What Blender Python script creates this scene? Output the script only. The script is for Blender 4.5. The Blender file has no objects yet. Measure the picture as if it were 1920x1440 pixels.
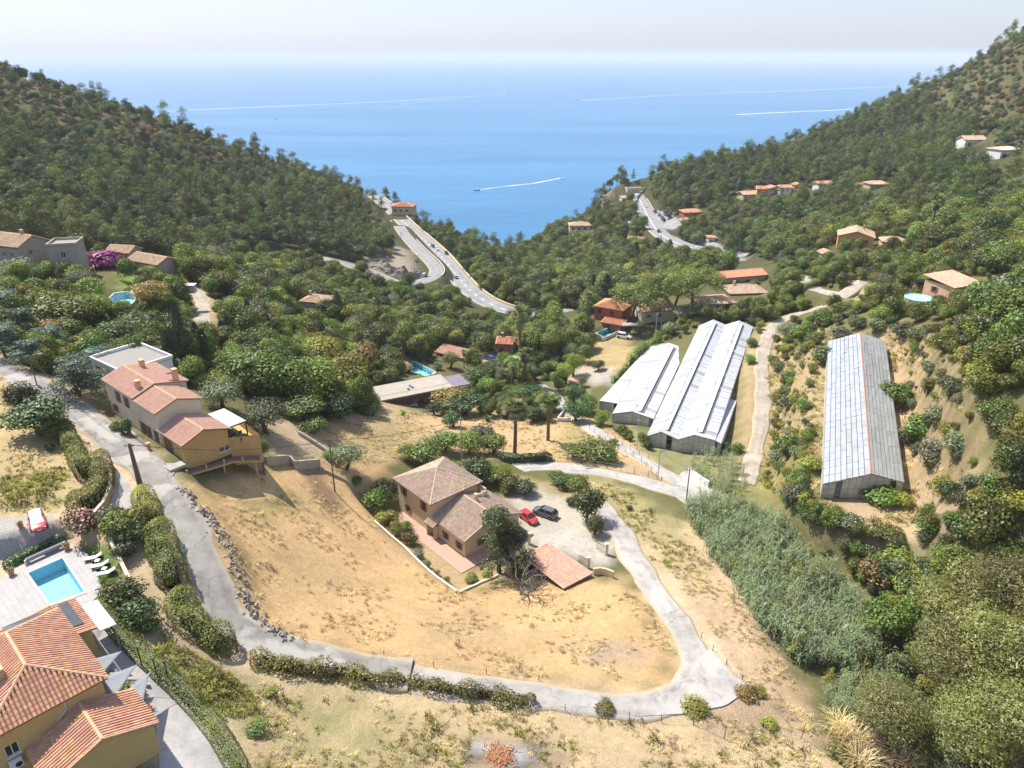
import bpy, math, random
import numpy as np
from mathutils import Vector, Matrix, Euler
random.seed(7); RNG = np.random.default_rng(7)
R = math.radians
scene = bpy.context.scene
# ------------------------------------------------------------------ camera
CZ = 71.0; FPX = 1377.0; PITCH = R(24.1)
cam_d = bpy.data.cameras.new('camera'); cam = bpy.data.objects.new('camera', cam_d)
scene.collection.objects.link(cam); scene.camera = cam
cam.location = (0, 0, CZ); cam.rotation_euler = (R(90) - PITCH, 0, 0)
cam_d.sensor_width = 36; cam_d.lens = 36 * FPX / 1920; cam_d.clip_start = 0.5; cam_d.clip_end = 80000
# ------------------------------------------------------------------ sky, sun, exposure
SUN_EL = R(56); SUN_DIR = Vector((-0.80, 0.60, 0)).normalized() * math.cos(SUN_EL) + Vector((0, 0, math.sin(SUN_EL)))
w = bpy.data.worlds.new('World'); scene.world = w; w.use_nodes = True
nt = w.node_tree; bg = nt.nodes['Background']; sky = nt.nodes.new('ShaderNodeTexSky')
sky.sky_type = 'NISHITA'; sky.sun_disc = False; sky.sun_elevation = SUN_EL
sky.sun_rotation = math.atan2(SUN_DIR.x, SUN_DIR.y); sky.altitude = 150
sky.air_density = 1.1; sky.dust_density = 1.0; sky.ozone_density = 1.5
gm_ = nt.nodes.new('ShaderNodeGamma'); gm_.inputs[1].default_value = 0.62; hs_ = nt.nodes.new('ShaderNodeHueSaturation'); hs_.inputs['Saturation'].default_value = 0.75; tn_ = nt.nodes.new('ShaderNodeMix'); tn_.data_type = 'RGBA'; tn_.blend_type = 'MULTIPLY'; tn_.inputs[0].default_value = 1; tn_.inputs[7].default_value = (.885, .95, 1.15, 1)
nt.links.new(sky.outputs[0], gm_.inputs[0]); nt.links.new(gm_.outputs[0], hs_.inputs['Color']); nt.links.new(hs_.outputs[0], tn_.inputs[6]); nt.links.new(tn_.outputs[2], bg.inputs[0]); bg.inputs[1].default_value = 0.19   # hazy sky: flatter and paler
sd = bpy.data.lights.new('sun', 'SUN'); sun = bpy.data.objects.new('sun', sd); scene.collection.objects.link(sun)
sd.energy = 4.9; sd.angle = R(0.53); sd.color = (1.0, 0.935, 0.83)
sun.rotation_euler = SUN_DIR.to_track_quat('Z', 'Y').to_euler(); sun.location = (0, 0, 400)
scene.view_settings.view_transform = 'Standard'; scene.view_settings.look = 'None'
scene.view_settings.exposure = 0.72; scene.view_settings.gamma = 1; scene.view_settings.use_curve_mapping = False
scene.cycles.use_denoising = True; scene.cycles.max_bounces = 6; scene.cycles.diffuse_bounces = 3
scene.cycles.transmission_bounces = 4; scene.cycles.transparent_max_bounces = 4; scene.cycles.volume_bounces = 1
scene.cycles.caustics_reflective = False; scene.cycles.caustics_refractive = False
# ------------------------------------------------------------------ pixel <-> world
CP, SP = math.cos(PITCH), math.sin(PITCH)
def rayd(u, v):
    a = (u - 960) / FPX; b = (v - 720) / FPX
    return np.array((a, CP - b * SP, -SP - b * CP))
def atD(u, v, D): return np.array((0, 0, CZ)) + rayd(u, v) * D
def atz(u, v, z):
    d = rayd(u, v); return np.array((0, 0, CZ)) + d * ((CZ - z) / -d[2])
def proj(x, y, z):
    dz = z - CZ; D = y * CP - dz * SP; b = (-dz * CP - y * SP) / np.maximum(D, 1e-3)
    return 960 + FPX * x / np.maximum(D, 1e-3), 720 + FPX * b, D
# ------------------------------------------------------------------ terrain control points: pixel + height, pixel + depth, world
CZL = [(0,690,23),(100,740,22),(200,800,20.6),(270,860,19.8),(330,930,18.6),(390,1020,16.5),(420,1100,14.6),(470,1180,12.4),(600,1235,10),
 (760,1270,8.5),(960,1290,7),(1150,1315,5.6),(1290,1300,4.5),(1310,1200,3.5),(1230,1100,2.4),(1160,1010,1.2),(1130,960,.7),(1290,930,0),(1210,905,-.4),
 (1050,873,-1.3),(950,880,-1),(1180,840,-3),(1100,800,-5),(1060,770,-7),(1020,740,-9),(780,960,.2),(870,1060,0),(1000,1000,0),(1100,960,.4),(858,1115,2),
 (700,990,4),(640,960,6),(560,1000,10),(600,1150,9.2),(800,1180,6),(1000,1180,4.4),(1200,1200,3.6),(900,1250,6.3),(480,1000,13),(470,1090,12.5),(420,925,15.6),(500,902,14),(460,910,15),
 (560,885,10.5),(620,910,7.5),(560,820,11),(650,830,6),(740,800,2),(680,770,3),(800,765,-6),(740,760,-4),(880,740,-8),(965,850,-2),(1025,825,-3.2),
 (60,850,21.6),(100,900,20.6),(60,1000,19.6),(0,1000,19.8),(110,1090,17.3),(200,1120,17),(300,1250,15.6),(380,1400,14),(260,1160,16.3),(100,1430,15.2),(460,1430,12.6),
 (350,1230,14),(450,1330,11.6),(600,1350,9.8),(700,1430,9),(960,1430,8),(1200,1420,6.6),(1400,1430,5),(1550,1430,3.5),(1420,1290,3.2),(1500,1350,2.8),
 (1400,1150,1.8),(1300,1050,.8),(1250,980,.4),(1400,1000,0.3),(1500,1130,.5),(1600,1250,.5),(1350,930,-1),(1700,1440,1),(1480,930,2),
 (1780,900,15),(1900,900,22),(1750,1050,9),(1850,1150,10),(1900,1300,8),(1750,1250,4),(1850,1430,5),(1680,760,15.5),(1740,700,20),(1850,760,26),(1470,760,2),(1440,650,3),(1430,850,-2)]
CDL = [(1300,838,155),(1350,625,203),(1180,795,168),(1600,925,116),(1610,655,160),(1720,565,178),(1170,630,225),(1235,605,231),(1130,595,235),(1340,585,222),(1395,548,240),(1385,530,270),
 (930,675,225),(1050,700,205),(1100,660,215),(1600,465,270),(1560,550,203),(1510,530,216),(1650,500,235),(1800,540,175),(1480,600,205),
 (100,505,178),(260,500,203),(230,565,165),(240,680,137),(0,600,150),(60,640,140),(385,600,168),(330,620,165),(595,590,220),(500,620,190),(430,660,158),(560,700,165),(640,660,200),(700,600,260),(850,660,225),(780,700,200),
 (640,495,352),(820,515,362),(728,390,535),(770,430,466),(820,468,418),(860,520,366),(940,578,322),(880,640,265),(760,560,300),
 (1000,530,390),(960,495,465),(1100,510,385),(1150,545,320),(1050,590,300),(1330,475,402),(1250,430,460),(1205,375,560),(1400,480,370),
 (500,500,300),(400,500,270),(300,460,318),(150,450,300),(0,440,280),(0,350,330),(0,250,405),(0,135,490),(250,215,505),(250,300,430),(250,400,340),(520,308,540),(520,400,420),(700,385,525),(640,440,430),(500,460,350),(380,260,525),(620,345,535),(400,360,440),
 (1920,60,620),(1800,140,640),(1640,210,640),(1500,275,620),(1380,305,600),(1230,350,565),(1260,400,480),(1400,400,450),(1500,380,430),(1500,330,500),(1430,365,462),(1840,270,420),(1920,305,350),(1700,350,380),(1700,420,300),(1850,420,270),(1900,500,205),(1920,400,260),(1920,200,480),(1800,200,540),(1650,280,560),(1600,350,440),
 (1040,440,555),(1130,375,600),(1090,440,500),(1180,425,490),(1000,470,540),(1920,600,135),(1550,600,190)]
CW = [(-120,60,26),(-110,30,22),(-60,10,14),(0,10,9),(60,10,4),(110,40,14),(130,80,32),(160,140,40),(190,220,45),(260,320,50),(400,420,75),(560,600,125),(-140,120,34),(-180,180,36),(-230,250,22),(-300,330,40),(-420,430,85),(-560,520,120),
 (-420,700,-20),(-330,690,-60),(-250,760,-90),(-120,720,-90),(-40,640,-90),(40,620,-90),(100,680,-90),(180,760,-90),(300,800,-70),(450,850,-20),(330,900,-90),(600,900,60),(600,1150,-60),(450,1050,-95),(-600,900,-60),(-400,900,-95),(0,800,-100),(0,1200,-110),(-500,1200,-110),(500,1300,-110),(900,900,150),(900,1300,-40),(-900,700,100),(-900,1200,-90),(900,300,140),(-900,200,160),
 (20,575,-84),(60,590,-84),(-30,560,-80),(0,-60,18),(-120,-60,30),(120,-60,24),(400,0,90),(-400,0,80)]
pts = [atz(*p) for p in CZL] + [atD(*p) for p in CDL] + [np.array(p, float) for p in CW]
PT = np.array(pts); SC = 100.0
def _k(r2): return np.where(r2 > 0, 0.5 * r2 * np.log(np.maximum(r2, 1e-12)), 0)
def tps_fit(P):
    X = P[:, :2] / SC; n = len(X)
    d2 = ((X[:, None] - X[None]) ** 2).sum(-1); K = _k(d2) + np.eye(n) * 0.0015
    Q = np.c_[np.ones(n), X]; A = np.zeros((n + 3, n + 3)); A[:n, :n] = K; A[:n, n:] = Q; A[n:, :n] = Q.T
    return np.linalg.solve(A, np.r_[P[:, 2], 0, 0, 0]), X
TW, TX = tps_fit(PT)
def tps(x, y):
    q = np.c_[np.ravel(x), np.ravel(y)] / SC; out = np.empty(len(q))
    for i in range(0, len(q), 20000):
        s = q[i:i + 20000]; d2 = ((s[:, None] - TX[None]) ** 2).sum(-1)
        out[i:i + 20000] = _k(d2) @ TW[:-3] + TW[-3] + s @ TW[-2:]
    return out.reshape(np.shape(x))
def axis(lo, hi, stops):
    a = [lo]
    while a[-1] < hi:
        a.append(a[-1] + np.interp(a[-1], stops[0], stops[1]))
    return np.array(a)
GX = axis(-1000, 1000, ([-1000,-400,-150,-90,115,180,400,1000], [25,6,2,.75,.75,2,6,25]))
GY = axis(-80, 1400, ([-80,25,40,130,200,320,600,1000,1400], [10,1.2,.75,.75,1.3,2.4,4.5,12,40]))
MX, MY = np.meshgrid(GX, GY); MZ = tps(MX, MY)
# gentle natural unevenness
MZ += 0.12 * np.sin(MX * .31 + 1.3 * np.sin(MY * .17)) * np.cos(MY * .27 + MX * .05) + 0.05 * np.sin(MX * 1.1 + MY * .7) * np.sin(MY * .9 - MX * .4)
def gz(x, y):
    x = np.asarray(x, float); y = np.asarray(y, float)
    i = np.clip(np.searchsorted(GX, x) - 1, 0, len(GX) - 2); j = np.clip(np.searchsorted(GY, y) - 1, 0, len(GY) - 2)
    tx = np.clip((x - GX[i]) / (GX[i + 1] - GX[i]), 0, 1); ty = np.clip((y - GY[j]) / (GY[j + 1] - GY[j]), 0, 1)
    return (MZ[j, i] * (1 - tx) + MZ[j, i + 1] * tx) * (1 - ty) + (MZ[j + 1, i] * (1 - tx) + MZ[j + 1, i + 1] * tx) * ty
_DS = np.concatenate([np.arange(30, 300, .25), np.arange(300, 1500, 1.0)])
def G(u, v):
    d = rayd(u, v); P = np.array((0, 0, CZ)) + _DS[:, None] * d
    h = P[:, 2] - gz(P[:, 0], P[:, 1]); k = np.argmax(h < 0)
    if h[k] >= 0: k = len(_DS) - 1
    if k == 0: k = 1
    t = h[k - 1] / (h[k - 1] - h[k] + 1e-9); D = _DS[k - 1] + t * (_DS[k] - _DS[k - 1])
    p = np.array((0, 0, CZ)) + D * d; return p
def smooth(P, n=3):
    P = np.array(P, float)
    for _ in range(n):                                   # Chaikin, end points kept
        Q = [P[0]]
        for a, b in zip(P[:-1], P[1:]): Q += [a * .75 + b * .25, a * .25 + b * .75]
        Q.append(P[-1]); P = np.array(Q)
    return P
def resample(P, step):
    P = np.array(P); s = np.r_[0, np.cumsum(np.linalg.norm(np.diff(P[:, :2], axis=0), axis=1))]
    t = np.linspace(0, s[-1], max(2, int(s[-1] / step) + 1))
    return np.c_[[np.interp(t, s, P[:, k]) for k in range(P.shape[1])]].T
def polydist(x, y, P):
    """distance to polyline, interpolated value of column 2 and extra columns at the nearest point"""
    best = np.full(x.shape, 1e9); val = np.zeros(x.shape)
    for a, b in zip(P[:-1], P[1:]):
        dx, dy = b[0] - a[0], b[1] - a[1]; L = dx * dx + dy * dy + 1e-9
        t = np.clip(((x - a[0]) * dx + (y - a[1]) * dy) / L, 0, 1)
        d = np.hypot(x - a[0] - t * dx, y - a[1] - t * dy); m = d < best
        best = np.where(m, d, best); val = np.where(m, a[2] + t * (b[2] - a[2]), val)
    return best, val
def inpoly(x, y, P):
    P = np.asarray(P); r = np.zeros(np.shape(x), bool); n = len(P)
    for i in range(n):
        x1, y1 = P[i][:2]; x2, y2 = P[(i + 1) % n][:2]
        c = ((y1 > y) != (y2 > y)) & (x < (x2 - x1) * (y - y1) / ((y2 - y1) if y2 != y1 else 1e-9) + x1); r ^= c
    return r
def carve_path(P, half, blend, drop=.06):
    m = (MX > P[:, 0].min() - 30) & (MX < P[:, 0].max() + 30) & (MY > P[:, 1].min() - 30) & (MY < P[:, 1].max() + 30)
    d, z = polydist(MX[m], MY[m], P); w = np.clip(1 - (d - half) / blend, 0, 1); w = w * w * (3 - 2 * w)
    MZ[m] = MZ[m] * (1 - w) + (z - drop) * w
def carve_poly(P, z, blend=3.0):
    P = np.array(P, float); Q = np.c_[P[:, :2], np.zeros(len(P))]; Q = np.vstack([Q, Q[:1]])
    m = (MX > P[:, 0].min() - 30) & (MX < P[:, 0].max() + 30) & (MY > P[:, 1].min() - 30) & (MY < P[:, 1].max() + 30)
    d, _ = polydist(MX[m], MY[m], Q); d = np.where(inpoly(MX[m], MY[m], P), 0, d)
    w = np.clip(1 - (d - .6) / blend, 0, 1); w = w * w * (3 - 2 * w)
    MZ[m] = MZ[m] * (1 - w) + z * w
# ------------------------------------------------------------------ materials
MATS = {}
def newmat(name):
    m = bpy.data.materials.new(name); m.use_nodes = True; MATS[name] = m
    return m, m.node_tree, m.node_tree.nodes['Principled BSDF']
def nd(t, typ, **kw):
    n = t.nodes.new(typ)
    for k, v in kw.items():
        if k in n.inputs: n.inputs[k].default_value = v
        else: setattr(n, k, v)
    return n
def coords(t, kind='Object', scale=None):
    c = nd(t, 'ShaderNodeTexCoord'); o = c.outputs[kind]
    if scale is not None:
        mp = nd(t, 'ShaderNodeMapping'); mp.inputs['Scale'].default_value = scale; t.links.new(o, mp.inputs[0]); o = mp.outputs[0]
    return o
def geo_pos(t, scale=None):
    o = nd(t, 'ShaderNodeNewGeometry').outputs['Position']
    if scale is not None:
        mp = nd(t, 'ShaderNodeMapping'); mp.inputs['Scale'].default_value = scale; t.links.new(o, mp.inputs[0]); o = mp.outputs[0]
    return o
def noise(t, co, scale, detail=4, rough=.6, out='Fac'):
    n = nd(t, 'ShaderNodeTexNoise', Scale=scale, Detail=detail, Roughness=rough); t.links.new(co, n.inputs['Vector']); return n.outputs[out]
def ramp(t, fac, stops):
    r = nd(t, 'ShaderNodeValToRGB'); e = r.color_ramp.elements
    while len(e) < len(stops): e.new(.5)
    for k, (p, c) in enumerate(stops):
        e[k].position = p; e[k].color = (*c, 1) if len(c) == 3 else c
    t.links.new(fac, r.inputs[0]); return r.outputs[0]
def mixc(t, fac, a, b, mode='MIX'):
    m = nd(t, 'ShaderNodeMix', data_type='RGBA', blend_type=mode)
    for s, x in ((0, fac), (6, a), (7, b)):
        if isinstance(x, (int, float)): m.inputs[s].default_value = x
        elif isinstance(x, tuple): m.inputs[s].default_value = (*x, 1) if len(x) == 3 else x
        else: t.links.new(x, m.inputs[s])
    return m.outputs[2]
def maprange(t, v, a, b, c, d):
    m = nd(t, 'ShaderNodeMapRange'); t.links.new(v, m.inputs[0])
    for k, x in enumerate((a, b, c, d)): m.inputs[k + 1].default_value = x
    return m.outputs[0]
def bump(t, p, h, strength=.3, dist=.1):
    b = nd(t, 'ShaderNodeBump', Strength=strength, Distance=dist); t.links.new(h, b.inputs['Height']); t.links.new(b.outputs[0], p.inputs['Normal'])
def mat(name, col, rough=.8, var=.12, scale=1.5, bmp=0, metal=0, spec=.3, stain=None, tone=False):
    """painted / mineral surface: base colour with grain, blotches and optional stain, per-object shift"""
    if name in MATS: return MATS[name]
    m, t, p = newmat(name); co = geo_pos(t)
    n1 = noise(t, co, scale, 5); n2 = noise(t, co, scale * 7, 3)
    f = maprange(t, n1, .25, .75, 1 - var, 1 + var); f2 = maprange(t, n2, .2, .8, 1 - var * .6, 1 + var * .6)
    c = mixc(t, 1.0, tuple(col), f, 'MULTIPLY'); c = mixc(t, 1.0, c, f2, 'MULTIPLY')
    if stain:
        s = noise(t, co, scale * .45, 6, .7); c = mixc(t, maprange(t, s, .52, .72, 0, .75), c, tuple(stain))
    if tone:
        a = nd(t, 'ShaderNodeAttribute', attribute_name='tone'); c = mixc(t, 1.0, c, a.outputs['Color'], 'MULTIPLY')
    t.links.new(c, p.inputs['Base Color']); p.inputs['Roughness'].default_value = rough
    p.inputs['Metallic'].default_value = metal; p.inputs['Specular IOR Level'].default_value = spec
    if bmp: bump(t, p, n2, bmp, .05)
    return m
def leafmat(name, col, trans=.35, var=.55, hue=.045):
    if name in MATS: return MATS[name]
    m, t, p = newmat(name); t.nodes.remove(p)
    oi = nd(t, 'ShaderNodeObjectInfo'); a = nd(t, 'ShaderNodeAttribute', attribute_name='tone')
    h = nd(t, 'ShaderNodeHueSaturation'); h.inputs['Color'].default_value = (*col, 1)
    t.links.new(maprange(t, oi.outputs['Random'], 0, 1, .5 - hue * .75, .5 + hue * .35), h.inputs['Hue'])
    mm = nd(t, 'ShaderNodeMath', operation='MULTIPLY'); t.links.new(a.outputs['Fac'], mm.inputs[0])
    t.links.new(maprange(t, oi.outputs['Random'], 0, 1, 1 - var, 1 + var * .8), mm.inputs[1]); t.links.new(mm.outputs[0], h.inputs['Value'])
    d = nd(t, 'ShaderNodeBsdfDiffuse'); tr = nd(t, 'ShaderNodeBsdfTranslucent'); mx = nd(t, 'ShaderNodeMixShader'); mx.inputs[0].default_value = trans
    t.links.new(h.outputs[0], d.inputs[0]); t.links.new(mixc(t, 1.0, h.outputs[0], (1.15, 1.1, .6), 'MULTIPLY'), tr.inputs[0])
    gl = nd(t, 'ShaderNodeBsdfGlossy'); gl.inputs['Roughness'].default_value = .5; gl.inputs[0].default_value = (.8, .85, .8, 1)
    m2 = nd(t, 'ShaderNodeMixShader'); m2.inputs[0].default_value = .045
    t.links.new(d.outputs[0], mx.inputs[1]); t.links.new(tr.outputs[0], mx.inputs[2]); t.links.new(mx.outputs[0], m2.inputs[1]); t.links.new(gl.outputs[0], m2.inputs[2])
    t.links.new(m2.outputs[0], t.nodes['Material Output'].inputs[0]); return m
def glassmat(name, col, rough=.08):
    if name in MATS: return MATS[name]
    m, t, p = newmat(name); p.inputs['Base Color'].default_value = (*col, 1); p.inputs['Roughness'].default_value = rough
    p.inputs['Specular IOR Level'].default_value = .6; return m
# ------------------------------------------------------------------ mesh building
class MB:
    def __init__(s): s.v = []; s.f = []; s.t = []
    def add(s, vs, fs, tone=1.0):
        n = len(s.v); s.v += [tuple(map(float, x)) for x in vs]; s.f += [tuple(i + n for i in f) for f in fs]; s.t += [tone] * len(fs); return s
    def quad(s, a, b, c, d, tone=1.0): return s.add((a, b, c, d), ((0, 1, 2, 3),), tone)
    def box(s, c, size, rz=0.0, rx=0.0, tone=1.0):
        hx, hy, hz = size[0] / 2, size[1] / 2, size[2] / 2; M = Matrix.Rotation(rz, 3, 'Z') @ Matrix.Rotation(rx, 3, 'X')
        vs = [M @ Vector((x, y, z)) + Vector(c) for z in (-hz, hz) for x, y in ((-hx, -hy), (hx, -hy), (hx, hy), (-hx, hy))]
        return s.add(vs, ((3, 2, 1, 0), (4, 5, 6, 7), (0, 1, 5, 4), (1, 2, 6, 5), (2, 3, 7, 6), (3, 0, 4, 7)), tone)
    def b2(s, lo, hi, tone=1.0): return s.box([(a + b) / 2 for a, b in zip(lo, hi)], [b - a for a, b in zip(lo, hi)], tone=tone)
    def beam(s, p, q, w=.1, h=None):
        p = Vector(p); q = Vector(q); d = (q - p).normalized(); up = Vector((0, 0, 1)) if abs(d.z) < .95 else Vector((1, 0, 0))
        x = d.cross(up).normalized() * (w / 2); y = x.normalized().cross(d) * ((h or w) / 2)
        vs = [o + a * x + b * y for o in (p, q) for a, b in ((-1, -1), (1, -1), (1, 1), (-1, 1))]
        return s.add(vs, ((3, 2, 1, 0), (4, 5, 6, 7), (0, 1, 5, 4), (1, 2, 6, 5), (2, 3, 7, 6), (3, 0, 4, 7)))
    def tube(s, P, r, n=6, tone=1.0, cap=True):
        P = [Vector(p) for p in P]; r = r if hasattr(r, '__len__') else [r] * len(P); vs = []; fs = []
        for i, p in enumerate(P):
            d = (P[min(i + 1, len(P) - 1)] - P[max(i - 1, 0)]).normalized(); up = Vector((0, 0, 1)) if abs(d.z) < .9 else Vector((1, 0, 0))
            x = d.cross(up).normalized(); y = x.cross(d)
            vs += [p + (x * math.cos(2 * math.pi * k / n) + y * math.sin(2 * math.pi * k / n)) * r[i] for k in range(n)]
        for i in range(len(P) - 1):
            fs += [(i * n + k, i * n + (k + 1) % n, (i + 1) * n + (k + 1) % n, (i + 1) * n + k) for k in range(n)]
        if cap: fs += [tuple(range(n - 1, -1, -1)), tuple((len(P) - 1) * n + k for k in range(n))]
        return s.add(vs, fs, tone)
    def lathe(s, prof, n=14, c=(0, 0, 0), tone=1.0):
        vs = [(c[0] + r * math.cos(2 * math.pi * k / n), c[1] + r * math.sin(2 * math.pi * k / n), c[2] + z) for r, z in prof for k in range(n)]
        fs = [(i * n + k, i * n + (k + 1) % n, (i + 1) * n + (k + 1) % n, (i + 1) * n + k) for i in range(len(prof) - 1) for k in range(n)]
        fs += [tuple(range(n - 1, -1, -1)), tuple((len(prof) - 1) * n + k for k in range(n))]
        return s.add(vs, fs, tone)
    def prism(s, poly, z0, z1, tone=1.0):
        n = len(poly); z0 = z0 if hasattr(z0, '__len__') else [z0] * n; z1 = z1 if hasattr(z1, '__len__') else [z1] * n
        a = sum(poly[i][0] * poly[(i + 1) % n][1] - poly[(i + 1) % n][0] * poly[i][1] for i in range(n))
        if a < 0: poly = poly[::-1]; z0 = z0[::-1]; z1 = z1[::-1]
        vs = [(p[0], p[1], z) for p, z in zip(poly, z0)] + [(p[0], p[1], z) for p, z in zip(poly, z1)]
        fs = [tuple(range(n - 1, -1, -1)), tuple(range(n, 2 * n))] + [(i, (i + 1) % n, n + (i + 1) % n, n + i) for i in range(n)]
        return s.add(vs, fs, tone)
    def mesh(s, name, m, smooth=False):
        me = bpy.data.meshes.new(name); me.from_pydata(s.v, [], s.f)
        if m is not None: me.materials.append(m)
        if any(t != 1.0 for t in s.t):
            at = me.attributes.new('tone', 'FLOAT_COLOR', 'FACE'); a = np.ones((len(s.f), 4), np.float32); a[:, :3] = np.array(s.t, np.float32)[:, None] if not hasattr(s.t[0], '__len__') else np.array(s.t)
            at.data.foreach_set('color', a.ravel())
        if smooth: me.polygons.foreach_set('use_smooth', [True] * len(me.polygons))
        me.update(); return me
    def obj(s, name, m, parent=None, smooth=False, **kw): return link(name, s.mesh(name, m, smooth), parent, **kw)
def M_(n): return MATS[n]
def link(name, data, parent=None, label=None, cat=None, group=None, kind=None, loc=None, rz=0.0):
    o = bpy.data.objects.new(name, data); scene.collection.objects.link(o)
    if parent is not None: o.parent = parent
    if loc is not None: o.location = tuple(map(float, loc))
    if rz: o.rotation_euler = (0, 0, rz)
    if label: o['label'] = label
    if cat: o['category'] = cat
    if group: o['group'] = group
    if kind: o['kind'] = kind
    return o
def thing(name, label, cat, loc=(0, 0, 0), rz=0.0, group=None): return link(name, None, None, label, cat, group, None, loc, rz)
def copy_tree(o, parent=None):
    c = o.copy(); scene.collection.objects.link(c); c.parent = parent
    for ch in list(KIDS.get(o.name, ())) or list(o.children): copy_tree(ch, c)
    return c
KIDS = {}
def fastmesh(name, V, Fq, mats, tone=None, corner=4):
    """numpy verts (n,3) and faces (m,corner)"""
    me = bpy.data.meshes.new(name); m = len(Fq)
    me.vertices.add(len(V)); me.vertices.foreach_set('co', np.asarray(V, np.float32).ravel())
    me.loops.add(m * corner); me.loops.foreach_set('vertex_index', np.asarray(Fq, np.int32).ravel())
    me.polygons.add(m); me.polygons.foreach_set('loop_start', np.arange(0, m * corner, corner, dtype=np.int32))
    me.update(calc_edges=True)
    for x in mats: me.materials.append(x)
    if tone is not None:
        at = me.attributes.new('tone', 'FLOAT_COLOR', 'FACE'); a = np.ones((m, 4), np.float32); a[:, :3] = np.asarray(tone, np.float32).reshape(m, -1)
        at.data.foreach_set('color', a.ravel())
    me.validate(); return me
# ------------------------------------------------------------------ roads and levelled pads cut into the terrain
def gpath(px, z=None, step=1.2, n=3, zs=9):
    if z is None: P = np.array([G(u, v) for u, v in px])
    else: P = np.array([atz(u, v, zz) for (u, v), zz in zip(px, z if hasattr(z, '__len__') else [z] * len(px))])
    P = resample(smooth(P, n), step)
    if z is None:
        P[:, 2] = gz(P[:, 0], P[:, 1]); k = np.ones(zs) / zs
        for _ in range(2): P[:, 2] = np.convolve(np.pad(P[:, 2], zs // 2, mode='edge'), k, 'valid')[:len(P)]
    return P
ROADS = {}
def road(key, px, half, z=None, blend=3.0, step=1.2):
    P = gpath(px, z, step); ROADS[key] = (P, half); carve_path(P, half + .5, blend); return P
road('asphalt', [(-90,648),(0,690),(100,740),(165,785),(222,842),(285,890),(335,950),(366,1010),(388,1070),(408,1125),(440,1170),(490,1207),(560,1230),(650,1250),(770,1268)], 2.15)
road('concrete', [(770,1268),(860,1287),(960,1300),(1080,1316),(1180,1328),(1250,1318),(1300,1285),(1312,1235),(1280,1180),(1235,1115),(1195,1055),(1165,1005),(1140,965),(1112,940)], 1.95)
road('driveway', [(1335,935),(1285,925),(1220,907),(1150,890),(1080,878),(1020,873),(960,878),(912,890)], 1.7)
road('lane', [(1345,935),(1300,912),(1250,890),(1190,852),(1130,818),(1090,792),(1060,766),(1040,742),(1010,722)], 1.6)
road('track', [(1400,905),(1418,840),(1432,770),(1427,700),(1432,650),(1448,612),(1485,592),(1535,578),(1580,555),(1620,525)], 1.7)
road('villa_lane', [(1578,552),(1535,548),(1512,532),(1500,520)], 2.2)
road('estate_path', [(352,535),(380,560),(384,590),(372,625),(366,640)], 1.8)
road('corniche', [(700,366),(728,388),(770,430),(820,472),(852,512),(880,545),(912,568),(955,585),(1010,592),(1080,585)], 5.0, z=[-30]*10, blend=6, step=3)
road('ramp', [(480,478),(560,478),(640,492),(700,513),(745,533),(795,530),(822,513),(812,494),(785,470),(760,442),(748,424)], 3.6, z=[-14,-17,-20,-23,-25,-26,-26.5,-27,-28,-29,-29.8], blend=5, step=3)
road('town', [(1192,362),(1200,376),(1214,405),(1232,435),(1262,455),(1310,468),(1370,484),(1430,505)], 5.6, z=[-30,-30,-29,-28,-27,-26,-23,-20], blend=6, step=3)
def loc(O, d1, p): # local frame (along, across) to world
    d1 = np.array(d1) / np.hypot(*d1); d2 = np.array((-d1[1], d1[0])); return np.array(O) + d1 * p[0] + d2 * p[1]
def rect(O, d1, a0, a1, b0, b1): return [loc(O, d1, p) for p in ((a0, b0), (a1, b0), (a1, b1), (a0, b1))]
# central house frame: O tower front corner, d1 along the long facade, second axis away from camera
CHO, CHD = (-13.1, 98.7), (.66, -.751)
LHO, LHD = (-63.4, 103.8), (.754, -.657)
VLO, VLD = (-35.5, 48.3), (.727, -.687)
carve_poly(rect(CHO, CHD, -12, 12, -3, 22), 0.0, 4)
carve_poly([atz(u, v, 19.6)[:2] for u, v in ((-20,965),(100,960),(125,1015),(-20,1070))], 19.6, 2)
carve_poly([atz(u, v, 17.3)[:2] for u, v in ((-60,1120),(10,1050),(130,1015),(165,1040),(205,1110),(170,1160),(40,1200))], 17.3, 1.2)
carve_path(np.array([(*atD(1618,905,114.5)[:2], 7.4), (*atD(1605,640,160)[:2], 11.6)]), 8.0, 5.0, 0)
carve_poly(rect(LHO, LHD, 1, 22, 0, 9), 19.8, 2)
for (u, v, D, r) in ((1235,612,231,9),(1132,604,235,8),(1340,590,222,8),(1395,556,240,9),(1385,535,270,13),(1605,470,270,10),(1665,470,262,6),(1720,575,178,6),(1790,570,176,7),
                     (100,520,178,12),(260,505,203,10),(232,570,165,5.5),(240,690,137,9),(595,598,220,6),(955,672,228,6),(850,665,228,8),(930,680,225,5),(1170,636,225,5),(1085,450,500,9),(755,405,505,9)):
    p = atD(u, v, D); carve_poly([(p[0] + r * math.cos(a), p[1] + r * math.sin(a)) for a in np.linspace(0, 2 * math.pi, 9)[:-1]], p[2], 6)
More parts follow.
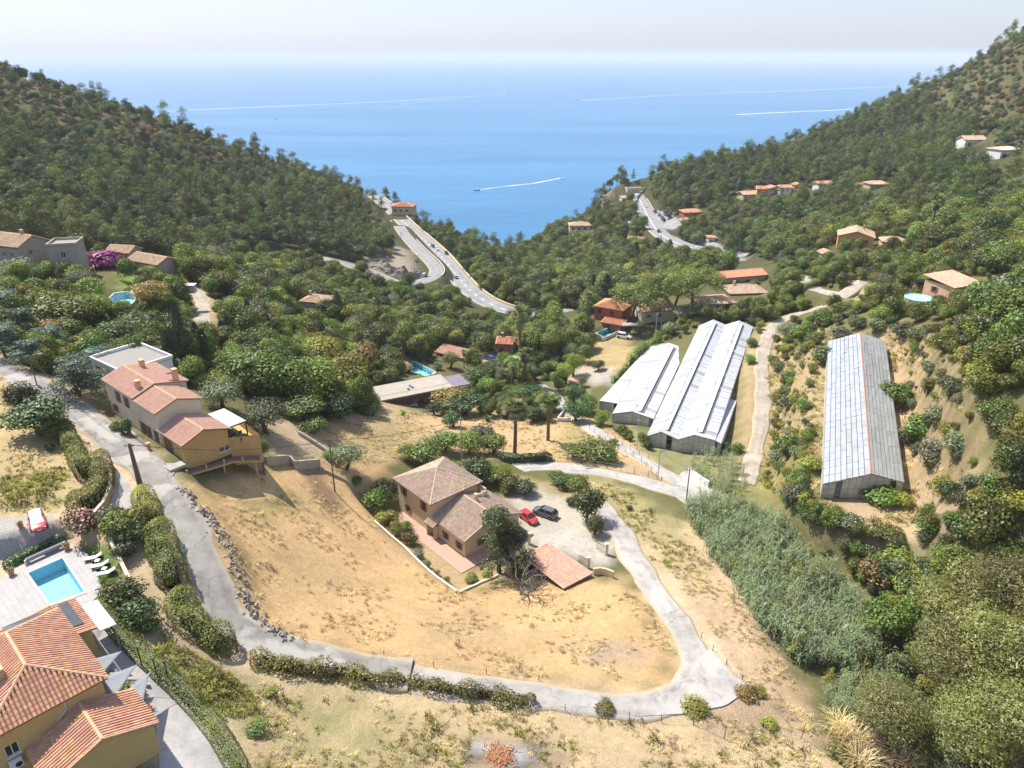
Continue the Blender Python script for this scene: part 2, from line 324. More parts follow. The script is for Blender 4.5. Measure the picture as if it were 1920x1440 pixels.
# ------------------------------------------------------------------ ground sheet with zones of its own colours
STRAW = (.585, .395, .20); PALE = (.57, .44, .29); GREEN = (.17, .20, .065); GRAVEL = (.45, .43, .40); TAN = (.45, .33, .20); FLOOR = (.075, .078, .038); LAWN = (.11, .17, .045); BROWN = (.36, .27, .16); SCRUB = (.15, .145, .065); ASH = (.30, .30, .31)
ZONES = [ # pixel outline, colour, soft edge in metres, strength
 ([(-60,640),(0,670),(130,720),(330,900),(420,1100),(520,1200),(760,1250),(1290,1290),(1180,1000),(1400,950),(1450,1440),(1600,1460),(-60,1460)], PALE, 2, 1),
 ([(350,930),(450,890),(560,870),(650,900),(740,990),(860,1110),(1000,1090),(1110,1090),(1190,1110),(1270,1220),(1250,1290),(900,1270),(560,1210),(470,1160),(430,1040)], STRAW, 2.5, 1),
 ([(520,870),(600,850),(720,870),(735,960),(640,960)], STRAW, 2, .9), ([(560,1060),(640,1060),(660,1110),(560,1120)], BROWN, 5, .45), ([(750,1150),(900,1140),(1010,1180),(980,1250),(780,1220)], BROWN, 6, .5),
 ([(1190,930),(1240,960),(1270,1010),(1230,1010)], GREEN, 3, .55), ([(1090,1210),(1200,1205),(1200,1240),(1100,1245)], (.36,.30,.26), 2, .7), ([(450,950),(550,925),(570,950),(480,978)], GREEN, 2, .7), ([(1050,1080),(1180,1090),(1200,1180),(1040,1150)], (.55,.40,.20), 3, .7),
 ([(560,870),(600,880),(650,960),(620,965),(575,910)], (.22,.14,.09), 1, .8),
 ([(480,1270),(760,1310),(1300,1340),(1500,1340),(1600,1460),(440,1460)], (.50,.38,.23), 2, 1), ([(300,1190),(440,1270),(480,1330),(420,1350),(290,1220)], GREEN, 2, .9),
 ([(500,1300),(640,1320),(700,1440),(470,1440)], GREEN, 6, .5), ([(1100,1360),(1500,1380),(1560,1440),(1100,1440)], (.55,.42,.25), 3, .6), ([(640,1330),(760,1330),(860,1440),(660,1440)], GREEN, 7, .45),
 ([(870,1390),(1010,1392),(1060,1425),(1000,1445),(880,1440)], (.10,.095,.09), 1.2, .85), ([(895,1398),(960,1398),(1000,1420),(930,1425)], (.55,.55,.56), .8, .9),
 ([(1290,1320),(1420,1290),(1470,1370),(1330,1390)], (.33,.24,.16), 2, .8), ([(1300,1010),(1400,1150),(1500,1290),(1540,1380),(1400,1290),(1280,1090)], (.53,.38,.24), 2, .9),
 ([(1140,890),(1190,930),(1290,1000),(1320,1080),(1230,1060),(1160,960),(1060,900)], (.42,.35,.175), 3, .9), ([(960,895),(1120,905),(1160,950),(1000,930)], (.38,.31,.16), 2, .9),
 ([(955,905),(1010,915),(1130,960),(1165,1015),(1140,1060),(1075,1030),(1000,1040),(950,960)], (.47,.42,.34), 1.5, 1), ([(1000,1000),(1060,990),(1140,1060),(1100,1060)], (.50,.47,.43), 2, .8),
 ([(700,990),(790,960),(870,1070),(990,1050),(930,1090),(855,1112)], (.42,.31,.17), 1, 1),
 ([(620,790),(700,770),(880,760),(1100,780),(1240,860),(1220,900),(960,860),(800,850),(700,870),(600,860)], (.49,.35,.19), 2, 1), ([(660,800),(740,790),(760,850),(690,850)], (.30,.26,.12), 3, .7), ([(640,770),(700,760),(720,800),(640,800)], TAN, 2, .8), ([(1060,790),(1130,800),(1130,830),(1060,830)], (.33,.30,.12), 3, .7),
 ([(1160,860),(1230,890),(1290,915),(1230,905),(1150,880)], TAN, 1, .9), ([(490,790),(560,780),(650,850),(560,875),(500,850)], (.47,.36,.23), 1.5, 1),
 ([(-40,660),(60,720),(120,830),(150,920),(120,970),(-40,970)], (.50,.39,.21), 2, 1), ([(0,890),(110,880),(120,950),(0,950)], (.36,.31,.13), 2, .8),
 ([(-60,965),(105,965),(130,1025),(0,1060),(-60,1060)], GRAVEL, .8, 1), ([(140,1020),(215,1020),(250,1110),(190,1130)], LAWN, .6, 1), ([(200,1150),(270,1230),(380,1330),(450,1440),(320,1440),(220,1260)], GRAVEL, .7, 1),
 ([(185,1120),(260,1200),(290,1230),(240,1130)], TAN, 1, .8), ([(230,1050),(262,1060),(330,1200),(440,1260),(480,1290),(350,1240),(270,1130)], TAN, .8, .8),
 ([(1180,800),(1280,850),(1400,850),(1400,900),(1300,900),(1200,850)], (.30,.29,.14), 2, .9), ([(1440,600),(1560,600),(1560,900),(1400,920),(1380,850),(1390,660)], (.42,.32,.18), 2, .9),
 ([(1640,600),(1720,640),(1770,780),(1800,900),(1700,930),(1640,700)], (.50,.36,.22), 3, .9), ([(1560,930),(1700,920),(1830,930),(1800,980),(1620,1000),(1540,980)], (.48,.36,.23), 2, .9), ([(1380,850),(1430,840),(1560,870),(1540,960),(1400,960)], (.24,.22,.09), 2, .8),
 ([(1050,650),(1180,630),(1190,680),(1120,720),(1060,700)], (.43,.33,.17), 2, .95), ([(1060,690),(1150,690),(1150,720),(1070,720)], (.42,.40,.36), 1.5, .8), ([(1040,700),(1100,700),(1100,740),(1040,740)], (.30,.29,.13), 2, .8),
 ([(1580,485),(1660,485),(1680,520),(1590,520)], (.25,.27,.08), 3, .9), ([(1590,530),(1700,520),(1700,560),(1600,580)], (.40,.34,.20), 3, .7), ([(1690,530),(1780,520),(1790,580),(1700,585)], (.46,.40,.30), 1.5, .9),
 ([(225,515),(262,515),(262,540),(228,545)], (.22,.30,.07), 1.5, 1), ([(340,520),(400,540),(410,600),(370,660),(350,600)], (.48,.36,.23), 2, .8), ([(700,750),(770,750),(770,790),(700,780)], TAN, 2, .8), ([(170,655),(250,630),(320,660),(240,700)], GRAVEL, 1, .8),
 ([(900,660),(960,660),(960,700),(900,700)], (.45,.42,.38), 1.5, .9), ([(700,655),(770,670),(790,700),(720,700)], (.25,.27,.09), 2, .8), ([(1220,398),(1262,408),(1275,425),(1240,430)], (.42,.41,.40), 3, 1), ([(1250,440),(1350,460),(1400,480),(1380,490),(1260,462)], (.42,.40,.38), 3, 1),
 ([(1500,360),(1560,400),(1560,440),(1480,440)], (.42,.32,.20), 4, .5), ([(1600,180),(1920,80),(1920,260),(1700,260)], (.16,.145,.075), 15, .6), ([(0,125),(120,150),(300,250),(330,300),(0,220)], (.17,.145,.08), 15, .7), ([(660,450),(770,470),(780,520),(700,510)], (.36,.31,.25), 4, .8), ([(985,478),(1030,440),(1075,400),(1115,362),(1140,372),(1080,430),(1040,465)], (.36,.32,.28), 5, .9),
]
def build_ground():
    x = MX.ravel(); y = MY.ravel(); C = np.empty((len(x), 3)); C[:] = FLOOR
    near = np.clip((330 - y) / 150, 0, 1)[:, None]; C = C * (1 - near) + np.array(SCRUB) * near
    for px, col, soft, st in ZONES:
        P = np.array([G(u, v) for u, v in px])[:, :2]; Q = np.c_[P, np.zeros(len(P))]; Q = np.vstack([Q, Q[:1]]); s2 = soft + 2
        m = np.where((x > P[:, 0].min() - s2) & (x < P[:, 0].max() + s2) & (y > P[:, 1].min() - s2) & (y < P[:, 1].max() + s2))[0]
        if not len(m): continue
        d, _ = polydist(x[m], y[m], Q); d = np.where(inpoly(x[m], y[m], P), -d, d)
        d = d + soft * .5 * (np.sin(x[m] * .9 + y[m] * .4) * np.sin(y[m] * 1.1 - x[m] * .3))
        k = (np.clip(.5 - d / (2 * soft), 0, 1) * st)[:, None]; C[m] = C[m] * (1 - k) + np.array(col) * k
    ny, nx = MX.shape; V = np.c_[x, y, MZ.ravel()]; i = np.arange(ny * nx).reshape(ny, nx)
    F = np.stack([i[:-1, :-1], i[:-1, 1:], i[1:, 1:], i[1:, :-1]], -1).reshape(-1, 4)
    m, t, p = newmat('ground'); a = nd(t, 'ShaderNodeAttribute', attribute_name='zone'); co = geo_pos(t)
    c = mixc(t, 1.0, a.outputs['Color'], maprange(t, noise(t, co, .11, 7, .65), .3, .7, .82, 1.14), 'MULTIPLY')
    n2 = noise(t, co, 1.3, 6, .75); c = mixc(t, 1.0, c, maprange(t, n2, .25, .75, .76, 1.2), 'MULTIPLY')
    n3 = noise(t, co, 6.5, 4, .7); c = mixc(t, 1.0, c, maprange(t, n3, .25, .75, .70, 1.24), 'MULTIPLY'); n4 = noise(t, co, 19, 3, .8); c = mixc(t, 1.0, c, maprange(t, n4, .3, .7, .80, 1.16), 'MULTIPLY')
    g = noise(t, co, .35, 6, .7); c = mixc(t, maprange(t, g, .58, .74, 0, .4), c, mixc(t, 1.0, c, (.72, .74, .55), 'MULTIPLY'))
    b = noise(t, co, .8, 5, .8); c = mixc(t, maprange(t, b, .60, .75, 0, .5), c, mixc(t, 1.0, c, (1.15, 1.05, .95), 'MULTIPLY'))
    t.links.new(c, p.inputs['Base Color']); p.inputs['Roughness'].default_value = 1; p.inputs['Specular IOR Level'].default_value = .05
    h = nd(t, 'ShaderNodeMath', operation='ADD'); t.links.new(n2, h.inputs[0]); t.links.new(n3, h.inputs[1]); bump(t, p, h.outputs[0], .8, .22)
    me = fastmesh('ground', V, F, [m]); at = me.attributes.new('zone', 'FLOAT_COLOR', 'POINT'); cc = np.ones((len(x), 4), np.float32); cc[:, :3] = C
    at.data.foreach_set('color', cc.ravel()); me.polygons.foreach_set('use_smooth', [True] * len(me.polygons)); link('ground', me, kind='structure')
build_ground()
# ------------------------------------------------------------------ road surfaces
def roadmat(name, col, crack=.5, patch=None):
    m, t, p = newmat(name); co = geo_pos(t)
    c = mixc(t, 1.0, col, maprange(t, noise(t, co, .35, 7, .72), .3, .7, .70, 1.22), 'MULTIPLY')
    c = mixc(t, 1.0, c, maprange(t, noise(t, co, 5, 4, .7), .25, .75, .88, 1.1), 'MULTIPLY')
    w = nd(t, 'ShaderNodeTexVoronoi', feature='DISTANCE_TO_EDGE', Scale=.13); mx = nd(t, 'ShaderNodeVectorMath', operation='ADD'); t.links.new(co, mx.inputs[0])
    sc = nd(t, 'ShaderNodeVectorMath', operation='SCALE'); sc.inputs[3].default_value = 2.2; t.links.new(noise(t, co, .6, 4, .7, 'Color'), sc.inputs[0]); t.links.new(sc.outputs[0], mx.inputs[1]); t.links.new(mx.outputs[0], w.inputs['Vector'])
    c = mixc(t, maprange(t, w.outputs['Distance'], 0, .012, crack, 0), c, mixc(t, 1.0, c, (.45, .44, .42), 'MULTIPLY'))
    if patch: c = mixc(t, maprange(t, noise(t, co, .16, 4, .5), .53, .57, 0, .8), c, patch)
    ac = nd(t, 'ShaderNodeAttribute', attribute_name='across'); jit = nd(t, 'ShaderNodeMath', operation='MULTIPLY_ADD'); t.links.new(noise(t, co, .9, 5, .75), jit.inputs[0]); jit.inputs[1].default_value = .5; t.links.new(ac.outputs['Fac'], jit.inputs[2])
    c = mixc(t, maprange(t, jit.outputs[0], .98, 1.18, 0, .85), c, (.40, .32, .21)); tk = nd(t, 'ShaderNodeMath', operation='SUBTRACT'); t.links.new(ac.outputs['Fac'], tk.inputs[0]); tk.inputs[1].default_value = .45; ab = nd(t, 'ShaderNodeMath', operation='ABSOLUTE'); t.links.new(tk.outputs[0], ab.inputs[0])
    c = mixc(t, maprange(t, ab.outputs[0], .05, .28, .8, 0), c, mixc(t, 1.0, c, maprange(t, noise(t, co, .25, 4, .6), .35, .65, .72, 1.08), 'MULTIPLY'))
    t.links.new(c, p.inputs['Base Color']); p.inputs['Roughness'].default_value = .92; p.inputs['Specular IOR Level'].default_value = .2; bump(t, p, noise(t, co, 9, 3), .3, .03); return m
roadmat('asphalt_old', (.27, .255, .235), .7, (.40, .38, .35)); roadmat('concrete', (.36, .34, .315), .6, (.41, .39, .365)); roadmat('drive_gravel', (.40, .385, .36), 0)
roadmat('track_dirt', (.38, .335, .275), 0, (.33, .28, .22)); roadmat('asphalt_far', (.27, .27, .275), .1)
def road_mesh(name, key, m, zoff=.03, edge=.5, wob=.32, skirt=.6, label_kind='structure'):
    P, half = ROADS[key]; n = len(P); T = np.gradient(P[:, :2], axis=0); T /= np.linalg.norm(T, axis=1)[:, None] + 1e-9; N = np.c_[-T[:, 1], T[:, 0]]
    s = np.arange(n); V = []; k = 9; rgw = np.random.default_rng(n); jag = lambda: np.convolve(rgw.normal(size=n + 2), (.25, .5, .25), 'valid') * wob * .8
    wl = half + wob * (np.sin(s * .7) * .5 + np.sin(s * .23 + 1) * .5) + jag(); wr = half + wob * (np.sin(s * .6 + 2) * .5 + np.sin(s * .31) * .5) + jag()
    for j in range(k):
        f = -1 + 2 * j / (k - 1); off = np.where(f < 0, f * wl, f * wr); q = P[:, :2] + N * off[:, None]
        V.append(np.c_[q, P[:, 2] + zoff + .05 * (1 - f * f)])
    q0 = np.c_[P[:, :2] - N * (wl + .12)[:, None], P[:, 2] - skirt]; q1 = np.c_[P[:, :2] + N * (wr + .12)[:, None], P[:, 2] - skirt]
    A = np.stack([q0] + V + [q1], 1); kk = k + 2; i = np.arange(n * kk).reshape(n, kk)
    F = np.stack([i[:-1, :-1], i[1:, :-1], i[1:, 1:], i[:-1, 1:]], -1).reshape(-1, 4)[:, ::-1]
    me = fastmesh(name, A.reshape(-1, 3), F, [m]); at = me.attributes.new('across', 'FLOAT', 'POINT'); at.data.foreach_set('value', np.tile(np.array([1.] + [abs(-1 + 2 * j / (k - 1)) for j in range(k)] + [1.], np.float32), n)); return link(name, me, kind=label_kind)
road_mesh('asphalt_road', 'asphalt', M_('asphalt_old')); road_mesh('concrete_road', 'concrete', M_('concrete'), .035); road_mesh('gravel_driveway', 'driveway', M_('drive_gravel'), .03)
road_mesh('concrete_lane', 'lane', M_('concrete'), .05); road_mesh('dirt_track', 'track', M_('track_dirt'), .03, wob=.22); road_mesh('villa_lane', 'villa_lane', M_('concrete'), .04); road_mesh('estate_path', 'estate_path', M_('track_dirt'), .03, wob=.6)
road_mesh('coastal_road', 'corniche', M_('asphalt_far'), .1, skirt=7, wob=.1); road_mesh('ramp_road', 'ramp', M_('asphalt_far'), .12, skirt=6, wob=.1); road_mesh('town_road', 'town', M_('asphalt_far'), .1, skirt=4, wob=.1)
def patch(name, px, m, zoff=.05, kind='structure', z=None, step=.8, skirt=.35):
    """paved patch draped over the ground: fan grid clipped to an outline"""
    P = resample(np.array([(*G(u, v)[:2], 0) if z is None else (*atz(u, v, z)[:2], 0) for u, v in px + px[:1]]), step)[:-1, :2]; c = P.mean(0); V = []; n = len(P); rings = 8
    for r in range(rings):
        q = c + (P - c) * (1 - r / rings); V.append(np.c_[q, (gz(q[:, 0], q[:, 1]) if z is None else np.full(n, z)) + zoff])
    V.append(np.array([[*c, (gz(*c) if z is None else z) + zoff]])); sk = V[0].copy(); sk[:, 2] -= skirt; V = [sk] + V; A = np.vstack(V); mb = MB(); fs = []
    a = np.cross(np.r_[P[1] - P[0], 0], np.r_[c - P[0], 0])[2] > 0
    for r in range(rings):
        for k in range(n):
            f = (r * n + k, r * n + (k + 1) % n, (r + 1) * n + (k + 1) % n, (r + 1) * n + k); fs.append(f if a else f[::-1])
    ce = (rings + 1) * n
    for k in range(n):
        f = (rings * n + k, rings * n + (k + 1) % n, ce); fs.append(f if a else f[::-1])
    mb.add(A, fs); return mb.obj(name, m, kind=kind)
patch('hairpin_apron', [(1190,1345),(1250,1318),(1290,1270),(1330,1215),(1345,1235),(1375,1270),(1415,1288),(1360,1325),(1280,1340)], M_('concrete'), .17)
patch('lane_junction', [(1250,915),(1290,880),(1330,915),(1385,945),(1345,960),(1290,950)], M_('concrete'), .17)
patch('roadside_apron', [(130,760),(190,775),(245,805),(300,860),(330,890),(300,905),(235,855),(180,810)], M_('asphalt_old'), .15)
patch('concrete_ramp', [(205,895),(228,885),(250,925),(265,965),(225,985),(200,950)], M_('concrete'), .06)
patch('parking_lot', [(1216,398),(1232,394),(1262,406),(1285,420),(1262,432),(1236,428)], M_('asphalt_far'), .3, step=3)
patch('roadside_square', [(1262,450),(1300,440),(1350,458),(1405,478),(1370,484),(1310,468)], M_('asphalt_far'), .3, step=3)
# road markings
mat('road_paint', (.78, .78, .76), .7, .08)
def dashes(key, off, L, gap, wdt, zo, s0=0, s1=1e9):
    P, half = ROADS[key]; Q = resample(P, .5); s = 0.; mb = MB(); n = int((L + gap) / .5); l = int(L / .5)
    for i in range(0, len(Q) - l - 1, n):
        if not s0 <= i * .5 <= s1: continue
        for j in range(i, i + l):
            a, b = Q[j], Q[j + 1]; t = (b - a)[:2]; t = t / np.linalg.norm(t); nn = np.array((-t[1], t[0])); o = nn * off; h = nn * wdt / 2
            z = zo + a[2]; mb.quad((*(a[:2] + o - h), z), (*(b[:2] + o - h), z), (*(b[:2] + o + h), z), (*(a[:2] + o + h), z))
    return mb
d = dashes('corniche', 0, 3, 5, .3, .17); d.obj('lane_marking', M_('road_paint'), kind='structure')
d = dashes('town', 0, 120, .5, .35, .17); d.obj('lane_marking', M_('road_paint'), kind='structure')
# ------------------------------------------------------------------ sea, far cape, haze
def build_sea():
    m, t, p = newmat('sea_water'); co = geo_pos(t); a = nd(t, 'ShaderNodeAttribute', attribute_name='shoal')
    deep = mixc(t, maprange(t, noise(t, geo_pos(t, (.0012, .006, 1)), 1, 6, .7), .38, .62, 0, 1), (.028, .142, .290), (.046, .190, .365))
    c = mixc(t, a.outputs['Fac'], deep, (.05, .36, .42)); t.links.new(c, p.inputs['Base Color'])
    p.inputs['Roughness'].default_value = .32; p.inputs['IOR'].default_value = 1.33; p.inputs['Specular IOR Level'].default_value = .3
    h1 = noise(t, geo_pos(t, (.05, .11, 1)), 1, 6, .7); h2 = noise(t, geo_pos(t, (.006, .022, 1)), 1, 5, .65)
    ad = nd(t, 'ShaderNodeMath', operation='MULTIPLY_ADD'); t.links.new(h2, ad.inputs[0]); ad.inputs[1].default_value = 2.2; t.links.new(h1, ad.inputs[2]); bump(t, p, ad.outputs[0], .55, 1.6)
    xs = np.r_[-30000, -12000, -5000, -2000, -1000, np.arange(-500, 501, 20), 1000, 2000, 5000, 12000, 30000]; ys = np.r_[-2000, 300, np.arange(450, 1000, 15), 1300, 2000, 3500, 6000, 12000, 30000]
    X, Y = np.meshgrid(xs, ys); i = np.arange(X.size).reshape(X.shape); F = np.stack([i[:-1, :-1], i[:-1, 1:], i[1:, 1:], i[1:, :-1]], -1).reshape(-1, 4)
    me = fastmesh('sea', np.c_[X.ravel(), Y.ravel(), np.full(X.size, -80.)], F, [m]); g = gz(X.ravel(), Y.ravel()); s = np.clip(1 - (-82 - g) / 14, 0, 1); s[(Y.ravel() > 900) | (np.abs(X.ravel()) > 480)] = 0
    at = me.attributes.new('shoal', 'FLOAT', 'POINT'); at.data.foreach_set('value', s.astype(np.float32)); link('sea', me, kind='structure')
build_sea()
# ------------------------------------------------------------------ vegetation
for n, c, tr in (('leaf_oak', (0.096, 0.147, 0.019), .2), ('leaf_dark', (0.050, 0.093, 0.019), .2), ('leaf_mid', (0.157, 0.202, 0.024), .35), ('leaf_bright', (0.163, 0.260, 0.039), .4), ('leaf_lime', (0.241, 0.310, 0.040), .45), ('leaf_yellow', (0.297, 0.275, 0.055), .4),
    ('leaf_olive', (0.139, 0.167, 0.077), .25), ('leaf_grey', (0.165, 0.191, 0.106), .25), ('leaf_pine', (0.132, 0.161, 0.032), .2), ('leaf_umbrella', (0.165, 0.215, 0.035), .3), ('leaf_cypress', (0.035, 0.070, 0.028), .2), ('leaf_blue', (0.081, 0.135, 0.105), .2), ('leaf_conifer', (0.046, 0.060, 0.016), .25),
    ('leaf_euc', (.190, .190, .050), .35), ('leaf_reed', (0.235, 0.305, 0.155), .35), ('leaf_straw', (0.560, 0.450, 0.240), .3), ('leaf_brown', (0.248, 0.155, 0.078), .2), ('leaf_rust', (0.500, 0.250, 0.100), .3), ('leaf_bramble', (0.254, 0.256, 0.031), .35), ('leaf_hedge', (0.168, 0.188, 0.027), .3), ('leaf_autumn', (0.264, 0.186, 0.046), .3),
    ('leaf_clipped', (0.165, 0.190, 0.032), .3), ('petal_pink', (0.620, 0.300, 0.340), .3), ('petal_magenta', (0.620, 0.070, 0.330), .3), ('frond_dead', (0.312, 0.228, 0.132), .2), ('frond', (0.185, 0.235, 0.070), .3)): leafmat(n, c, tr, .12 if n in ('leaf_umbrella', 'leaf_rust', 'leaf_clipped', 'leaf_hedge', 'leaf_reed') else .55, .008 if n in ('leaf_umbrella', 'leaf_rust') else .045)
mat('bark', (.10, .075, .052), .95, .3, 3, .5); mat('bark_pale', (.30, .25, .20), .9, .25, 2, .4); mat('bark_palm', (.16, .115, .078), .95, .25, 4, .5); mat('bark_dead', (.17, .145, .125), .95, .25, 3, .3)
def unit(a): return a / (np.linalg.norm(a, axis=-1, keepdims=True) + 1e-9)
def rand_dirs(rg, n): return unit(rg.normal(size=(n, 3)))
def leaf_mesh(name, C, N, size, asp, tone, rg, m, droop=0.0):
    n = len(C); r = rand_dirs(rg, n); r[:, 2] -= droop; t1 = unit(np.cross(np.cross(N, r), N) if droop else np.cross(N, r)); t2 = np.cross(N, t1)
    s = (size * rg.uniform(.65, 1.35, n))[:, None] * .5
    V = np.stack([C - t1 * s, C + t2 * s * asp, C + t1 * s, C - t2 * s * asp], 1).reshape(-1, 3)
    return fastmesh(name, V, np.arange(4 * n).reshape(-1, 4), [m], tone)
def cloud(rg, blobs, n, shell=.55, jitter=.55):
    """points and normals on clumps: blobs rows are cx cy cz rx ry rz"""
    B = np.array(blobs, float); wgt = (B[:, 3] * B[:, 4] + B[:, 3] * B[:, 5] + B[:, 4] * B[:, 5]); k = rg.choice(len(B), n, p=wgt / wgt.sum())
    d = rand_dirs(rg, n); d[:, 2] = np.where(rg.random(n) < .45, np.abs(d[:, 2]), d[:, 2]); rr = shell + (1.04 - shell) * rg.random(n) ** .6
    C = B[k, :3] + d * rr[:, None] * B[k, 3:6]; N = unit(d / B[k, 3:6] * B[k, 3:6].mean(1, keepdims=True) + jitter * rand_dirs(rg, n))
    bt = rg.uniform(.72, 1.28, len(B)); return C, N, bt[k] * rg.uniform(.75, 1.25, n)
def subblobs(rg, c, r, k, size, flat=1.0, inner=.62, up=0.0):
    d = rand_dirs(rg, k); d[:, 2] = d[:, 2] * (1 - up) + up * np.abs(d[:, 2]); q = inner + (1 - inner) * rg.random(k)[:, None] * .6
    P = np.array(c) + d * np.array(r) * q; s = size * rg.uniform(.7, 1.3, k)
    return np.c_[P, s, s, s * flat]
def limbs(mb, rg, base, top, r0, targets, bend=.25):
    base = np.array(base, float); top = np.array(top, float); mid = (base + top) / 2 + np.r_[rg.normal(size=2) * bend, 0]
    mb.tube([base - (0, 0, .4), base + (0, 0, .05), mid, top], [r0 * 1.25, r0 * 1.05, r0 * .8, r0 * .55], 7)
    for t in targets:
        s = mid + (top - mid) * rg.uniform(.2, 1); m = (s + t) / 2 + rg.normal(size=3) * bend * .6 - np.r_[0, 0, bend * .4]
        mb.tube([s, m, t], [r0 * .4, r0 * .26, r0 * .08], 5)
PROTO = {}
def put(kind, trunk, crown, h, r, tm='bark', extra=None): PROTO.setdefault(kind, []).append((trunk.mesh('trunk', M_(tm), True) if trunk else None, crown, h, r, extra))
def make_broad(kind, n, seed, h=7, r=3.4, nl=3000, size=.34, k=22, flat=.8, leaf='leaf_oak', bot=.28, asp=.6, droop=0, bs=.42):
    for i in range(n):
        rg = np.random.default_rng(seed + i); cz = h * (1 + bot) / 2; rz = h * (1 - bot) / 2
        B = subblobs(rg, (0, 0, cz), (r * .72, r * .72, rz * .72), k, r * bs, flat, .35); B = np.vstack([B, [0, 0, cz, r * .5, r * .5, rz * .55]])
        C, N, T = cloud(rg, B, nl); mb = MB(); limbs(mb, rg, (0, 0, 0), (0, 0, cz), .045 * h, B[rg.choice(len(B), 6), :3])
        put(kind, mb, leaf_mesh('crown', C, N, size, asp, T, rg, M_(leaf), droop), h, r)
make_broad('oak', 4, 10, 7, 3.5, 4200, .34, 26, .8, 'leaf_oak', .05, .6, 0, .40); make_broad('olive', 3, 20, 5.5, 3.2, 3800, .27, 28, .75, 'leaf_olive', .10, .38); make_broad('roundtree', 3, 30, 5, 2.6, 3000, .28, 18, .9, 'leaf_mid', .03)
make_broad('airy', 3, 40, 8, 3.8, 3400, .34, 26, .8, 'leaf_mid', .06, .5, 0, .36)
make_broad('euc', 3, 50, 13, 5.5, 12000, .30, 40, .85, 'leaf_euc', .14, .3, .5, .33)
def make_pine(kind, n, seed, h=9, r=3.6, nl=3200, size=.3, leaf='leaf_pine'):
    for i in range(n):
        rg = np.random.default_rng(seed + i); B = []
        for k in range(19):
            f = rg.uniform(.22, .98); a = rg.uniform(0, 6.28); q = r * (1.12 - f * .75) * rg.uniform(.35, .85); s = r * rg.uniform(.26, .45); B.append((q * math.cos(a), q * math.sin(a), h * f - s * .5, s, s, s * .62))
        B.append((0, 0, h * .92, r * .38, r * .38, r * .42)); C, N, T = cloud(rg, B, nl); mb = MB(); limbs(mb, rg, (0, 0, 0), (rg.normal() * .4, rg.normal() * .4, h * .85), .03 * h, [b[:3] for b in B[:9]])
        put(kind, mb, leaf_mesh('crown', C, N, size, .45, T, rg, M_(leaf)), h, r)
make_pine('pine', 4, 60); make_pine('conifer', 2, 70, 10, 4.2, 5200, .34, 'leaf_conifer')
for i in range(3):                                        # umbrella pine: bare trunk, flat dome
    rg = np.random.default_rng(80 + i); h, r = 11., 6.2; B = []
    for k in range(44):
        a = rg.uniform(0, 6.28); q = r * .84 * math.sqrt(rg.random()); z = h - 1.6 - 2.6 * (q / r) ** 2 - rg.random() * 1.7; s = rg.uniform(1.2, 1.95); B.append((q * math.cos(a), q * math.sin(a), z, s, s, s * .8))
    C, N, T = cloud(rg, B, 11000); mb = MB(); limbs(mb, rg, (0, 0, 0), (.3, .2, h * .62), .34, [(b[0] * .8, b[1] * .8, b[2] - .6) for b in B[:12]], .5)
    put('umbrella', mb, leaf_mesh('crown', C, N, .33, .55, T, rg, M_('leaf_umbrella')), h, r)
for i in range(3):                                        # cypress spindle
    rg = np.random.default_rng(90 + i); h, r = 9., 1.05; n = 2200; f = rg.random(n) ** .8; a = rg.uniform(0, 6.28, n); rad = r * np.sin(np.pi * np.clip(f * .86 + .1, 0, 1)) ** .7 * rg.uniform(.7, 1.08, n) * (1 + .12 * np.sin(a * 3 + f * 9))
    C = np.c_[rad * np.cos(a), rad * np.sin(a), .3 + f * (h - .3)]; N = unit(np.c_[np.cos(a), np.sin(a), np.full(n, .35)] + .4 * rand_dirs(rg, n)); mb = MB(); mb.tube([(0, 0, -.4), (0, 0, 1), (0, 0, h * .8)], [.2, .17, .05], 6)
    put('cypress', mb, leaf_mesh('crown', C, N, .34, .5, rg.uniform(.65, 1.35, n), rg, M_('leaf_cypress'), -1.2), h, r)
for i in range(2):                                        # blue cedar: flat sprays
    rg = np.random.default_rng(100 + i); h, r = 7., 4.; B = []
    for k in range(46):
        f = rg.uniform(.12, .97); a = rg.uniform(0, 6.28); q = r * (1.05 - f * .7) * rg.uniform(.35, .95); s = rg.uniform(.7, 1.25); B.append((q * math.cos(a), q * math.sin(a), h * f, s * 1.2, s * 1.2, s * .38))
    C, N, T = cloud(rg, B, 4600, .3); mb = MB(); limbs(mb, rg, (0, 0, 0), (0, 0, h * .8), .22, [b[:3] for b in B[:10]])
    put('cedar', mb, leaf_mesh('crown', C, N, .34, .4, T, rg, M_('leaf_blue')), h, r)
def make_shrub(kind, n, seed, h=2.2, r=1.6, nl=1300, size=.24, leaf='leaf_mid', k=12, asp=.55):
    for i in range(n):
        rg = np.random.default_rng(seed + i); B = subblobs(rg, (0, 0, h * .45), (r * .68, r * .68, h * .42), k, r * .45, .85, .3, .3); B = np.vstack([B, [0, 0, h * .4, r * .6, r * .6, h * .42]])
        C, N, T = cloud(rg, B, nl); C[:, 2] = np.maximum(C[:, 2], .02); put(kind, None, leaf_mesh('shrub', C, N, size, asp, T, rg, M_(leaf)), h, r)
make_shrub('shrub', 5, 110)
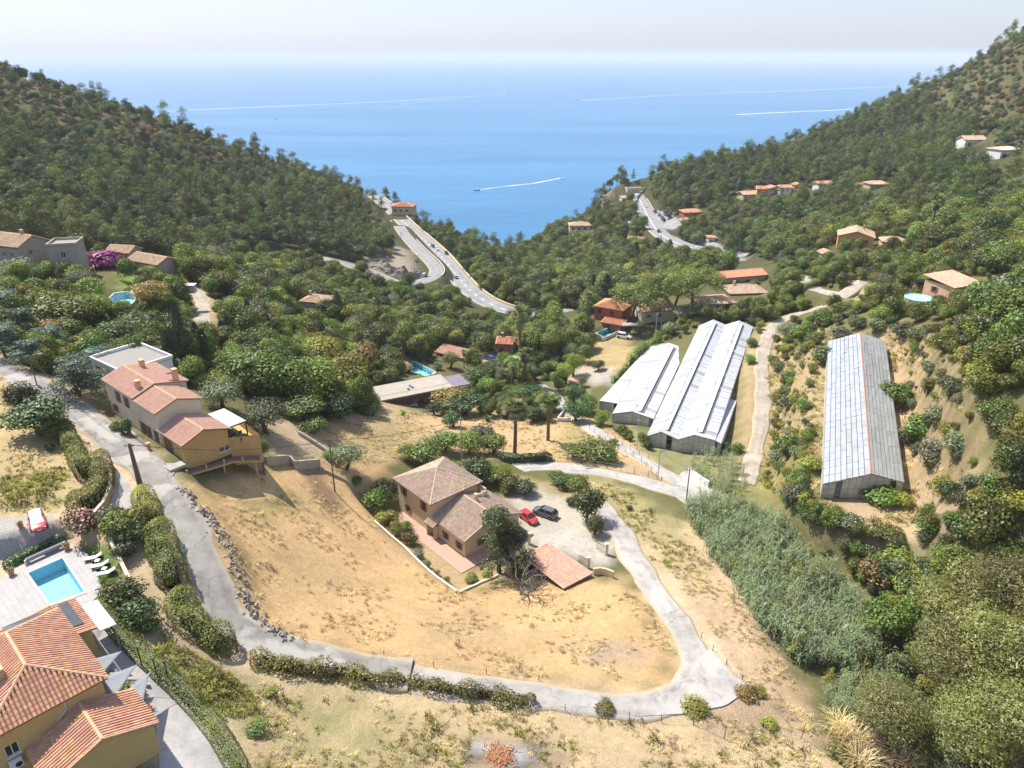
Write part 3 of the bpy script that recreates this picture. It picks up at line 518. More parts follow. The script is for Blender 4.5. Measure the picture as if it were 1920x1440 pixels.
def strip(V, F, T, P, w, tone, nrm=None):
    """blade along polyline P tapering to a point"""
    P = [np.array(p, float) for p in P]; d = P[-1] - P[0]; s = np.cross(d, nrm if nrm is not None else (0, 0, 1.)); s = s / (np.linalg.norm(s) + 1e-9); n0 = len(V)
    k = len(P)
    for i, p in enumerate(P):
        ww = w * (1 - (i / (k - 1)) ** 1.6) * .5 + .004; V += [p - s * ww, p + s * ww]
    for i in range(k - 1): F.append((n0 + 2 * i, n0 + 2 * i + 1, n0 + 2 * i + 3, n0 + 2 * i + 2)); T.append(tone)
def bladeclump(name, rg, n, h, spread, w, m, arch=.5, segs=4, stalks=False, base=.3):
    V, F, T = [], [], []
    for i in range(n):
        a = rg.uniform(0, 6.28); b = np.array((math.cos(a), math.sin(a), 0)); o = rg.normal(size=3) * base; o[2] = 0; hh = h * rg.uniform(.6, 1.1); sp = spread * rg.uniform(.3, 1.1); t = rg.uniform(.65, 1.3)
        if stalks:                                        # cane: upright stem with hanging leaves
            lean = b * rg.uniform(0, .25) * hh; strip(V, F, T, [o, o + lean * .5 + (0, 0, hh * .5), o + lean + (0, 0, hh)], .06, t * .8, (b[1], -b[0], 0.1))
            for k in range(9):
                f = .3 + .7 * k / 9; p = o + lean * f + np.array((0, 0, hh * f)); c = rg.uniform(0, 6.28); e = np.array((math.cos(c), math.sin(c), 0)); L = rg.uniform(.5, .95)
                strip(V, F, T, [p, p + e * L * .5 + (0, 0, L * .3), p + e * L + (0, 0, -L * .12)], w, t * rg.uniform(.8, 1.25))
        else:
            P = [o + b * sp * f + np.array((0, 0, hh * (f ** .8) * (1 - arch * f * f))) for f in np.linspace(0, 1, segs)]; strip(V, F, T, P, w, t)
    return fastmesh(name, np.array(V), np.array(F), [m], np.array(T))
REEDS = [bladeclump('reed', np.random.default_rng(130 + i), 9, 4.2, .6, .11, M_('leaf_reed'), stalks=True, base=.55) for i in range(4)]
PAMPAS = [bladeclump('grass_clump', np.random.default_rng(140 + i), 150, 3.6, 2.2, .07, M_('leaf_straw'), .45, 5, base=.4) for i in range(2)]
YUCCA = [bladeclump('spiky_plant', np.random.default_rng(150 + i), 46, 1.5, 1.3, .16, M_('leaf_bright'), .55, 4, base=.12) for i in range(2)]
TUFT = [bladeclump('tuft', np.random.default_rng(160 + i), 26, .34, .3, .035, M_('leaf_straw'), .35, 3, base=.16) for i in range(3)]
WEED = [bladeclump('weed', np.random.default_rng(165 + i), 30, .4, .35, .06, M_('leaf_bramble'), .4, 3, base=.2) for i in range(2)]
for m in PAMPAS: PROTO.setdefault('pampas', []).append((None, m, 3.4, 2.2, None))
for m in YUCCA: PROTO.setdefault('yucca', []).append((None, m, 1.4, 1.3, None))
for i in range(2):                                        # fan palm
    rg = np.random.default_rng(170 + i); h = 10.; r = 2.2; V, F, T = [], [], []; V2, F2, T2 = [], [], []
    def fan(V, F, T, p, d, L, tone, droop):
        side = unit(np.cross(d, (0, 0, 1.))); e = p + d * L * .45; strip(V, F, T, [p, p + d * L * .25, e], .07, tone * .9)
        for k in range(11):
            a = (k - 5) / 5 * 1.15; q = unit(d * math.cos(a) + side * math.sin(a)); tip = e + q * L * .6 + np.array((0, 0, -droop * L * (.25 + .2 * abs(a)))); strip(V, F, T, [e, e + q * L * .33 + (0, 0, .03), tip], .16, tone * rg.uniform(.85, 1.15))
    for k in range(40):
        a = rg.uniform(0, 6.28); el = rg.uniform(-.5, 1.3); d = np.array((math.cos(a) * math.cos(el), math.sin(a) * math.cos(el), math.sin(el))); fan(V, F, T, np.array((0, 0, h)), d, rg.uniform(1.7, 2.3), rg.uniform(.75, 1.2), .45 if el < .5 else .2)
    for k in range(22):
        a = rg.uniform(0, 6.28); p = np.array((0, 0, h - .25 - rg.random() * 1.1)); d = unit(np.array((math.cos(a) * .55, math.sin(a) * .55, -.8))); fan(V2, F2, T2, p, d, rg.uniform(1.1, 1.6), rg.uniform(.7, 1.2), .3)
    mb = MB(); P = [(math.sin(z * .2 + i) * .12, math.cos(z * .25) * .1, z) for z in np.linspace(-.4, h, 14)]; mb.tube(P, [.34] + [.27 - .09 * k / 12 + (.015 if k % 2 else 0) for k in range(13)], 8)
    put('palm', mb, fastmesh('crown', np.array(V), np.array(F), [M_('frond')], np.array(T)), h + 1.2, r, 'bark_palm', fastmesh('dead_fronds', np.array(V2), np.array(F2), [M_('frond_dead')], np.array(T2)))
def flowers(kind, base, petal, n, seed, size=.16):
    tr, cr, h, r, _ = PROTO[base][0]; rg = np.random.default_rng(seed); V = np.empty(len(cr.vertices) * 3, np.float32); cr.vertices.foreach_get('co', V); V = V.reshape(-1, 4, 3).mean(1); d = V - (0, 0, h * .4); o = np.argsort(-np.linalg.norm(d, axis=1) - d[:, 2] * .6)[:n * 2]; o = rg.choice(o, n, False)
    C = V[o] * 1.03; N = unit(d[o] + .3 * rg.normal(size=(n, 3))); PROTO[kind] = [(tr, cr, h, r, leaf_mesh('flowers', C, N, size, .9, rg.uniform(.7, 1.25, n), rg, M_(petal)))]
flowers('oleander', 'shrub', 'petal_pink', 330, 5, .17); flowers('bougainvillea', 'shrub', 'petal_magenta', 1250, 6, .30)
# ------------------------------------------------------------------ placing plants: each one its own object; labels built from what stands next to it
LAND = {'cream tower house': (815, 930), 'ochre house beside the road': (330, 790), 'pool with sun loungers': (120, 1085), 'villa with the hipped orange roof': (90, 1280), 'flat grey roofed house': (790, 725), 'wide double greenhouse': (1305, 740), 'small greenhouse': (1205, 715), 'ridged greenhouse on the slope': (1615, 780),
 'red car park corner': (60, 985), 'hairpin bend': (1320, 1280), 'reed bed': (1450, 1050), 'white walled flat roof': (240, 660), 'stone tower house': (95, 480), 'stone house by the garden': (262, 485), 'turquoise kidney pool': (230, 560), 'magenta bougainvillea': (205, 505), 'sandy garden path': (378, 585), 'house in the oak wood': (595, 578), 'rock cutting': (690, 490), 'road bend with railing': (820, 515),
 'coastal road wall': (900, 575), 'corner house above the sea': (755, 395), 'pool with straw parasol': (785, 690), 'row of parked blue cars': (935, 670), 'tall palm': (972, 600), 'red walled pool house': (1135, 585), 'white gabled house': (1235, 590), 'open carport house': (1340, 567), 'long orange roof': (1385, 512), 'brown roofed bungalow': (1395, 540), 'white pickup': (1170, 628), 'orange gabled villa': (1600, 450),
 'round raised pool': (1720, 555), 'salmon house': (1805, 530), 'dirt track': (1432, 720), 'lane junction': (1290, 925), 'pair of cars': (1000, 965), 'tiled lean-to': (1050, 1060), 'tall dead tree': (985, 1070), 'four storey block': (1085, 430), 'car park by the town road': (1250, 412), 'terracotta terrace village': (1435, 362), 'white hillside villa': (1885, 285), 'cliff top pines': (1140, 355), 'upper pines': (1200, 545), 'gravel yard': (330, 1320), 'ash heap': (930, 1415), 'brown stone field wall': (430, 1020), 'bamboo thicket': (440, 745), 'right edge of the picture': (1915, 850), 'bottom right corner': (1900, 1420), 'left edge of the picture': (5, 610), 'wooded right slope': (1880, 620), 'dry bank above the greenhouse': (1730, 700), 'valley wood': (650, 620), 'dry terraces': (690, 800), 'palm lawn': (1050, 830), 'tan lawn with umbrella pine': (1090, 670)}
LN = list(LAND); LP = np.array([LAND[k] for k in LN], float); USED = {}; PLANTS = []
ORD = ['', 'second', 'third', 'fourth', 'fifth', 'sixth', 'seventh', 'eighth', 'ninth', 'tenth', 'eleventh', 'twelfth', 'thirteenth', 'fourteenth', 'fifteenth', 'sixteenth']
ORD += ['%s' % k for k in ('seventeenth', 'eighteenth', 'nineteenth', 'twentieth', 'twenty-first', 'twenty-second', 'twenty-third', 'twenty-fourth', 'twenty-fifth')]
def label_plants():
    todo = {}
    for o, desc, (x, y, z), fixed in PLANTS:
        if fixed: o['label'] = fixed; continue
        u, v, D = proj(x, y, z + 1.5); d = np.hypot(LP[:, 0] - u, (LP[:, 1] - v) * 1.3); k = int(np.argmin(d)); du, dv = u - LP[k, 0], v - LP[k, 1]
        rel = ('left of' if du < 0 else 'right of') if abs(du) > abs(dv) * 1.1 else ('beyond' if dv < 0 else 'in front of'); todo.setdefault((desc, rel, k), []).append((d[k], o))
    for (desc, rel, k), L in todo.items():
        for i, (_, o) in enumerate(sorted(L, key=lambda q: q[0])):
            o['label'] = '%s %s the %s' % (desc, rel, LN[k]) + ('' if len(L) == 1 else ', nearest one' if i == 0 else ', %s nearest' % ORD[min(i, len(ORD) - 1)])
OCC = []                                                  # footprints taken (x, y, r)
CLEAR = []                                                # picture boxes that stay in view: u0 v0 u1 v1 depth
DESC = {'oak': 'dark round oak', 'olive': 'grey green olive tree', 'roundtree': 'rounded garden tree', 'airy': 'loose leafy tree', 'euc': 'tall feathery eucalyptus', 'pine': 'shaggy maritime pine', 'conifer': 'dense dark conifer', 'umbrella': 'flat topped umbrella pine', 'cypress': 'slim dark cypress', 'cedar': 'blue green cedar', 'shrub': 'rounded bush', 'palm': 'fan palm', 'pampas': 'pale arching grass clump', 'yucca': 'spiky green plant', 'oleander': 'pink flowering oleander', 'bougainvillea': 'magenta bougainvillea bush'}
NAME = {'oak': 'oak_tree', 'olive': 'olive_tree', 'roundtree': 'garden_tree', 'airy': 'leafy_tree', 'euc': 'eucalyptus_tree', 'pine': 'pine_tree', 'conifer': 'conifer_tree', 'umbrella': 'umbrella_pine', 'cypress': 'cypress_tree', 'cedar': 'cedar_tree', 'shrub': 'shrub', 'palm': 'palm_tree', 'pampas': 'grass_clump', 'yucca': 'spiky_plant', 'oleander': 'oleander_shrub', 'bougainvillea': 'bougainvillea_shrub'}
TONEW = {'leaf_dark': 'dark green', 'leaf_mid': 'mid green', 'leaf_bright': 'bright green', 'leaf_lime': 'lime green', 'leaf_yellow': 'yellowish', 'leaf_grey': 'grey green', 'leaf_olive': 'olive green', 'leaf_rust': 'rust brown', 'leaf_brown': 'dry brown', 'leaf_bramble': 'yellow green', 'leaf_autumn': 'golden brown', 'leaf_hedge': 'green', 'leaf_oak': 'deep green', 'leaf_pine': 'pine green', 'leaf_blue': 'blue green', 'leaf_euc': 'sage green'}
ALT = {('oak', 'leaf_dark'): 'holm_oak', ('oak', 'leaf_mid'): 'broadleaf_tree', ('oak', 'leaf_olive'): 'grey_oak', ('oak', 'leaf_bramble'): 'carob_tree', ('oak', 'leaf_autumn'): 'golden_oak'}
CAT = {'shrub': 'shrub', 'pampas': 'grass', 'yucca': 'plant', 'oleander': 'shrub', 'bougainvillea': 'shrub'}
def setmat(o, name):
    o.material_slots[0].link = 'OBJECT'; o.material_slots[0].material = M_(name)
def plant(kind, p, h, r=None, leaf=None, label=None, group=None, desc=None, rg=random):
    V = PROTO[kind]; tr, cr, h0, r0, ex = V[rg.randrange(len(V))]; sz = h / h0; sx = (r / r0) if r else sz; x, y, z = p; rz = rg.uniform(0, 6.28)
    if kind in ('oak', 'olive', 'roundtree', 'airy', 'shrub', 'euc', 'pine') and desc is None: sx *= 1.22; sz *= 1.12 if kind != 'pine' else .92
    if tr is None and ex is None: o = link(NAME[kind], cr); root = o; kids = []
    else:
        root = link(NAME[kind], None); kids = []
        if tr is not None: kids.append(link('trunk', tr, root))
        o = link('crown' if tr else 'foliage', cr, root)
        if ex is not None: link(ex.name.split('.')[0], ex, root, kind='stuff' if 'flower' in ex.name else None)
    if leaf: setmat(o, leaf)
    root.location = (float(x), float(y), float(z) - .03); root.rotation_euler = (0, 0, rz); root.scale = (sx * rg.uniform(.92, 1.08), sx * rg.uniform(.92, 1.08), sz)
    d = desc or ((TONEW[leaf] + ' ' + {'shrub': 'rounded bush', 'roundtree': 'round garden tree', 'airy': 'loose leafy tree', 'oak': 'round tree'}.get(kind, DESC[kind])) if leaf in TONEW and kind in ('shrub', 'roundtree', 'airy', 'oak') else DESC[kind])
    root.name = ALT.get((kind, leaf), NAME[kind]); root['category'] = CAT.get(kind, 'tree'); root['group'] = group or {'shrub': 'shrubs of the valley'}.get(kind, 'trees of the valley'); PLANTS.append((root, d, (x, y, z), label)); OCC.append((x, y, (r or r0 * sz) * .5)); return root
def plants(kind, L, leaf=None, **kw):
    for e in L:
        u, v, h = e[:3]; p = G(u, v); plant(kind, p, h, e[3] if len(e) > 3 and e[3] else None, (e[4] if len(e) > 4 else None) or leaf, **kw)
def hedge(name, px, wdt, hgt, leaf, label, dens=55, size=.26, rough=.18, seed=1, z0=0, rnd=.35, world=None):
    P = resample(smooth(np.array([G(u, v) for u, v in px]) if world is None else np.array(world, float), 2), .5); P[:, 2] = gz(P[:, 0], P[:, 1]) + z0; rg = np.random.default_rng(seed); T = np.gradient(P[:, :2], axis=0); T /= np.linalg.norm(T, axis=1)[:, None] + 1e-9; N2 = np.c_[-T[:, 1], T[:, 0]]
    L = len(P) * .5; n = int(L * (2 * hgt + wdt) * dens); s = rg.uniform(0, len(P) - 1.001, n); i = s.astype(int); f = (s - i)[:, None]; c = P[i] * (1 - f) + P[i + 1] * f; nn = N2[i]
    a = rg.uniform(-.15, math.pi + .15, n); e = 2.0 + 4 * (1 - rnd); ca, sa = np.cos(a), np.sin(a); k = (np.abs(ca) ** e + np.abs(sa) ** e) ** (-1 / e); lump = 1 + rough * (np.sin(s * .9 + seed) * .5 + np.sin(s * .37 + a * 2) * .6) + rg.normal(size=n) * rough * .35
    endt = np.clip(np.minimum(s, len(P) - 1 - s) * .5 / (wdt * .5), .05, 1) ** .4
    C = np.c_[c[:, :2] + nn * (ca * k * lump * wdt / 2 * endt)[:, None], c[:, 2] + np.maximum(sa, 0) * k * lump * hgt * (.55 + .45 * endt) + .03]
    Nn = unit(np.c_[nn * ca[:, None], np.maximum(sa, .05)] + .55 * rand_dirs(rg, n)); tone = rg.uniform(.62, 1.38, n) * (1 + .3 * np.sin(s * .5) * np.sin(s * .17 + 1))
    me = leaf_mesh(name, C, Nn, size, .6, tone, rg, M_(leaf)); o = link(name, me, None, label, 'hedge'); mb = MB(); W = wdt * .27; H = hgt * .6
    for j in range(2, len(P) - 4, 2):
        q, q2 = P[j], P[min(j + 2, len(P) - 1)]; n1, n2 = N2[j] * W, N2[min(j + 2, len(P) - 1)] * W
        A = [(*(q[:2] - n1), q[2] - .3), (*(q[:2] + n1), q[2] - .3), (*(q[:2] + n1 * .7), q[2] + H), (*(q[:2] - n1 * .7), q[2] + H)]; B = [(*(q2[:2] - n2), q2[2] - .3), (*(q2[:2] + n2), q2[2] - .3), (*(q2[:2] + n2 * .7), q2[2] + H), (*(q2[:2] - n2 * .7), q2[2] + H)]
        mb.add(A + B, ((0, 4, 7, 3), (1, 2, 6, 5), (3, 7, 6, 2), (0, 3, 2, 1), (4, 5, 6, 7)))
    mb.v and mb.obj('branches', M_(leaf), o); [OCC.append((q[0], q[1], wdt * .6)) for q in P[::2]]; return o
def scatter(name, P, rots, scl, idx, meshes, label, leaves=None, kind='stuff'):
    """one uncountable mass: instances on points (geometry nodes)"""
    col = bpy.data.collections.new(name + '_kinds')
    for i, m in enumerate(meshes):
        if m is None: continue
        col.objects.link(bpy.data.objects.new('%s_kind_%02d' % (name, i), m))
    me = bpy.data.meshes.new(name); me.vertices.add(len(P)); me.vertices.foreach_set('co', np.asarray(P, np.float32).ravel())
    for nme, typ, arr in (('rz', 'FLOAT', rots), ('scl', 'FLOAT_VECTOR', scl), ('idx', 'INT', idx)):
        a = me.attributes.new(nme, typ, 'POINT'); a.data.foreach_set('vector' if typ == 'FLOAT_VECTOR' else 'value', np.asarray(arr).astype(np.int32 if typ == 'INT' else np.float32).ravel())
    o = link(name, me, None, label, None, None, kind); ng = bpy.data.node_groups.new(name, 'GeometryNodeTree'); ng.interface.new_socket('Geometry', in_out='INPUT', socket_type='NodeSocketGeometry'); ng.interface.new_socket('Geometry', in_out='OUTPUT', socket_type='NodeSocketGeometry')
    gi = ng.nodes.new('NodeGroupInput'); go = ng.nodes.new('NodeGroupOutput'); ci = ng.nodes.new('GeometryNodeCollectionInfo'); ci.inputs['Collection'].default_value = col; ci.inputs['Separate Children'].default_value = True; ci.inputs['Reset Children'].default_value = True
    ip = ng.nodes.new('GeometryNodeInstanceOnPoints'); ip.inputs['Pick Instance'].default_value = True
    def att(n, dt): a = ng.nodes.new('GeometryNodeInputNamedAttribute'); a.data_type = dt; a.inputs['Name'].default_value = n; return a.outputs['Attribute']
    cx = ng.nodes.new('ShaderNodeCombineXYZ'); L = ng.links; L.new(att('rz', 'FLOAT'), cx.inputs[2]); L.new(gi.outputs[0], ip.inputs['Points']); L.new(ci.outputs[0], ip.inputs['Instance']); L.new(att('idx', 'INT'), ip.inputs['Instance Index']); L.new(cx.outputs[0], ip.inputs['Rotation']); L.new(att('scl', 'FLOAT_VECTOR'), ip.inputs['Scale']); L.new(ip.outputs[0], go.inputs[0])
    md = o.modifiers.new('scatter', 'NODES'); md.node_group = ng; return o
def world_grid(px, spacing, seed, jit=.5, maxv=None, G_=True):
    """jittered points over the ground under a picture outline"""
    P = np.array([G(u, v) for u, v in px])[:, :2]; rg = np.random.default_rng(seed); a = np.arange(P[:, 0].min() - 5, P[:, 0].max() + 5, spacing); b = np.arange(P[:, 1].min() - 5, P[:, 1].max() + 5, spacing); X, Y = np.meshgrid(a, b); X = X.ravel() + rg.uniform(-jit, jit, X.size) * spacing; Y = Y.ravel() + rg.uniform(-jit, jit, Y.size) * spacing
    Z = gz(X, Y); u, v, D = proj(X, Y, Z); k = inpoly(u, v, np.array(px, float)) & (Z > -79); return np.c_[X, Y, Z][k], u[k], v[k], D[k]
def free(x, y, z, r, h, extra=0):
    for ox, oy, orr in OCC:
        if (ox - x) ** 2 + (oy - y) ** 2 < (orr + r * .55 + extra) ** 2: return False
    u, v, D = proj(x, y, z + h * .5); du = r * FPX / D * 1.08; dv = h * .56 * FPX / D
    for a, b, c, d, dd in CLEAR:
        if D < dd and u + du > a and u - du < c and v + dv > b and v - dv < d: return False
    return True
# ------------------------------------------------------------------ building materials
mat('wall_cream', (.56, .45, .29), .9, .10, .8, .15, stain=(.46, .37, .25)); mat('wall_ochre', (.50, .335, .135), .9, .10, .7, .15, stain=(.36, .26, .14)); mat('wall_pale', (.60, .53, .40), .9, .10, .7, .15, stain=(.48, .42, .33)); mat('wall_yellow', (.54, .385, .17), .9, .07, .9, .12)
mat('wall_white', (.74, .73, .70), .85, .07, .8, .1); mat('wall_red', (.34, .10, .075), .9, .12, .8, .1); mat('wall_salmon', (.60, .36, .22), .9, .10, .8, .1); mat('wall_orange', (.62, .34, .15), .9, .1, .8, .1); mat('wall_dark', (.085, .07, .066), .8, .15, 1.2, .1); mat('wall_grey', (.42, .40, .37), .9, .12, .8, .1)
mat('tile_orange', (.52, .29, .19), .85, .10, 3, .2, tone=True); mat('tile_pink', (.54, .33, .25), .85, .08, 3, .2, tone=True); mat('tile_old', (.43, .33, .255), .9, .14, 3, .25, tone=True); mat('tile_tan', (.52, .38, .27), .9, .12, 3, .2, tone=True); mat('tile_terra', (.54, .265, .16), .85, .1, 2, .2, tone=True)
mat('roof_under', (.22, .115, .075), .9, .1); mat('ridge_clay', (.58, .37, .22), .85, .12, 3, .1); mat('ridge_old', (.46, .36, .28), .9, .12, 3, .1); mat('roof_felt', (.36, .325, .275), .95, .12, .6, .2, stain=(.27, .25, .21)); mat('roof_gravel', (.27, .255, .235), .95, .1, 2, .2)
mat('frame_white', (.72, .71, .68), .6, .05); mat('frame_brown', (.13, .065, .04), .7, .15); mat('shutter_brown', (.20, .10, .07), .7, .12); mat('shutter_blue', (.25, .33, .40), .7, .1); glassmat('pane', (.03, .035, .04)); glassmat('pane_light', (.20, .24, .27), .15)
mat('metal_grey', (.33, .34, .35), .45, .1, 2, 0, .6); mat('metal_dark', (.05, .05, .055), .5, .1, 2, 0, .3); mat('zinc', (.45, .46, .48), .4, .08, 2, 0, .7); mat('stone_rubble', (.37, .32, .26), .95, .2, 1.5, .5); mat('terracotta', (.46, .28, .215), .85, .10, 2.5, .1); mat('terracotta_pot', (.44, .19, .10), .8, .1); mat('wood_pole', (.16, .125, .10), .9, .2, 4, .3); mat('concrete_post', (.42, .40, .37), .9, .15); mat('rust', (.20, .10, .06), .9, .3, 3, .2); mat('fabric_grey', (.22, .235, .255), .9, .06); mat('fabric_white', (.72, .73, .74), .9, .04); mat('canvas', (.45, .45, .45), .9, .04); mat('plastic_black', (.03, .03, .033), .5, .1); mat('deck_stone', (.37, .36, .35), .8, .08, .9, .05)
_t = M_('deck_stone').node_tree; _p = _t.nodes['Principled BSDF']; _b = nd(_t, 'ShaderNodeTexBrick', Scale=1.0); _b.inputs['Mortar Size'].default_value = .012; _b.inputs['Brick Width'].default_value = .9; _b.inputs['Row Height'].default_value = .6; _b.inputs['Color1'].default_value = (1, 1, 1, 1); _b.inputs['Color2'].default_value = (.93, .93, .92, 1); _b.inputs['Mortar'].default_value = (.62, .6, .57, 1)
_mp = nd(_t, 'ShaderNodeMapping'); _mp.inputs['Rotation'].default_value = (0, 0, .75); _t.links.new(geo_pos(_t), _mp.inputs[0]); _t.links.new(_mp.outputs[0], _b.inputs[0]); _src = _p.inputs['Base Color'].links[0].from_socket; _t.links.new(mixc(_t, 1.0, _src, _b.outputs[0], 'MULTIPLY'), _p.inputs['Base Color']); mat('solar_dark', (.055, .058, .068), .35, .1, 1, 0, 0, .5); mat('straw_thatch', (.36, .27, .17), 1, .2, 5, .4)
def tile_mesh(planes, m, pitch=.26, row=.42, seed=0, lift=.05, var=.22):
    """barrel tiles over roof planes (A eave left, B eave right, C top right, D top left)"""
    rg = np.random.default_rng(seed); AV, AT = [], []
    for A, B, C, D in planes:
        A, B, C, D = [np.array(q, float) for q in (A, B, C, D)]; L = np.linalg.norm(B - A); e = (B - A) / L; nn = np.cross(e, (D + C) / 2 - A); nn /= np.linalg.norm(nn); wv = np.cross(nn, e)
        if nn[2] < 0: nn = -nn; wv = np.cross(nn, e)
        if wv[2] < 0: wv = -wv
        ds, dv = (D - A) @ e, (D - A) @ wv; cs, cv = (C - A) @ e, (C - A) @ wv; nc = max(2, int(round(L / pitch))); p = L / nc
        for k in range(nc):
            s = (k + .5) * p; top = dv if cs - ds < 1e-6 else dv + (cv - dv) * np.clip((s - ds) / (cs - ds), 0, 1)
            if s < ds: top = min(top, s / ds * dv)
            if s > cs: top = min(top, (L - s) / (L - cs) * cv)
            nr = int(math.ceil(top / row))
            for j in range(nr):
                v0, v1 = j * row, min((j + 1) * row + .05, top)
                if v1 - v0 < .06: continue
                o = A + e * s; V = []
                for v, up in ((v0 - .03, lift + .035), (v1, lift)):
                    c = o + wv * v + nn * (up - lift)
                    for q, hh in ((-.40, -.06), (-.22, .42), (.22, .42), (.40, -.06)): V.append(c + e * (q * p) + nn * (hh * p + lift * .4))
                AV.append(V); AT.append(rg.uniform(1 - var, 1 + var * .7) * np.array((1, rg.uniform(.86, 1.12), rg.uniform(.8, 1.15))))
    AV = np.array(AV); n = len(AV); F = (np.arange(n) * 8)[:, None, None] + np.array(((0, 1, 5, 4), (1, 2, 6, 5), (2, 3, 7, 6), (0, 4, 7, 3)))[None]; F = F[:, :3]
    return fastmesh('roof_tiles', AV.reshape(-1, 3), F.reshape(-1, 4), [m], np.repeat(np.array(AT), 3, 0))
def panel(mb, O, e, L, z0, z1, ops, depth=.16, thick=None):
    """wall panel from O along e with openings (s0 s1 t0 t1) cut out and reveals; outward normal is right of e"""
    O = np.array(O, float); e = np.array((*e, 0.)); n = np.array((e[1], -e[0], 0)); ss = sorted({0, L, *[q for o in ops for q in o[:2]]}); ts = sorted({z0, z1, *[q for o in ops for q in o[2:4]]})
    for a, b in zip(ss[:-1], ss[1:]):
        for c, d in zip(ts[:-1], ts[1:]):
            if any(o[0] <= a + 1e-6 and b <= o[1] + 1e-6 and o[2] <= c + 1e-6 and d <= o[3] + 1e-6 for o in ops): continue
            mb.quad(O + e * a + (0, 0, c), O + e * b + (0, 0, c), O + e * b + (0, 0, d), O + e * a + (0, 0, d))
    for s0, s1, t0, t1 in [o[:4] for o in ops]:
        P = [O + e * s0 + (0, 0, t0), O + e * s1 + (0, 0, t0), O + e * s1 + (0, 0, t1), O + e * s0 + (0, 0, t1)]; Q = [p - n * depth for p in P]
        for i in range(4): mb.quad(P[i], P[(i + 1) % 4], Q[(i + 1) % 4], Q[i])
def window_part(root, O, e, o, style, depth=.16):
    """window in an opening: frame > pane, shutters"""
    s0, s1, t0, t1 = o[:4]; O = np.array(O, float); e3 = np.array((*e, 0.)); n = np.array((e[1], -e[0], 0)); c = O + e3 * (s0 + s1) / 2 - n * (depth - .04); wd, ht = s1 - s0, t1 - t0; fm = 'frame_brown' if style in ('brown', 'door') else 'frame_white'; rz = math.atan2(e[1], e[0])
    mb = MB()
    for q in (-wd / 2 + .035, 0, wd / 2 - .035): mb.box(c + e3 * q + (0, 0, (t0 + t1) / 2), (.07, .06, ht), rz)
    for z in (t0 + .035, t1 - .035): mb.box(c + (0, 0, z), (wd - .14, .055, .07), rz)
    if style != 'door': mb.box(O + e3 * (s0 + s1) / 2 + n * .04 + (0, 0, t0 - .03), (wd + .16, .14, .07), rz)
    wn = mb.obj('door' if style == 'door' else 'window', M_(fm), root); mb = MB(); mb.box(O + e3 * (s0 + s1) / 2 - n * (depth - .015) + (0, 0, (t0 + t1) / 2), (wd - .02, .02, ht - .02), rz); mb.obj('pane', M_('pane' if style != 'door' else 'shutter_brown'), wn)
    if style in ('brown', 'blue') and wd < 2:
        for sg in (-1, 1):
            mb = MB(); mb.box(O + e3 * ((s0 + s1) / 2 + sg * (wd / 2 + wd * .25)) + n * .035 + (0, 0, (t0 + t1) / 2), (wd * .48, .045, ht), rz)
            for k in range(5): mb.box(O + e3 * ((s0 + s1) / 2 + sg * (wd / 2 + wd * .25)) + n * .065 + (0, 0, t0 + ht * (k + .5) / 5), (wd * .40, .02, ht * .1), rz)
            mb.obj('shutter', M_('shutter_brown' if style == 'brown' else 'shutter_blue'), wn)
def roof_planes(kind, x0, x1, y0, y1, h, hr, yr=None, ov=.35, inset=None):
    X0, X1, Y0, Y1 = x0 - ov, x1 + ov, y0 - ov, y1 + ov; ym = (y0 + y1) / 2 if yr is None else yr
    if kind == 'gable': return [((X0, Y0, h), (X1, Y0, h), (X1, ym, hr), (X0, ym, hr)), ((X1, Y1, h), (X0, Y1, h), (X0, ym, hr), (X1, ym, hr))]
    if kind == 'gabley':
        xm = (x0 + x1) / 2 if yr is None else yr; return [((X1, Y0, h), (X1, Y1, h), (xm, Y1, hr), (xm, Y0, hr)), ((X0, Y1, h), (X0, Y0, h), (xm, Y0, hr), (xm, Y1, hr))]
    if kind == 'hip':
        i = (Y1 - Y0) / 2 if inset is None else inset; i = min(i, (X1 - X0) / 2 - .01); a, b = X0 + i, X1 - i
        return [((X0, Y0, h), (X1, Y0, h), (b, ym, hr), (a, ym, hr)), ((X1, Y1, h), (X0, Y1, h), (a, ym, hr), (b, ym, hr)), ((X1, Y0, h), (X1, Y1, h), (b, ym, hr), (b, ym, hr)), ((X0, Y1, h), (X0, Y0, h), (a, ym, hr), (a, ym, hr))]
    if kind == 'shed': return [((X0, Y0, h), (X1, Y0, h), (X1, Y1, hr), (X0, Y1, hr))]
    if kind == 'shedx': return [((X1, Y0, h), (X1, Y1, h), (X0, Y1, hr), (X0, Y0, hr))]
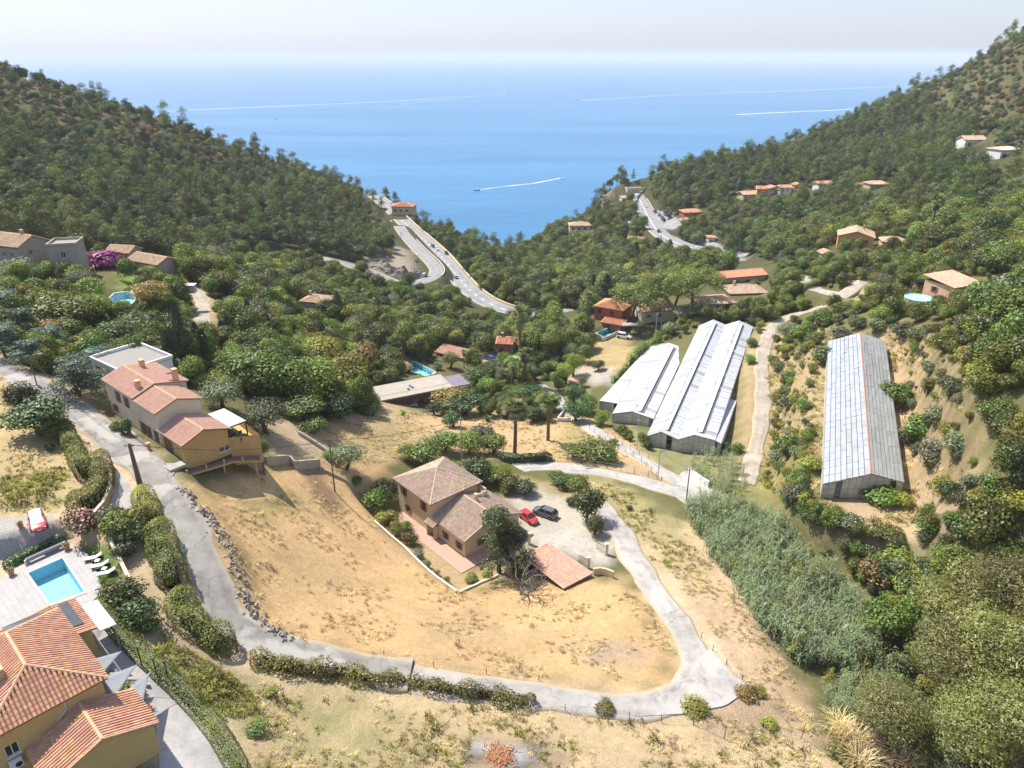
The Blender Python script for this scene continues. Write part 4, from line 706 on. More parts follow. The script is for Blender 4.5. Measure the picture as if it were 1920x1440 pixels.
def roof_part(root, planes, tile, ridge, pitch=.26, row=.42, seed=0, gutter=True, thick=.14):
    mb = MB(); 
    for A, B, C, D in planes:
        q = [np.array(p, float) for p in ((A, B, C, D) if np.linalg.norm(np.array(C) - np.array(D)) > .02 else (A, B, C))]; lo = [p - (0, 0, thick) for p in q]; n = len(q)
        mb.add(q + lo, [tuple(range(n)), tuple(range(2 * n - 1, n - 1, -1))] + [(i, n + i, n + (i + 1) % n, (i + 1) % n) for i in range(n)])
    rf = mb.obj('roof', M_('roof_under'), root); link('roof_tiles', tile_mesh(planes, M_(tile), pitch, row, seed, var=.12 if tile == 'tile_pink' else .2), rf, kind='stuff')
    seg = {}
    for A, B, C, D in planes:
        for a, b in ((D, C), (A, D), (B, C)):
            a, b = np.array(a, float), np.array(b, float)
            if np.linalg.norm(a - b) > .3: k = tuple(sorted([tuple(np.round(a, 2)), tuple(np.round(b, 2))])); seg[k] = seg.get(k, 0) + 1
    mb = MB(); rr = max(.11, pitch * .45)
    for (a, b), c in seg.items():
        a, b = np.array(a), np.array(b); L = np.linalg.norm(b - a); n = max(1, int(L / max(.45, row)))
        if c < 2 and not abs(a[2] - b[2]) < .01: r2 = rr * .8
        elif c < 2: continue
        else: r2 = rr
        for i in range(n): mb.tube([a + (b - a) * i / n + (0, 0, .07), a + (b - a) * (i + 1.06) / n + (0, 0, .055)], [r2 * 1.08, r2 * .95], 7, cap=False)
    if mb.v: mb.obj('ridge_cap', M_(ridge), rf, kind='stuff')
    if gutter:
        A, B = np.array(planes[0][0]), np.array(planes[0][1]); mb = MB(); mb.tube([A - (0, 0, .06), B - (0, 0, .06)], .07, 6); mb.obj('gutter', M_('zinc'), rf)
    return rf
def chimney(root, x, y, z, wd=.7, h=1.2, m='wall_cream'):
    mb = MB(); mb.box((x, y, z + h / 2 - .4), (wd, wd * .8, h + .8)); c = mb.obj('chimney', M_(m), root); mb = MB()
    mb.box((x, y, z + h + .06), (wd * 1.2, wd, .1)); mb.box((x, y, z + h + .36), (wd * 1.1, wd * .92, .08))
    for sx in (-1, 1): mb.box((x + sx * wd * .42, y, z + h + .21), (.1, wd * .7, .22))
    mb.obj('chimney_cap', M_('ridge_clay'), c)
def walls_part(root, x0, x1, y0, y1, z0, h, ops, m, gable=None, style='brown', depth=.16):
    """four walls with real openings; ops: {side: [(s0 s1 t0 t1 [style])]}, sides 0 front 1 right 2 back 3 left"""
    mb = MB(); S = [((x0, y0, 0), (1, 0), x1 - x0), ((x1, y0, 0), (0, 1), y1 - y0), ((x1, y1, 0), (-1, 0), x1 - x0), ((x0, y1, 0), (0, -1), y1 - y0)]
    for i, (O, e, L) in enumerate(S): panel(mb, O, e, L, z0, h, [o[:4] for o in ops.get(i, [])], depth)
    if gable:
        k, hr, r = gable
        if k == 'x':
            for x in (x0, x1): mb.add(((x, y0, h), (x, y1, h), (x, r, hr)), ((0, 1, 2),))
        else:
            for y in (y0, y1): mb.add(((x0, y, h), (x1, y, h), (r, y, hr)), ((0, 1, 2),))
    w = mb.obj('wall', M_(m), root)
    for i, (O, e, L) in enumerate(S):
        for o in ops.get(i, []): window_part(root, O, e, o, o[4] if len(o) > 4 else style, depth)
    return w
def house(label, P, d1, L, W, h, kind='gable', hr=None, wall='wall_cream', tile='tile_orange', ops=None, name='house', z0=-2.5, cfrac=1.0, cat='house', style='brown', pitch=.45, row=.8, chim=None, yr=None, ov=.35, ridge='ridge_clay', group=None, clear=True, gutter=False, cm=None):
    """simple detached house with its base corner at P, local x along d1"""
    rz = math.atan2(d1[1], d1[0]); root = thing(name, label, cat, P, rz, group); hr = hr or h + W * .18; ym = W / 2 if yr is None else yr
    gb = {'gable': ('x', hr - .06, ym), 'gabley': ('y', hr - .06, L / 2 if yr is None else yr)}.get(kind); walls_part(root, 0, L, 0, W, z0, h, ops or {}, wall, gb, style)
    if kind == 'flat':
        mb = MB(); mb.b2((-.05, -.05, h - .25), (L + .05, W + .05, h - .1)); rf = mb.obj('roof', M_('roof_gravel'), root); mb = MB(); t = .3
        for lo, hi in (((-t / 2, -t / 2), (L + t / 2, t / 2)), ((-t / 2, W - t / 2), (L + t / 2, W + t / 2)), ((-t / 2, t / 2), (t / 2, W - t / 2)), ((L - t / 2, t / 2), (L + t / 2, W - t / 2))): mb.b2((*lo, h - .12), (*hi, h + .45))
        mb.obj('parapet', M_(wall), root)
    else: roof_part(root, roof_planes(kind, 0, L, 0, W, h, hr, yr, ov), tile, ridge, pitch, row, int(P[0] * 7) % 999 + 1, gutter)
    if chim: [chimney(root, *c, m=cm or wall) for c in (chim if isinstance(chim[0], tuple) else [chim])]
    d1 = np.array(d1) / np.hypot(*d1); d2 = np.array((-d1[1], d1[0])); C = [np.r_[np.array(P[:2]) + d1 * a + d2 * b, P[2] + c] for a in (0, L) for b in (0, W) for c in (0.6, hr)]; Q = [proj(*c) for c in C]
    if clear: CLEAR.append((min(q[0] for q in Q), min(q[1] for q in Q) + 2, max(q[0] for q in Q), min(q[1] for q in Q) + (max(q[1] for q in Q) - min(q[1] for q in Q)) * cfrac, max(q[2] for q in Q)))
    c = np.array(P[:2]) + d1 * L / 2 + d2 * W / 2; OCC.append((c[0], c[1], max(L, W) * .5)); return root
def clearbox(*b): CLEAR.append(b)
def clear_road(key, hmax=6, every=4, r=.9):
    P, half = ROADS[key]
    for q in P[::every]:
        u, v, D = proj(*q); w = half * r * FPX / D; CLEAR.append((u - w, v - w * .5, u + w, v + w * .5, D - 1)); OCC.append((q[0], q[1], half))
for k in ROADS:
    P, half = ROADS[k]
    for q in P[::2]: OCC.append((q[0], q[1], half + .3))
# ------------------------------------------------------------------ cream tower house in the middle
def central_house():
    rz = math.atan2(CHD[1], CHD[0]); r = thing('tower_house', 'cream two storey house with square pyramid roof and low tiled wing', 'house', (*CHO, 0.0), rz)
    walls_part(r, -9.6, 0, .3, 9.8, -1.5, 6.1, {0: [(1.3, 2.2, 3.8, 5.2), (6.9, 7.8, 3.6, 5.2), (2.2, 3.1, .9, 2.1)], 1: [(5.6, 6.5, 4.2, 5.2)], 3: [(3, 4, 3.8, 5.2)]}, 'wall_cream', None)
    roof_part(r, roof_planes('hip', -9.6, 0, .3, 9.8, 6.1, 8.5, ov=.55), 'tile_old', 'ridge_old', .36, .52, 3)
    walls_part(r, .004, 8.3, .5, 11.6, -1.5, 3.3, {0: [(.35, 1.35, 0.0, 2.2, 'door'), (2.9, 3.75, 1.0, 2.2), (6.4, 7.25, 1.0, 2.2)], 1: [(3, 4.2, 1, 2.2), (7, 9.2, .1, 2.3)]}, 'wall_cream', ('x', 5.35, 6.2))
    roof_part(r, roof_planes('gable', .3, 8.3, .5, 11.6, 3.3, 5.4, 6.2, .4), 'tile_old', 'ridge_old', .36, .52, 4)
    chimney(r, 3.2, 6.9, 5.2, .65, .9)
    # small tiled porch over the door, balcony parapet, terracotta walk
    mb = MB(); pl = [((-.6, -.75, 2.55), (1.6, -.75, 2.55), (1.6, .28, 3.0), (-.6, .28, 3.0))]; rf = roof_part(r, pl, 'tile_old', 'ridge_old', .28, .4, 5, False); rf.name = 'porch_roof'
    for x in (-.5, 1.5): MB().box((x, -.1, 1.28), (.16, .75, 2.5)).obj('porch_post', M_('wall_cream'), r)
    mb = MB(); mb.b2((.02, 9.95, 3.4), (1.9, 10.15, 5.6)); mb.b2((1.9, 8.2, 3.4), (2.1, 10.15, 5.3)); mb.obj('balcony_parapet', M_('wall_cream'), r)
    mb = MB(); mb.box((3.2, 8.2, 5.7), (.06, .06, 1.3)); mb.box((3.2, 8.2, 6.2), (.5, .05, .6)); mb.obj('satellite_panel', M_('fabric_white'), r)
    walk = MB(); walk.b2((-8.5, -2.3, -.5), (10.9, .28, .10)); walk.b2((8.32, .28, -.5), (10.9, 6, .10)); walk.obj('tiled_walk', M_('terracotta'), None, kind='structure').matrix_world = Matrix.Translation((*CHO, 0)) @ Matrix.Rotation(rz, 4, 'Z')
    OCC.append((*loc(CHO, CHD, (-5, 5)), 7)); OCC.append((*loc(CHO, CHD, (4, 6)), 7)); clearbox(735, 850, 900, 1010, 112)
    # low tiled shelter at the gate
    C = [atz(*q) for q in ((984, 1046, 2.9), (1057.5, 1104, 2.5), (1111, 1076, 2.5), (1027.5, 1019, 3.0))]; c0 = C[0]; r2 = thing('tiled_shelter', 'low open shelter with brown ribbed tile roof by the gate', 'shelter', (c0[0], c0[1], gz(c0[0], c0[1])))
    o = np.array((c0[0], c0[1], gz(c0[0], c0[1]))); q = [c - o for c in C]; pl = [(q[1], q[2], q[3], q[0])]; roof_part(r2, pl, 'tile_pink', 'ridge_clay', .34, .55, 6, False)
    for a in (0, 1, 2, 3):
        w = q[a] * .9 + (q[0] + q[1] + q[2] + q[3]) / 4 * .1; MB().b2((w[0] - .12, w[1] - .12, -2), (w[0] + .12, w[1] + .12, w[2] - .2)).obj('post', M_('wall_cream'), r2)
    mb = MB(); mb.beam(q[0] * .97 + (0, 0, -1.5), q[3] * .97 + (0, 0, -1.5), .2, 2.6); mb.obj('back_wall', M_('wall_cream'), r2); OCC.append((6.5, 87, 5)); clearbox(985, 1025, 1110, 1100, 100)
central_house()
# ------------------------------------------------------------------ ochre house beside the road
def left_house():
    rz = math.atan2(LHD[1], LHD[0]); zb = 19.6; r = thing('roadside_house', 'ochre house with pink tiled gable roofs and awning terrace beside road', 'house', (*LHO, zb), rz)
    walls_part(r, .3, 10.6, .3, 8.2, -3, 5.7, {0: [(3.7, 4.6, 3.3, 4.9), (6.6, 7.5, 3.3, 4.9), (1.6, 2.5, .9, 2.1)], 1: [], 3: [(2, 3, 3.3, 4.8)]}, 'wall_pale', ('x', 6.9, 3.5))
    walls_part(r, 10.61, 17.2, .32, 6.8, -3, 5.4, {0: [(.6, 1.5, .5, 2.1), (2.3, 3.2, .5, 2.1), (4.9, 5.6, .5, 2.1)], 1: []}, 'wall_pale', ('x', 6.55, 3.4))
    roof_part(r, [((0, 0, 5.7), (10.62, 0, 5.7), (10.62, 3.5, 6.95), (0, 3.5, 6.95)), ((10.62, 8.6, 5.75), (0, 8.6, 5.75), (0, 3.5, 6.95), (10.62, 3.5, 6.95))], 'tile_pink', 'ridge_clay', .27, .42, 11)
    roof_part(r, [((10.64, 0, 5.4), (17.5, 0, 5.4), (17.5, 3.4, 6.6), (10.64, 3.4, 6.6)), ((17.5, 7.1, 5.4), (10.64, 7.1, 5.4), (10.64, 3.4, 6.6), (17.5, 3.4, 6.6))], 'tile_pink', 'ridge_clay', .27, .42, 12)
    chimney(r, 2.0, 5.6, 6.5, .8, 1.0, 'wall_salmon'); chimney(r, 9.2, 1.7, 6.3, .8, 1.0, 'wall_salmon'); chimney(r, 10.0, 7.0, 6.2, .8, 1.5, 'wall_salmon')
    walls_part(r, 17.21, 24, .3, 6.9, -1.4, 2.7, {0: [(.9, 3.6, .05, 2.3, 'door')], 1: [(5.0, 6.6, -.6, .2, 'grid')]}, 'wall_ochre', ('x', 4.0, 3.4))
    roof_part(r, [((17.22, 0, 2.75), (24.4, 0, 2.75), (24.4, 3.4, 4.05), (17.22, 3.4, 4.05)), ((24.4, 7.2, 2.75), (17.22, 7.2, 2.75), (17.22, 3.4, 4.05), (24.4, 3.4, 4.05))], 'tile_pink', 'ridge_clay', .27, .42, 13)
    e1 = np.array((2.4, 3.5)); L1 = np.hypot(*e1); e1 = e1 / L1; mb = MB(); panel(mb, (24, 6.91, 0), tuple(e1), L1, -3.4, 1.2, []); panel(mb, (26.4, 10.41, 0), (-1, .12), 9, -6, 1.2, []); mb.prism([(17.3, 6.95), (23.98, 6.95), (26.38, 10.4), (17.4, 11.4)], -.3, 0); mb.obj('terrace_wall', M_('wall_ochre'), r); mb = MB(); panel(mb, (23.2, .3, 0), (0, 1), 7, -8, -1.42, []); panel(mb, (23.2, 7.3, 0), tuple(e1), L1, -8, -2.3, []); mb.obj('basement_wall', M_('wall_grey'), r)
    aw = MB(); aw.box((20.8, 8.2, 2.75), (6.2, 3.6, .08), 0, 0.0); a = aw.obj('awning', M_('canvas'), r); mb = MB()
    for y in (6.5, 8.2, 9.9): mb.box((20.8, y, 2.68), (6.5, .14, .16))
    for x in (17.7, 23.9): mb.box((x, 8.2, 2.66), (.14, 3.8, .16))
    for x, y in ((23.9, 9.9), (23.9, 7.3), (17.8, 9.9)): mb.b2((x - .08, y - .08, 0), (x + .08, y + .08, 2.6))
    mb.obj('awning_frame', M_('metal_dark'), a)
    tb = MB(); tb.box((22.7, 9.2, .72), (.9, 1.6, .06)); [tb.b2((22.7 + sx * .35 - .03, 9.2 + sy * .6 - .03, 0), (22.7 + sx * .35 + .03, 9.2 + sy * .6 + .03, .7)) for sx in (-1, 1) for sy in (-1, 1)]
    T = thing('terrace_table', 'dark dining table on the awning terrace of ochre house', 'table', loc3(LHO, LHD, 24.0, 8.8, zb), rz); tb = MB(); tb.box((0, 0, .72), (.9, 1.7, .06)); tb.obj('table_top', M_('plastic_black'), T)
    for sx in (-1, 1):
        for sy in (-1, 1): MB().b2((sx * .35 - .03, sy * .7 - .03, 0), (sx * .35 + .03, sy * .7 + .03, .69)).obj('leg', M_('plastic_black'), T)
    for k, (x, y, a, lab) in enumerate(((23.0, 8.2, 0, 'dark chair on road side of the terrace table, nearer the roof'), (23.0, 9.4, 0, 'dark chair on road side of the terrace table, outer one'), (24.75, 8.4, math.pi, 'dark chair on wall side of the terrace table, nearer the roof'), (24.9, 9.4, math.pi, 'dark chair on wall side of the terrace table, outer one'))):
        c = thing('terrace_chair', lab, 'chair', loc3(LHO, LHD, x, y, zb), rz + a, 'terrace chairs'); MB().box((0, 0, .45), (.48, .48, .06)).obj('seat', M_('fabric_white'), c); MB().box((-.23, 0, .72), (.05, .48, .5)).obj('backrest', M_('plastic_black'), c)
        for sx in (-1, 1):
            for sy in (-1, 1): MB().box((sx * .2, sy * .2, .21), (.04, .04, .42)).obj('leg', M_('plastic_black'), c)
    # ledge along the gable wall with posts and ribbed sheet
    LP_ = [(24.02, -.6, -1.2), (24.02, 6.9, -2.0), (26.45, 10.45, -2.5)]; OP_ = [(25.3, -.6, -1.2), (25.3, 6.5, -2.0), (27.5, 9.8, -2.5)]; mb = MB()
    V = []; [V.extend([p, q, (q[0], q[1], q[2] - .25), (p[0], p[1], p[2] - .25)]) for p, q in zip(LP_, OP_)]; mb.add(V, [(i * 4 + k, i * 4 + (k + 1) % 4, i * 4 + 4 + (k + 1) % 4, i * 4 + 4 + k) for i in range(2) for k in range(4)] + [(3, 2, 1, 0), (8, 9, 10, 11)]); lg = mb.obj('ledge', M_('wall_ochre'), r)
    def onl(t): i = 0 if t < .65 else 1; f = t / .65 if i == 0 else (t - .65) / .35; return np.array(OP_[i]) * (1 - f) + np.array(OP_[i + 1]) * f, np.array(LP_[i]) * (1 - f) + np.array(LP_[i + 1]) * f
    for t in (.03, .28, .52, .76, .98): q = onl(t)[0]; MB().box((q[0] - .15, q[1], q[2] + .38), (.22, .22, .75)).obj('ledge_post', M_('wall_ochre'), lg)
    for t in (.05, .5, .9): q = onl(t)[0]; MB().b2((q[0] - .3, q[1], q[2] - 4), (q[0] - .1, q[1] + .2, q[2] - .26)).obj('support_post', M_('wall_ochre'), lg)
    mb = MB()
    for k in range(60): q, p = onl((k + .5) / 60); c = (q + p) / 2; mb.beam(p * .9 + q * .1 + (0, 0, .07), q * .85 + p * .15 + (0, 0, .07), .11, .12)
    mb.obj('ribbed_sheet', M_('metal_grey'), lg); mb = MB(); mb.tube([onl(t)[0] + (-.15, 0, .75) for t in np.linspace(.02, .98, 8)], .03, 6); mb.obj('handrail', M_('metal_dark'), lg)
    mb = MB(); mb.b2((18, -2.2, -.35), (24.5, .28, .06)); mb.obj('forecourt', M_('concrete'), r)
    # roadside wall with pillars and red railing
    for i, (x0, x1) in enumerate(((-3, 1.5), (1.9, 7.5), (11.2, 17.2))):
        w = thing('garden_wall', ['low red brown railing wall at the far end of ochre house', 'low red brown railing wall under the upper windows of ochre house', 'low red brown railing wall beside the garage of ochre house'][i], 'wall', loc3(LHO, LHD, x0, -1.6, zb), rz, 'railing walls of the ochre house'); L = x1 - x0
        MB().b2((.2, -.1, -1.5), (L - .2, .1, .35)).obj('plinth', M_('wall_salmon'), w)
        for k in range(int(L / .16)): MB().b2((.25 + k * .16, -.02, .36), (.29 + k * .16, .02, 1.1)).obj('baluster', M_('shutter_brown'), w) if k % 2 == 0 else None
        MB().b2((.2, -.03, 1.1), (L - .2, .03, 1.16)).obj('top_rail', M_('shutter_brown'), w)
        for x in (0, L): m2 = MB(); m2.b2((x - .22, -.22, -1.5), (x + .22, .22, 1.35)); m2.b2((x - .28, -.28, 1.352), (x + .28, .28, 1.45)); m2.obj('pillar', M_('wall_salmon'), w)
    clearbox(200, 690, 480, 880, 98); OCC.extend([(*loc(LHO, LHD, (5, 4)), 6), (*loc(LHO, LHD, (14, 4)), 6), (*loc(LHO, LHD, (21, 5)), 6), (*loc(LHO, LHD, (21, 11)), 4)])
    # satellite dish + aerial
    d = MB(); d.lathe([(.02, 0), (.3, .06), (.42, .16)], 12, (9.6, 6.3, 7.3)); d.obj('satellite_dish', M_('metal_dark'), r); d = MB(); d.tube([(9.9, 8.0, 6.2), (9.9, 8.0, 9.4)], .03, 5); [d.tube([(9.4 + .2 * k, 7.7, 9.2), (9.4 + .2 * k, 8.3, 9.2)], .012, 4) for k in range(6)]; d.tube([(9.3, 8, 9.2), (10.5, 8, 9.2)], .015, 4); d.obj('aerial', M_('zinc'), r)
def loc3(O, d, a, b, z): p = loc(O, d, (a, b)); return (p[0], p[1], z)
left_house()
# ------------------------------------------------------------------ villa bottom left
def villa():
    # local x along VLD (towards lower right), local y to its left: roof occupies x -12.7..0, y -9.6..0
    rz = math.atan2(VLD[1], VLD[0]); zb = 15.3; r = thing('villa', 'yellow villa with hipped orange barrel tile roof at bottom left', 'house', (*VLO, zb), rz)
    walls_part(r, -12.3, -.4, -9.2, -.4, -2, 5.8, {0: [(4, 5, 3.4, 4.8)], 1: [(.9, 1.9, 2.9, 4.1, 'white')], 2: [(3, 4.4, 3.4, 4.9), (7, 8.2, 3.4, 4.9), (2, 4.5, .1, 2.3)]}, 'wall_yellow', None, 'brown')
    roof_part(r, roof_planes('hip', -12.3, -.4, -9.2, -.4, 5.85, 8.3, -4.8, .42, 3.6), 'tile_orange', 'ridge_clay', .34, .46, 21); chimney(r, -4.6, -6.6, 7.2, .8, 1.0, 'wall_yellow')
    walls_part(r, -.39, 4.8, -6.6, 1.4, -2, 2.8, {}, 'wall_yellow', ('x', 4.4, -2.5)); roof_part(r, [((-.37, -7, 2.85), (5, -7, 2.85), (5, -2.5, 4.5), (-.37, -2.5, 4.5)), ((5, 1.75, 2.85), (-.37, 1.75, 2.85), (-.37, -2.5, 4.5), (5, -2.5, 4.5))], 'tile_orange', 'ridge_clay', .34, .46, 22)
    # wing towards the pool with dark roof sheet and white canopy
    walls_part(r, -14.5, -12.31, -6.6, 1.5, -2, 4.7, {}, 'wall_yellow', None); walls_part(r, -12.29, -9, -.38, 1.5, -2, 4.7, {1: [(.4, 1.4, .2, 2.2, 'door')]}, 'wall_yellow', None); roof_part(r, [((-8.7, 1.9, 4.75), (-14.8, 1.9, 4.75), (-14.8, -.36, 5.15), (-8.7, -.36, 5.15))], 'tile_orange', 'ridge_clay', .34, .46, 23); roof_part(r, [((-14.8, -6.9, 4.75), (-12.72, -6.9, 4.75), (-12.72, -.38, 5.15), (-14.8, -.38, 5.15))], 'tile_orange', 'ridge_clay', .34, .46, 25)
    mb = MB(); P = [(-14.5, 1.2, 5.16), (-9.8, 1.2, 5.16), (-9.8, -.34, 5.36), (-12.75, -.34, 5.36), (-12.75, -4.5, 5.4), (-14.5, -4.5, 5.4)]; mb.add(P + [(x, y, z - .1) for x, y, z in P], [(5, 4, 3, 2, 1, 0)[::-1]] + [(i, 6 + i, 6 + (i + 1) % 6, (i + 1) % 6) for i in range(6)]); mb.obj('solar_panel', M_('solar_dark'), r)
    mb = MB(); mb.box((-10.9, 2.8, 4.45), (5.2, 1.5, .07), 0, R(-5)); mb.obj('canopy', M_('canvas'), r); mb = MB()
    for x in (-13.3, -8.5): mb.b2((x - .06, 3.3, -1), (x + .06, 3.42, 4.3))
    mb.obj('canopy_post', M_('metal_grey'), r)
    # air conditioner, downpipe
    mb = MB(); mb.box((-.05, -7.9, 2.3), (.42, .95, .72)); ac = mb.obj('air_conditioner', M_('frame_white'), r); mb = MB(); mb.tube([(.165, -7.75, 2.3), (.19, -7.75, 2.3)], .26, 14); mb.obj('fan_grille', M_('plastic_black'), ac)
    mb = MB(); mb.tube([(-.3, -3.5, 5.6), (-.3, -3.5, 4.7), (-.3, -5.0, 3.4)], .05, 6); mb.obj('downpipe', M_('wall_white'), r)
    # corner of the neighbouring roof at the picture's left edge
    mb = MB(); q = roof_part(r, [((-21, -9, 2.9), (-16.6, -9.0, 2.9), (-16.6, -6.95, 4.2), (-21, -6.95, 4.2))], 'tile_orange', 'ridge_clay', .34, .46, 24, False)
    OCC.extend([(*loc(VLO, VLD, (-6, -5)), 8), (*loc(VLO, VLD, (2.5, -2.5)), 5), (*loc(VLO, VLD, (-15, -2)), 6)]); clearbox(0, 1120, 310, 1440, 58)
villa()
# ------------------------------------------------------------------ greenhouses
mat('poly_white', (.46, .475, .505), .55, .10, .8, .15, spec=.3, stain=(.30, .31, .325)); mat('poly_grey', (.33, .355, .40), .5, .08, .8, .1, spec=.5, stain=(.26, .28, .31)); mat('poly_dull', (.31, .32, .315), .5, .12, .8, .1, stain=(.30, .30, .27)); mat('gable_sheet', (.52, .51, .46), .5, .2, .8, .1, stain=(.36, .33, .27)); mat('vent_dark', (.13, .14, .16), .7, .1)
def greenhouse(label, near, far, zbase, rows, mats_, bays, vents, cols=1, seed=1, ridge=None):
    """near/far: eave, ridge, valley, ridge ... profile points; each slope is split in panels (parts)"""
    N = np.array(near); F = np.array(far); o = np.array((*N[0][:2], gz(*N[0][:2]))); r = thing('greenhouse', label, 'greenhouse', o); rg = np.random.default_rng(seed); N = N - o; F = F - o; shared = {}
    for s in range(len(N) - 1):
        for k in range(rows[s]):
            for c in range(cols):
                a, b = k / rows[s], (k + 1) / rows[s]; g = .0016; e = rg.uniform(0, .09, 4); lo, hi = c / cols, (c + 1) / cols; gc = .006 if cols > 1 else 0
                def q(f, w): A = N[s] + (F[s] - N[s]) * f; B = N[s + 1] + (F[s + 1] - N[s + 1]) * f; return A + (B - A) * w
                P = [q(a + g / 4, lo + gc), q(a + g / 4, hi - gc), q(b - g / 4, hi - gc), q(b - g / 4, lo + gc)]; P = [p + (0, 0, x + .04) for p, x in zip(P, e)]; n = [p - (0, 0, .05) for p in P]; mb = MB(); mb.add(P + n, ((0, 3, 2, 1), (4, 5, 6, 7), (0, 1, 5, 4), (1, 2, 6, 5), (2, 3, 7, 6), (3, 0, 4, 7)))
                mb.obj('roof_panel', M_(mats_[s] if rg.random() > .09 else 'poly_dull'), r)
    mb = MB()                                             # frame: purlins under the sheets, eave and ridge beams
    for i in range(len(N)): mb.beam(N[i] - (0, 0, .06), F[i] - (0, 0, .06), .12)
    for s in range(len(N) - 1):
        for k in range(0, rows[s] + 1, 2):
            f = k / rows[s]; mb.beam(N[s] + (F[s] - N[s]) * f - (0, 0, .08), N[s + 1] + (F[s + 1] - N[s + 1]) * f - (0, 0, .08), .07)
    mb.obj('frame', M_('zinc'), r)
    if ridge:
        for i in ridge: mb = MB(); mb.tube([N[i] + (0, 0, .09), F[i] + (0, 0, .09)], .10, 6); mb.obj('ridge_cap', M_('rust_red'), r)
    for (i, f0, f1, w0, w1) in vents:                     # ridge vent: solid dark strip for the shade in the open gap, raised flap
        def q(f, w): A = N[i] + (F[i] - N[i]) * f; B = N[i + 1] + (F[i + 1] - N[i + 1]) * f; return A + (B - A) * w
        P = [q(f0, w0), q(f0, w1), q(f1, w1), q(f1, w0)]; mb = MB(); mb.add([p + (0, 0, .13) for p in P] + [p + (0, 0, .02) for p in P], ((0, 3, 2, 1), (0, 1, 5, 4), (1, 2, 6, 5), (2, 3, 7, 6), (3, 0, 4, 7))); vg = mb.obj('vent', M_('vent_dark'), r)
        wv = max(-.02, w0 - .20); P = [q(f0, wv), q(f0, w0 + .02), q(f1, w0 + .02), q(f1, wv)]; mb = MB(); Z = [.14, .42, .42, .14]; mb.add([p + (0, 0, z) for p, z in zip(P, Z)] + [p + (0, 0, z - .04) for p, z in zip(P, Z)], ((0, 3, 2, 1), (4, 5, 6, 7), (0, 1, 5, 4), (1, 2, 6, 5), (2, 3, 7, 6), (3, 0, 4, 7))); mb.obj('vent_flap', M_('poly_white'), vg)
    zb = lambda p: gz(p[0] + o[0], p[1] + o[1]) - o[2] - .6
    for s in range(len(N) - 1):                           # near gable: sheets between mullions
        A, B = N[s], N[s + 1]; n = max(3, int(np.linalg.norm((B - A)[:2]) / .95))
        for k in range(n):
            a = A + (B - A) * (k / n); b = A + (B - A) * ((k + 1) / n)
            if rg.random() < .06: continue
            inn = unit(F[s] - N[s]) * .1; P = [np.r_[a[:2], zb(a)], np.r_[b[:2], zb(b)], b - (0, 0, .12), a - (0, 0, .12)]; e = (b - a) * .03; P = [P[0] + e, P[1] - e, P[2] - e, P[3] + e]; mb = MB(); mb.add([p + inn for p in P] + [p + inn * 1.4 for p in P], ((0, 1, 2, 3), (7, 6, 5, 4), (0, 4, 5, 1), (2, 6, 7, 3))); mb.obj('gable_pane', M_('gable_sheet' if rg.random() > .12 else 'vent_dark'), r)
        mb = MB()
        for k in range(n + 1): a = A + (B - A) * (k / n) + unit(F[s] - N[s]) * .06; mb.beam((a[0], a[1], zb(a)), a - (0, 0, .08), .06)
        for f in (.35, .7): mb.beam(np.r_[A[:2], zb(A) + (A[2] - zb(A)) * f] + unit(F[s] - N[s]) * .05, np.r_[B[:2], zb(B) + (A[2] - zb(B)) * f] + unit(F[s] - N[s]) * .05, .05)
        mb.obj('gable_mullion', M_('concrete_post'), r)
    for i in (0, len(N) - 1):                             # long side walls
        mb = MB(); L = 24
        for k in range(L):
            a = N[i] + (F[i] - N[i]) * k / L; b = N[i] + (F[i] - N[i]) * (k + 1) / L; mb.quad((a[0], a[1], zb(a)), (b[0], b[1], zb(b)), b - (0, 0, .1), a - (0, 0, .1))
        mb.obj('side_wall', M_('gable_sheet'), r)
    A, B = F[0], F[-1]; mb = MB(); mb.quad((A[0], A[1], zb(A)), (B[0], B[1], zb(B)), B - (0, 0, .1), A - (0, 0, .1)); mb.obj('back_wall', M_('gable_sheet'), r)
    W = lambda n_, f_: [(n_ + o)[:2] for n_ in (N[0], N[-1])] + [(f_ + o)[:2] for f_ in (F[-1], F[0])]
    for f in np.linspace(0, 1, 9):
        c = ((N[0] + N[-1]) / 2 * (1 - f) + (F[0] + F[-1]) / 2 * f + o); OCC.append((c[0], c[1], np.linalg.norm((N[-1] - N[0])[:2]) * .55))
    return r
mat('rust_red', (.42, .17, .10), .8, .2, 2, .1)
def E(u, v, D): return atD(u, v, D)
greenhouse('wide double greenhouse with white sheet roof and long dark ridge vents', [E(1212,819,153), E(1240,810.4,152.5), E(1271,824,151.5), E(1302,816,151), E(1341,826,150)], [E(1311,611,203), E(1338,599.4,203), E(1360.5,609,203), E(1386,601.4,203), E(1412,613,203)], 0, [44, 44, 44, 44], ['poly_white'] * 4, 2, [(1, .02, .97, .30, .44), (3, .02, .97, .30, .44)], seed=5)
greenhouse('narrow lean-to greenhouse bay on the right of the double greenhouse', [E(1342,827,150), E(1352,832,149.6)], [E(1368,748,169), E(1381,752,168.6)], 0, [10], ['poly_white'], 1, [], seed=6)
greenhouse('small greenhouse with white sheet roof left of the double one', [E(1148,776,168), E(1186,772,167), E(1225,786,165)], [E(1222,647,206), E(1254,643,205), E(1287,654,203)], 0, [32, 32], ['poly_white'] * 2, 1, [(1, .02, .95, .35, .52)], seed=7)
greenhouse('low greenhouse side bay with white roof beside the small greenhouse', [E(1124,752,176), E(1158,757,173)], [E(1218,649,208), E(1222,646,206)], 0, [16], ['poly_white'], 1, [], seed=9)
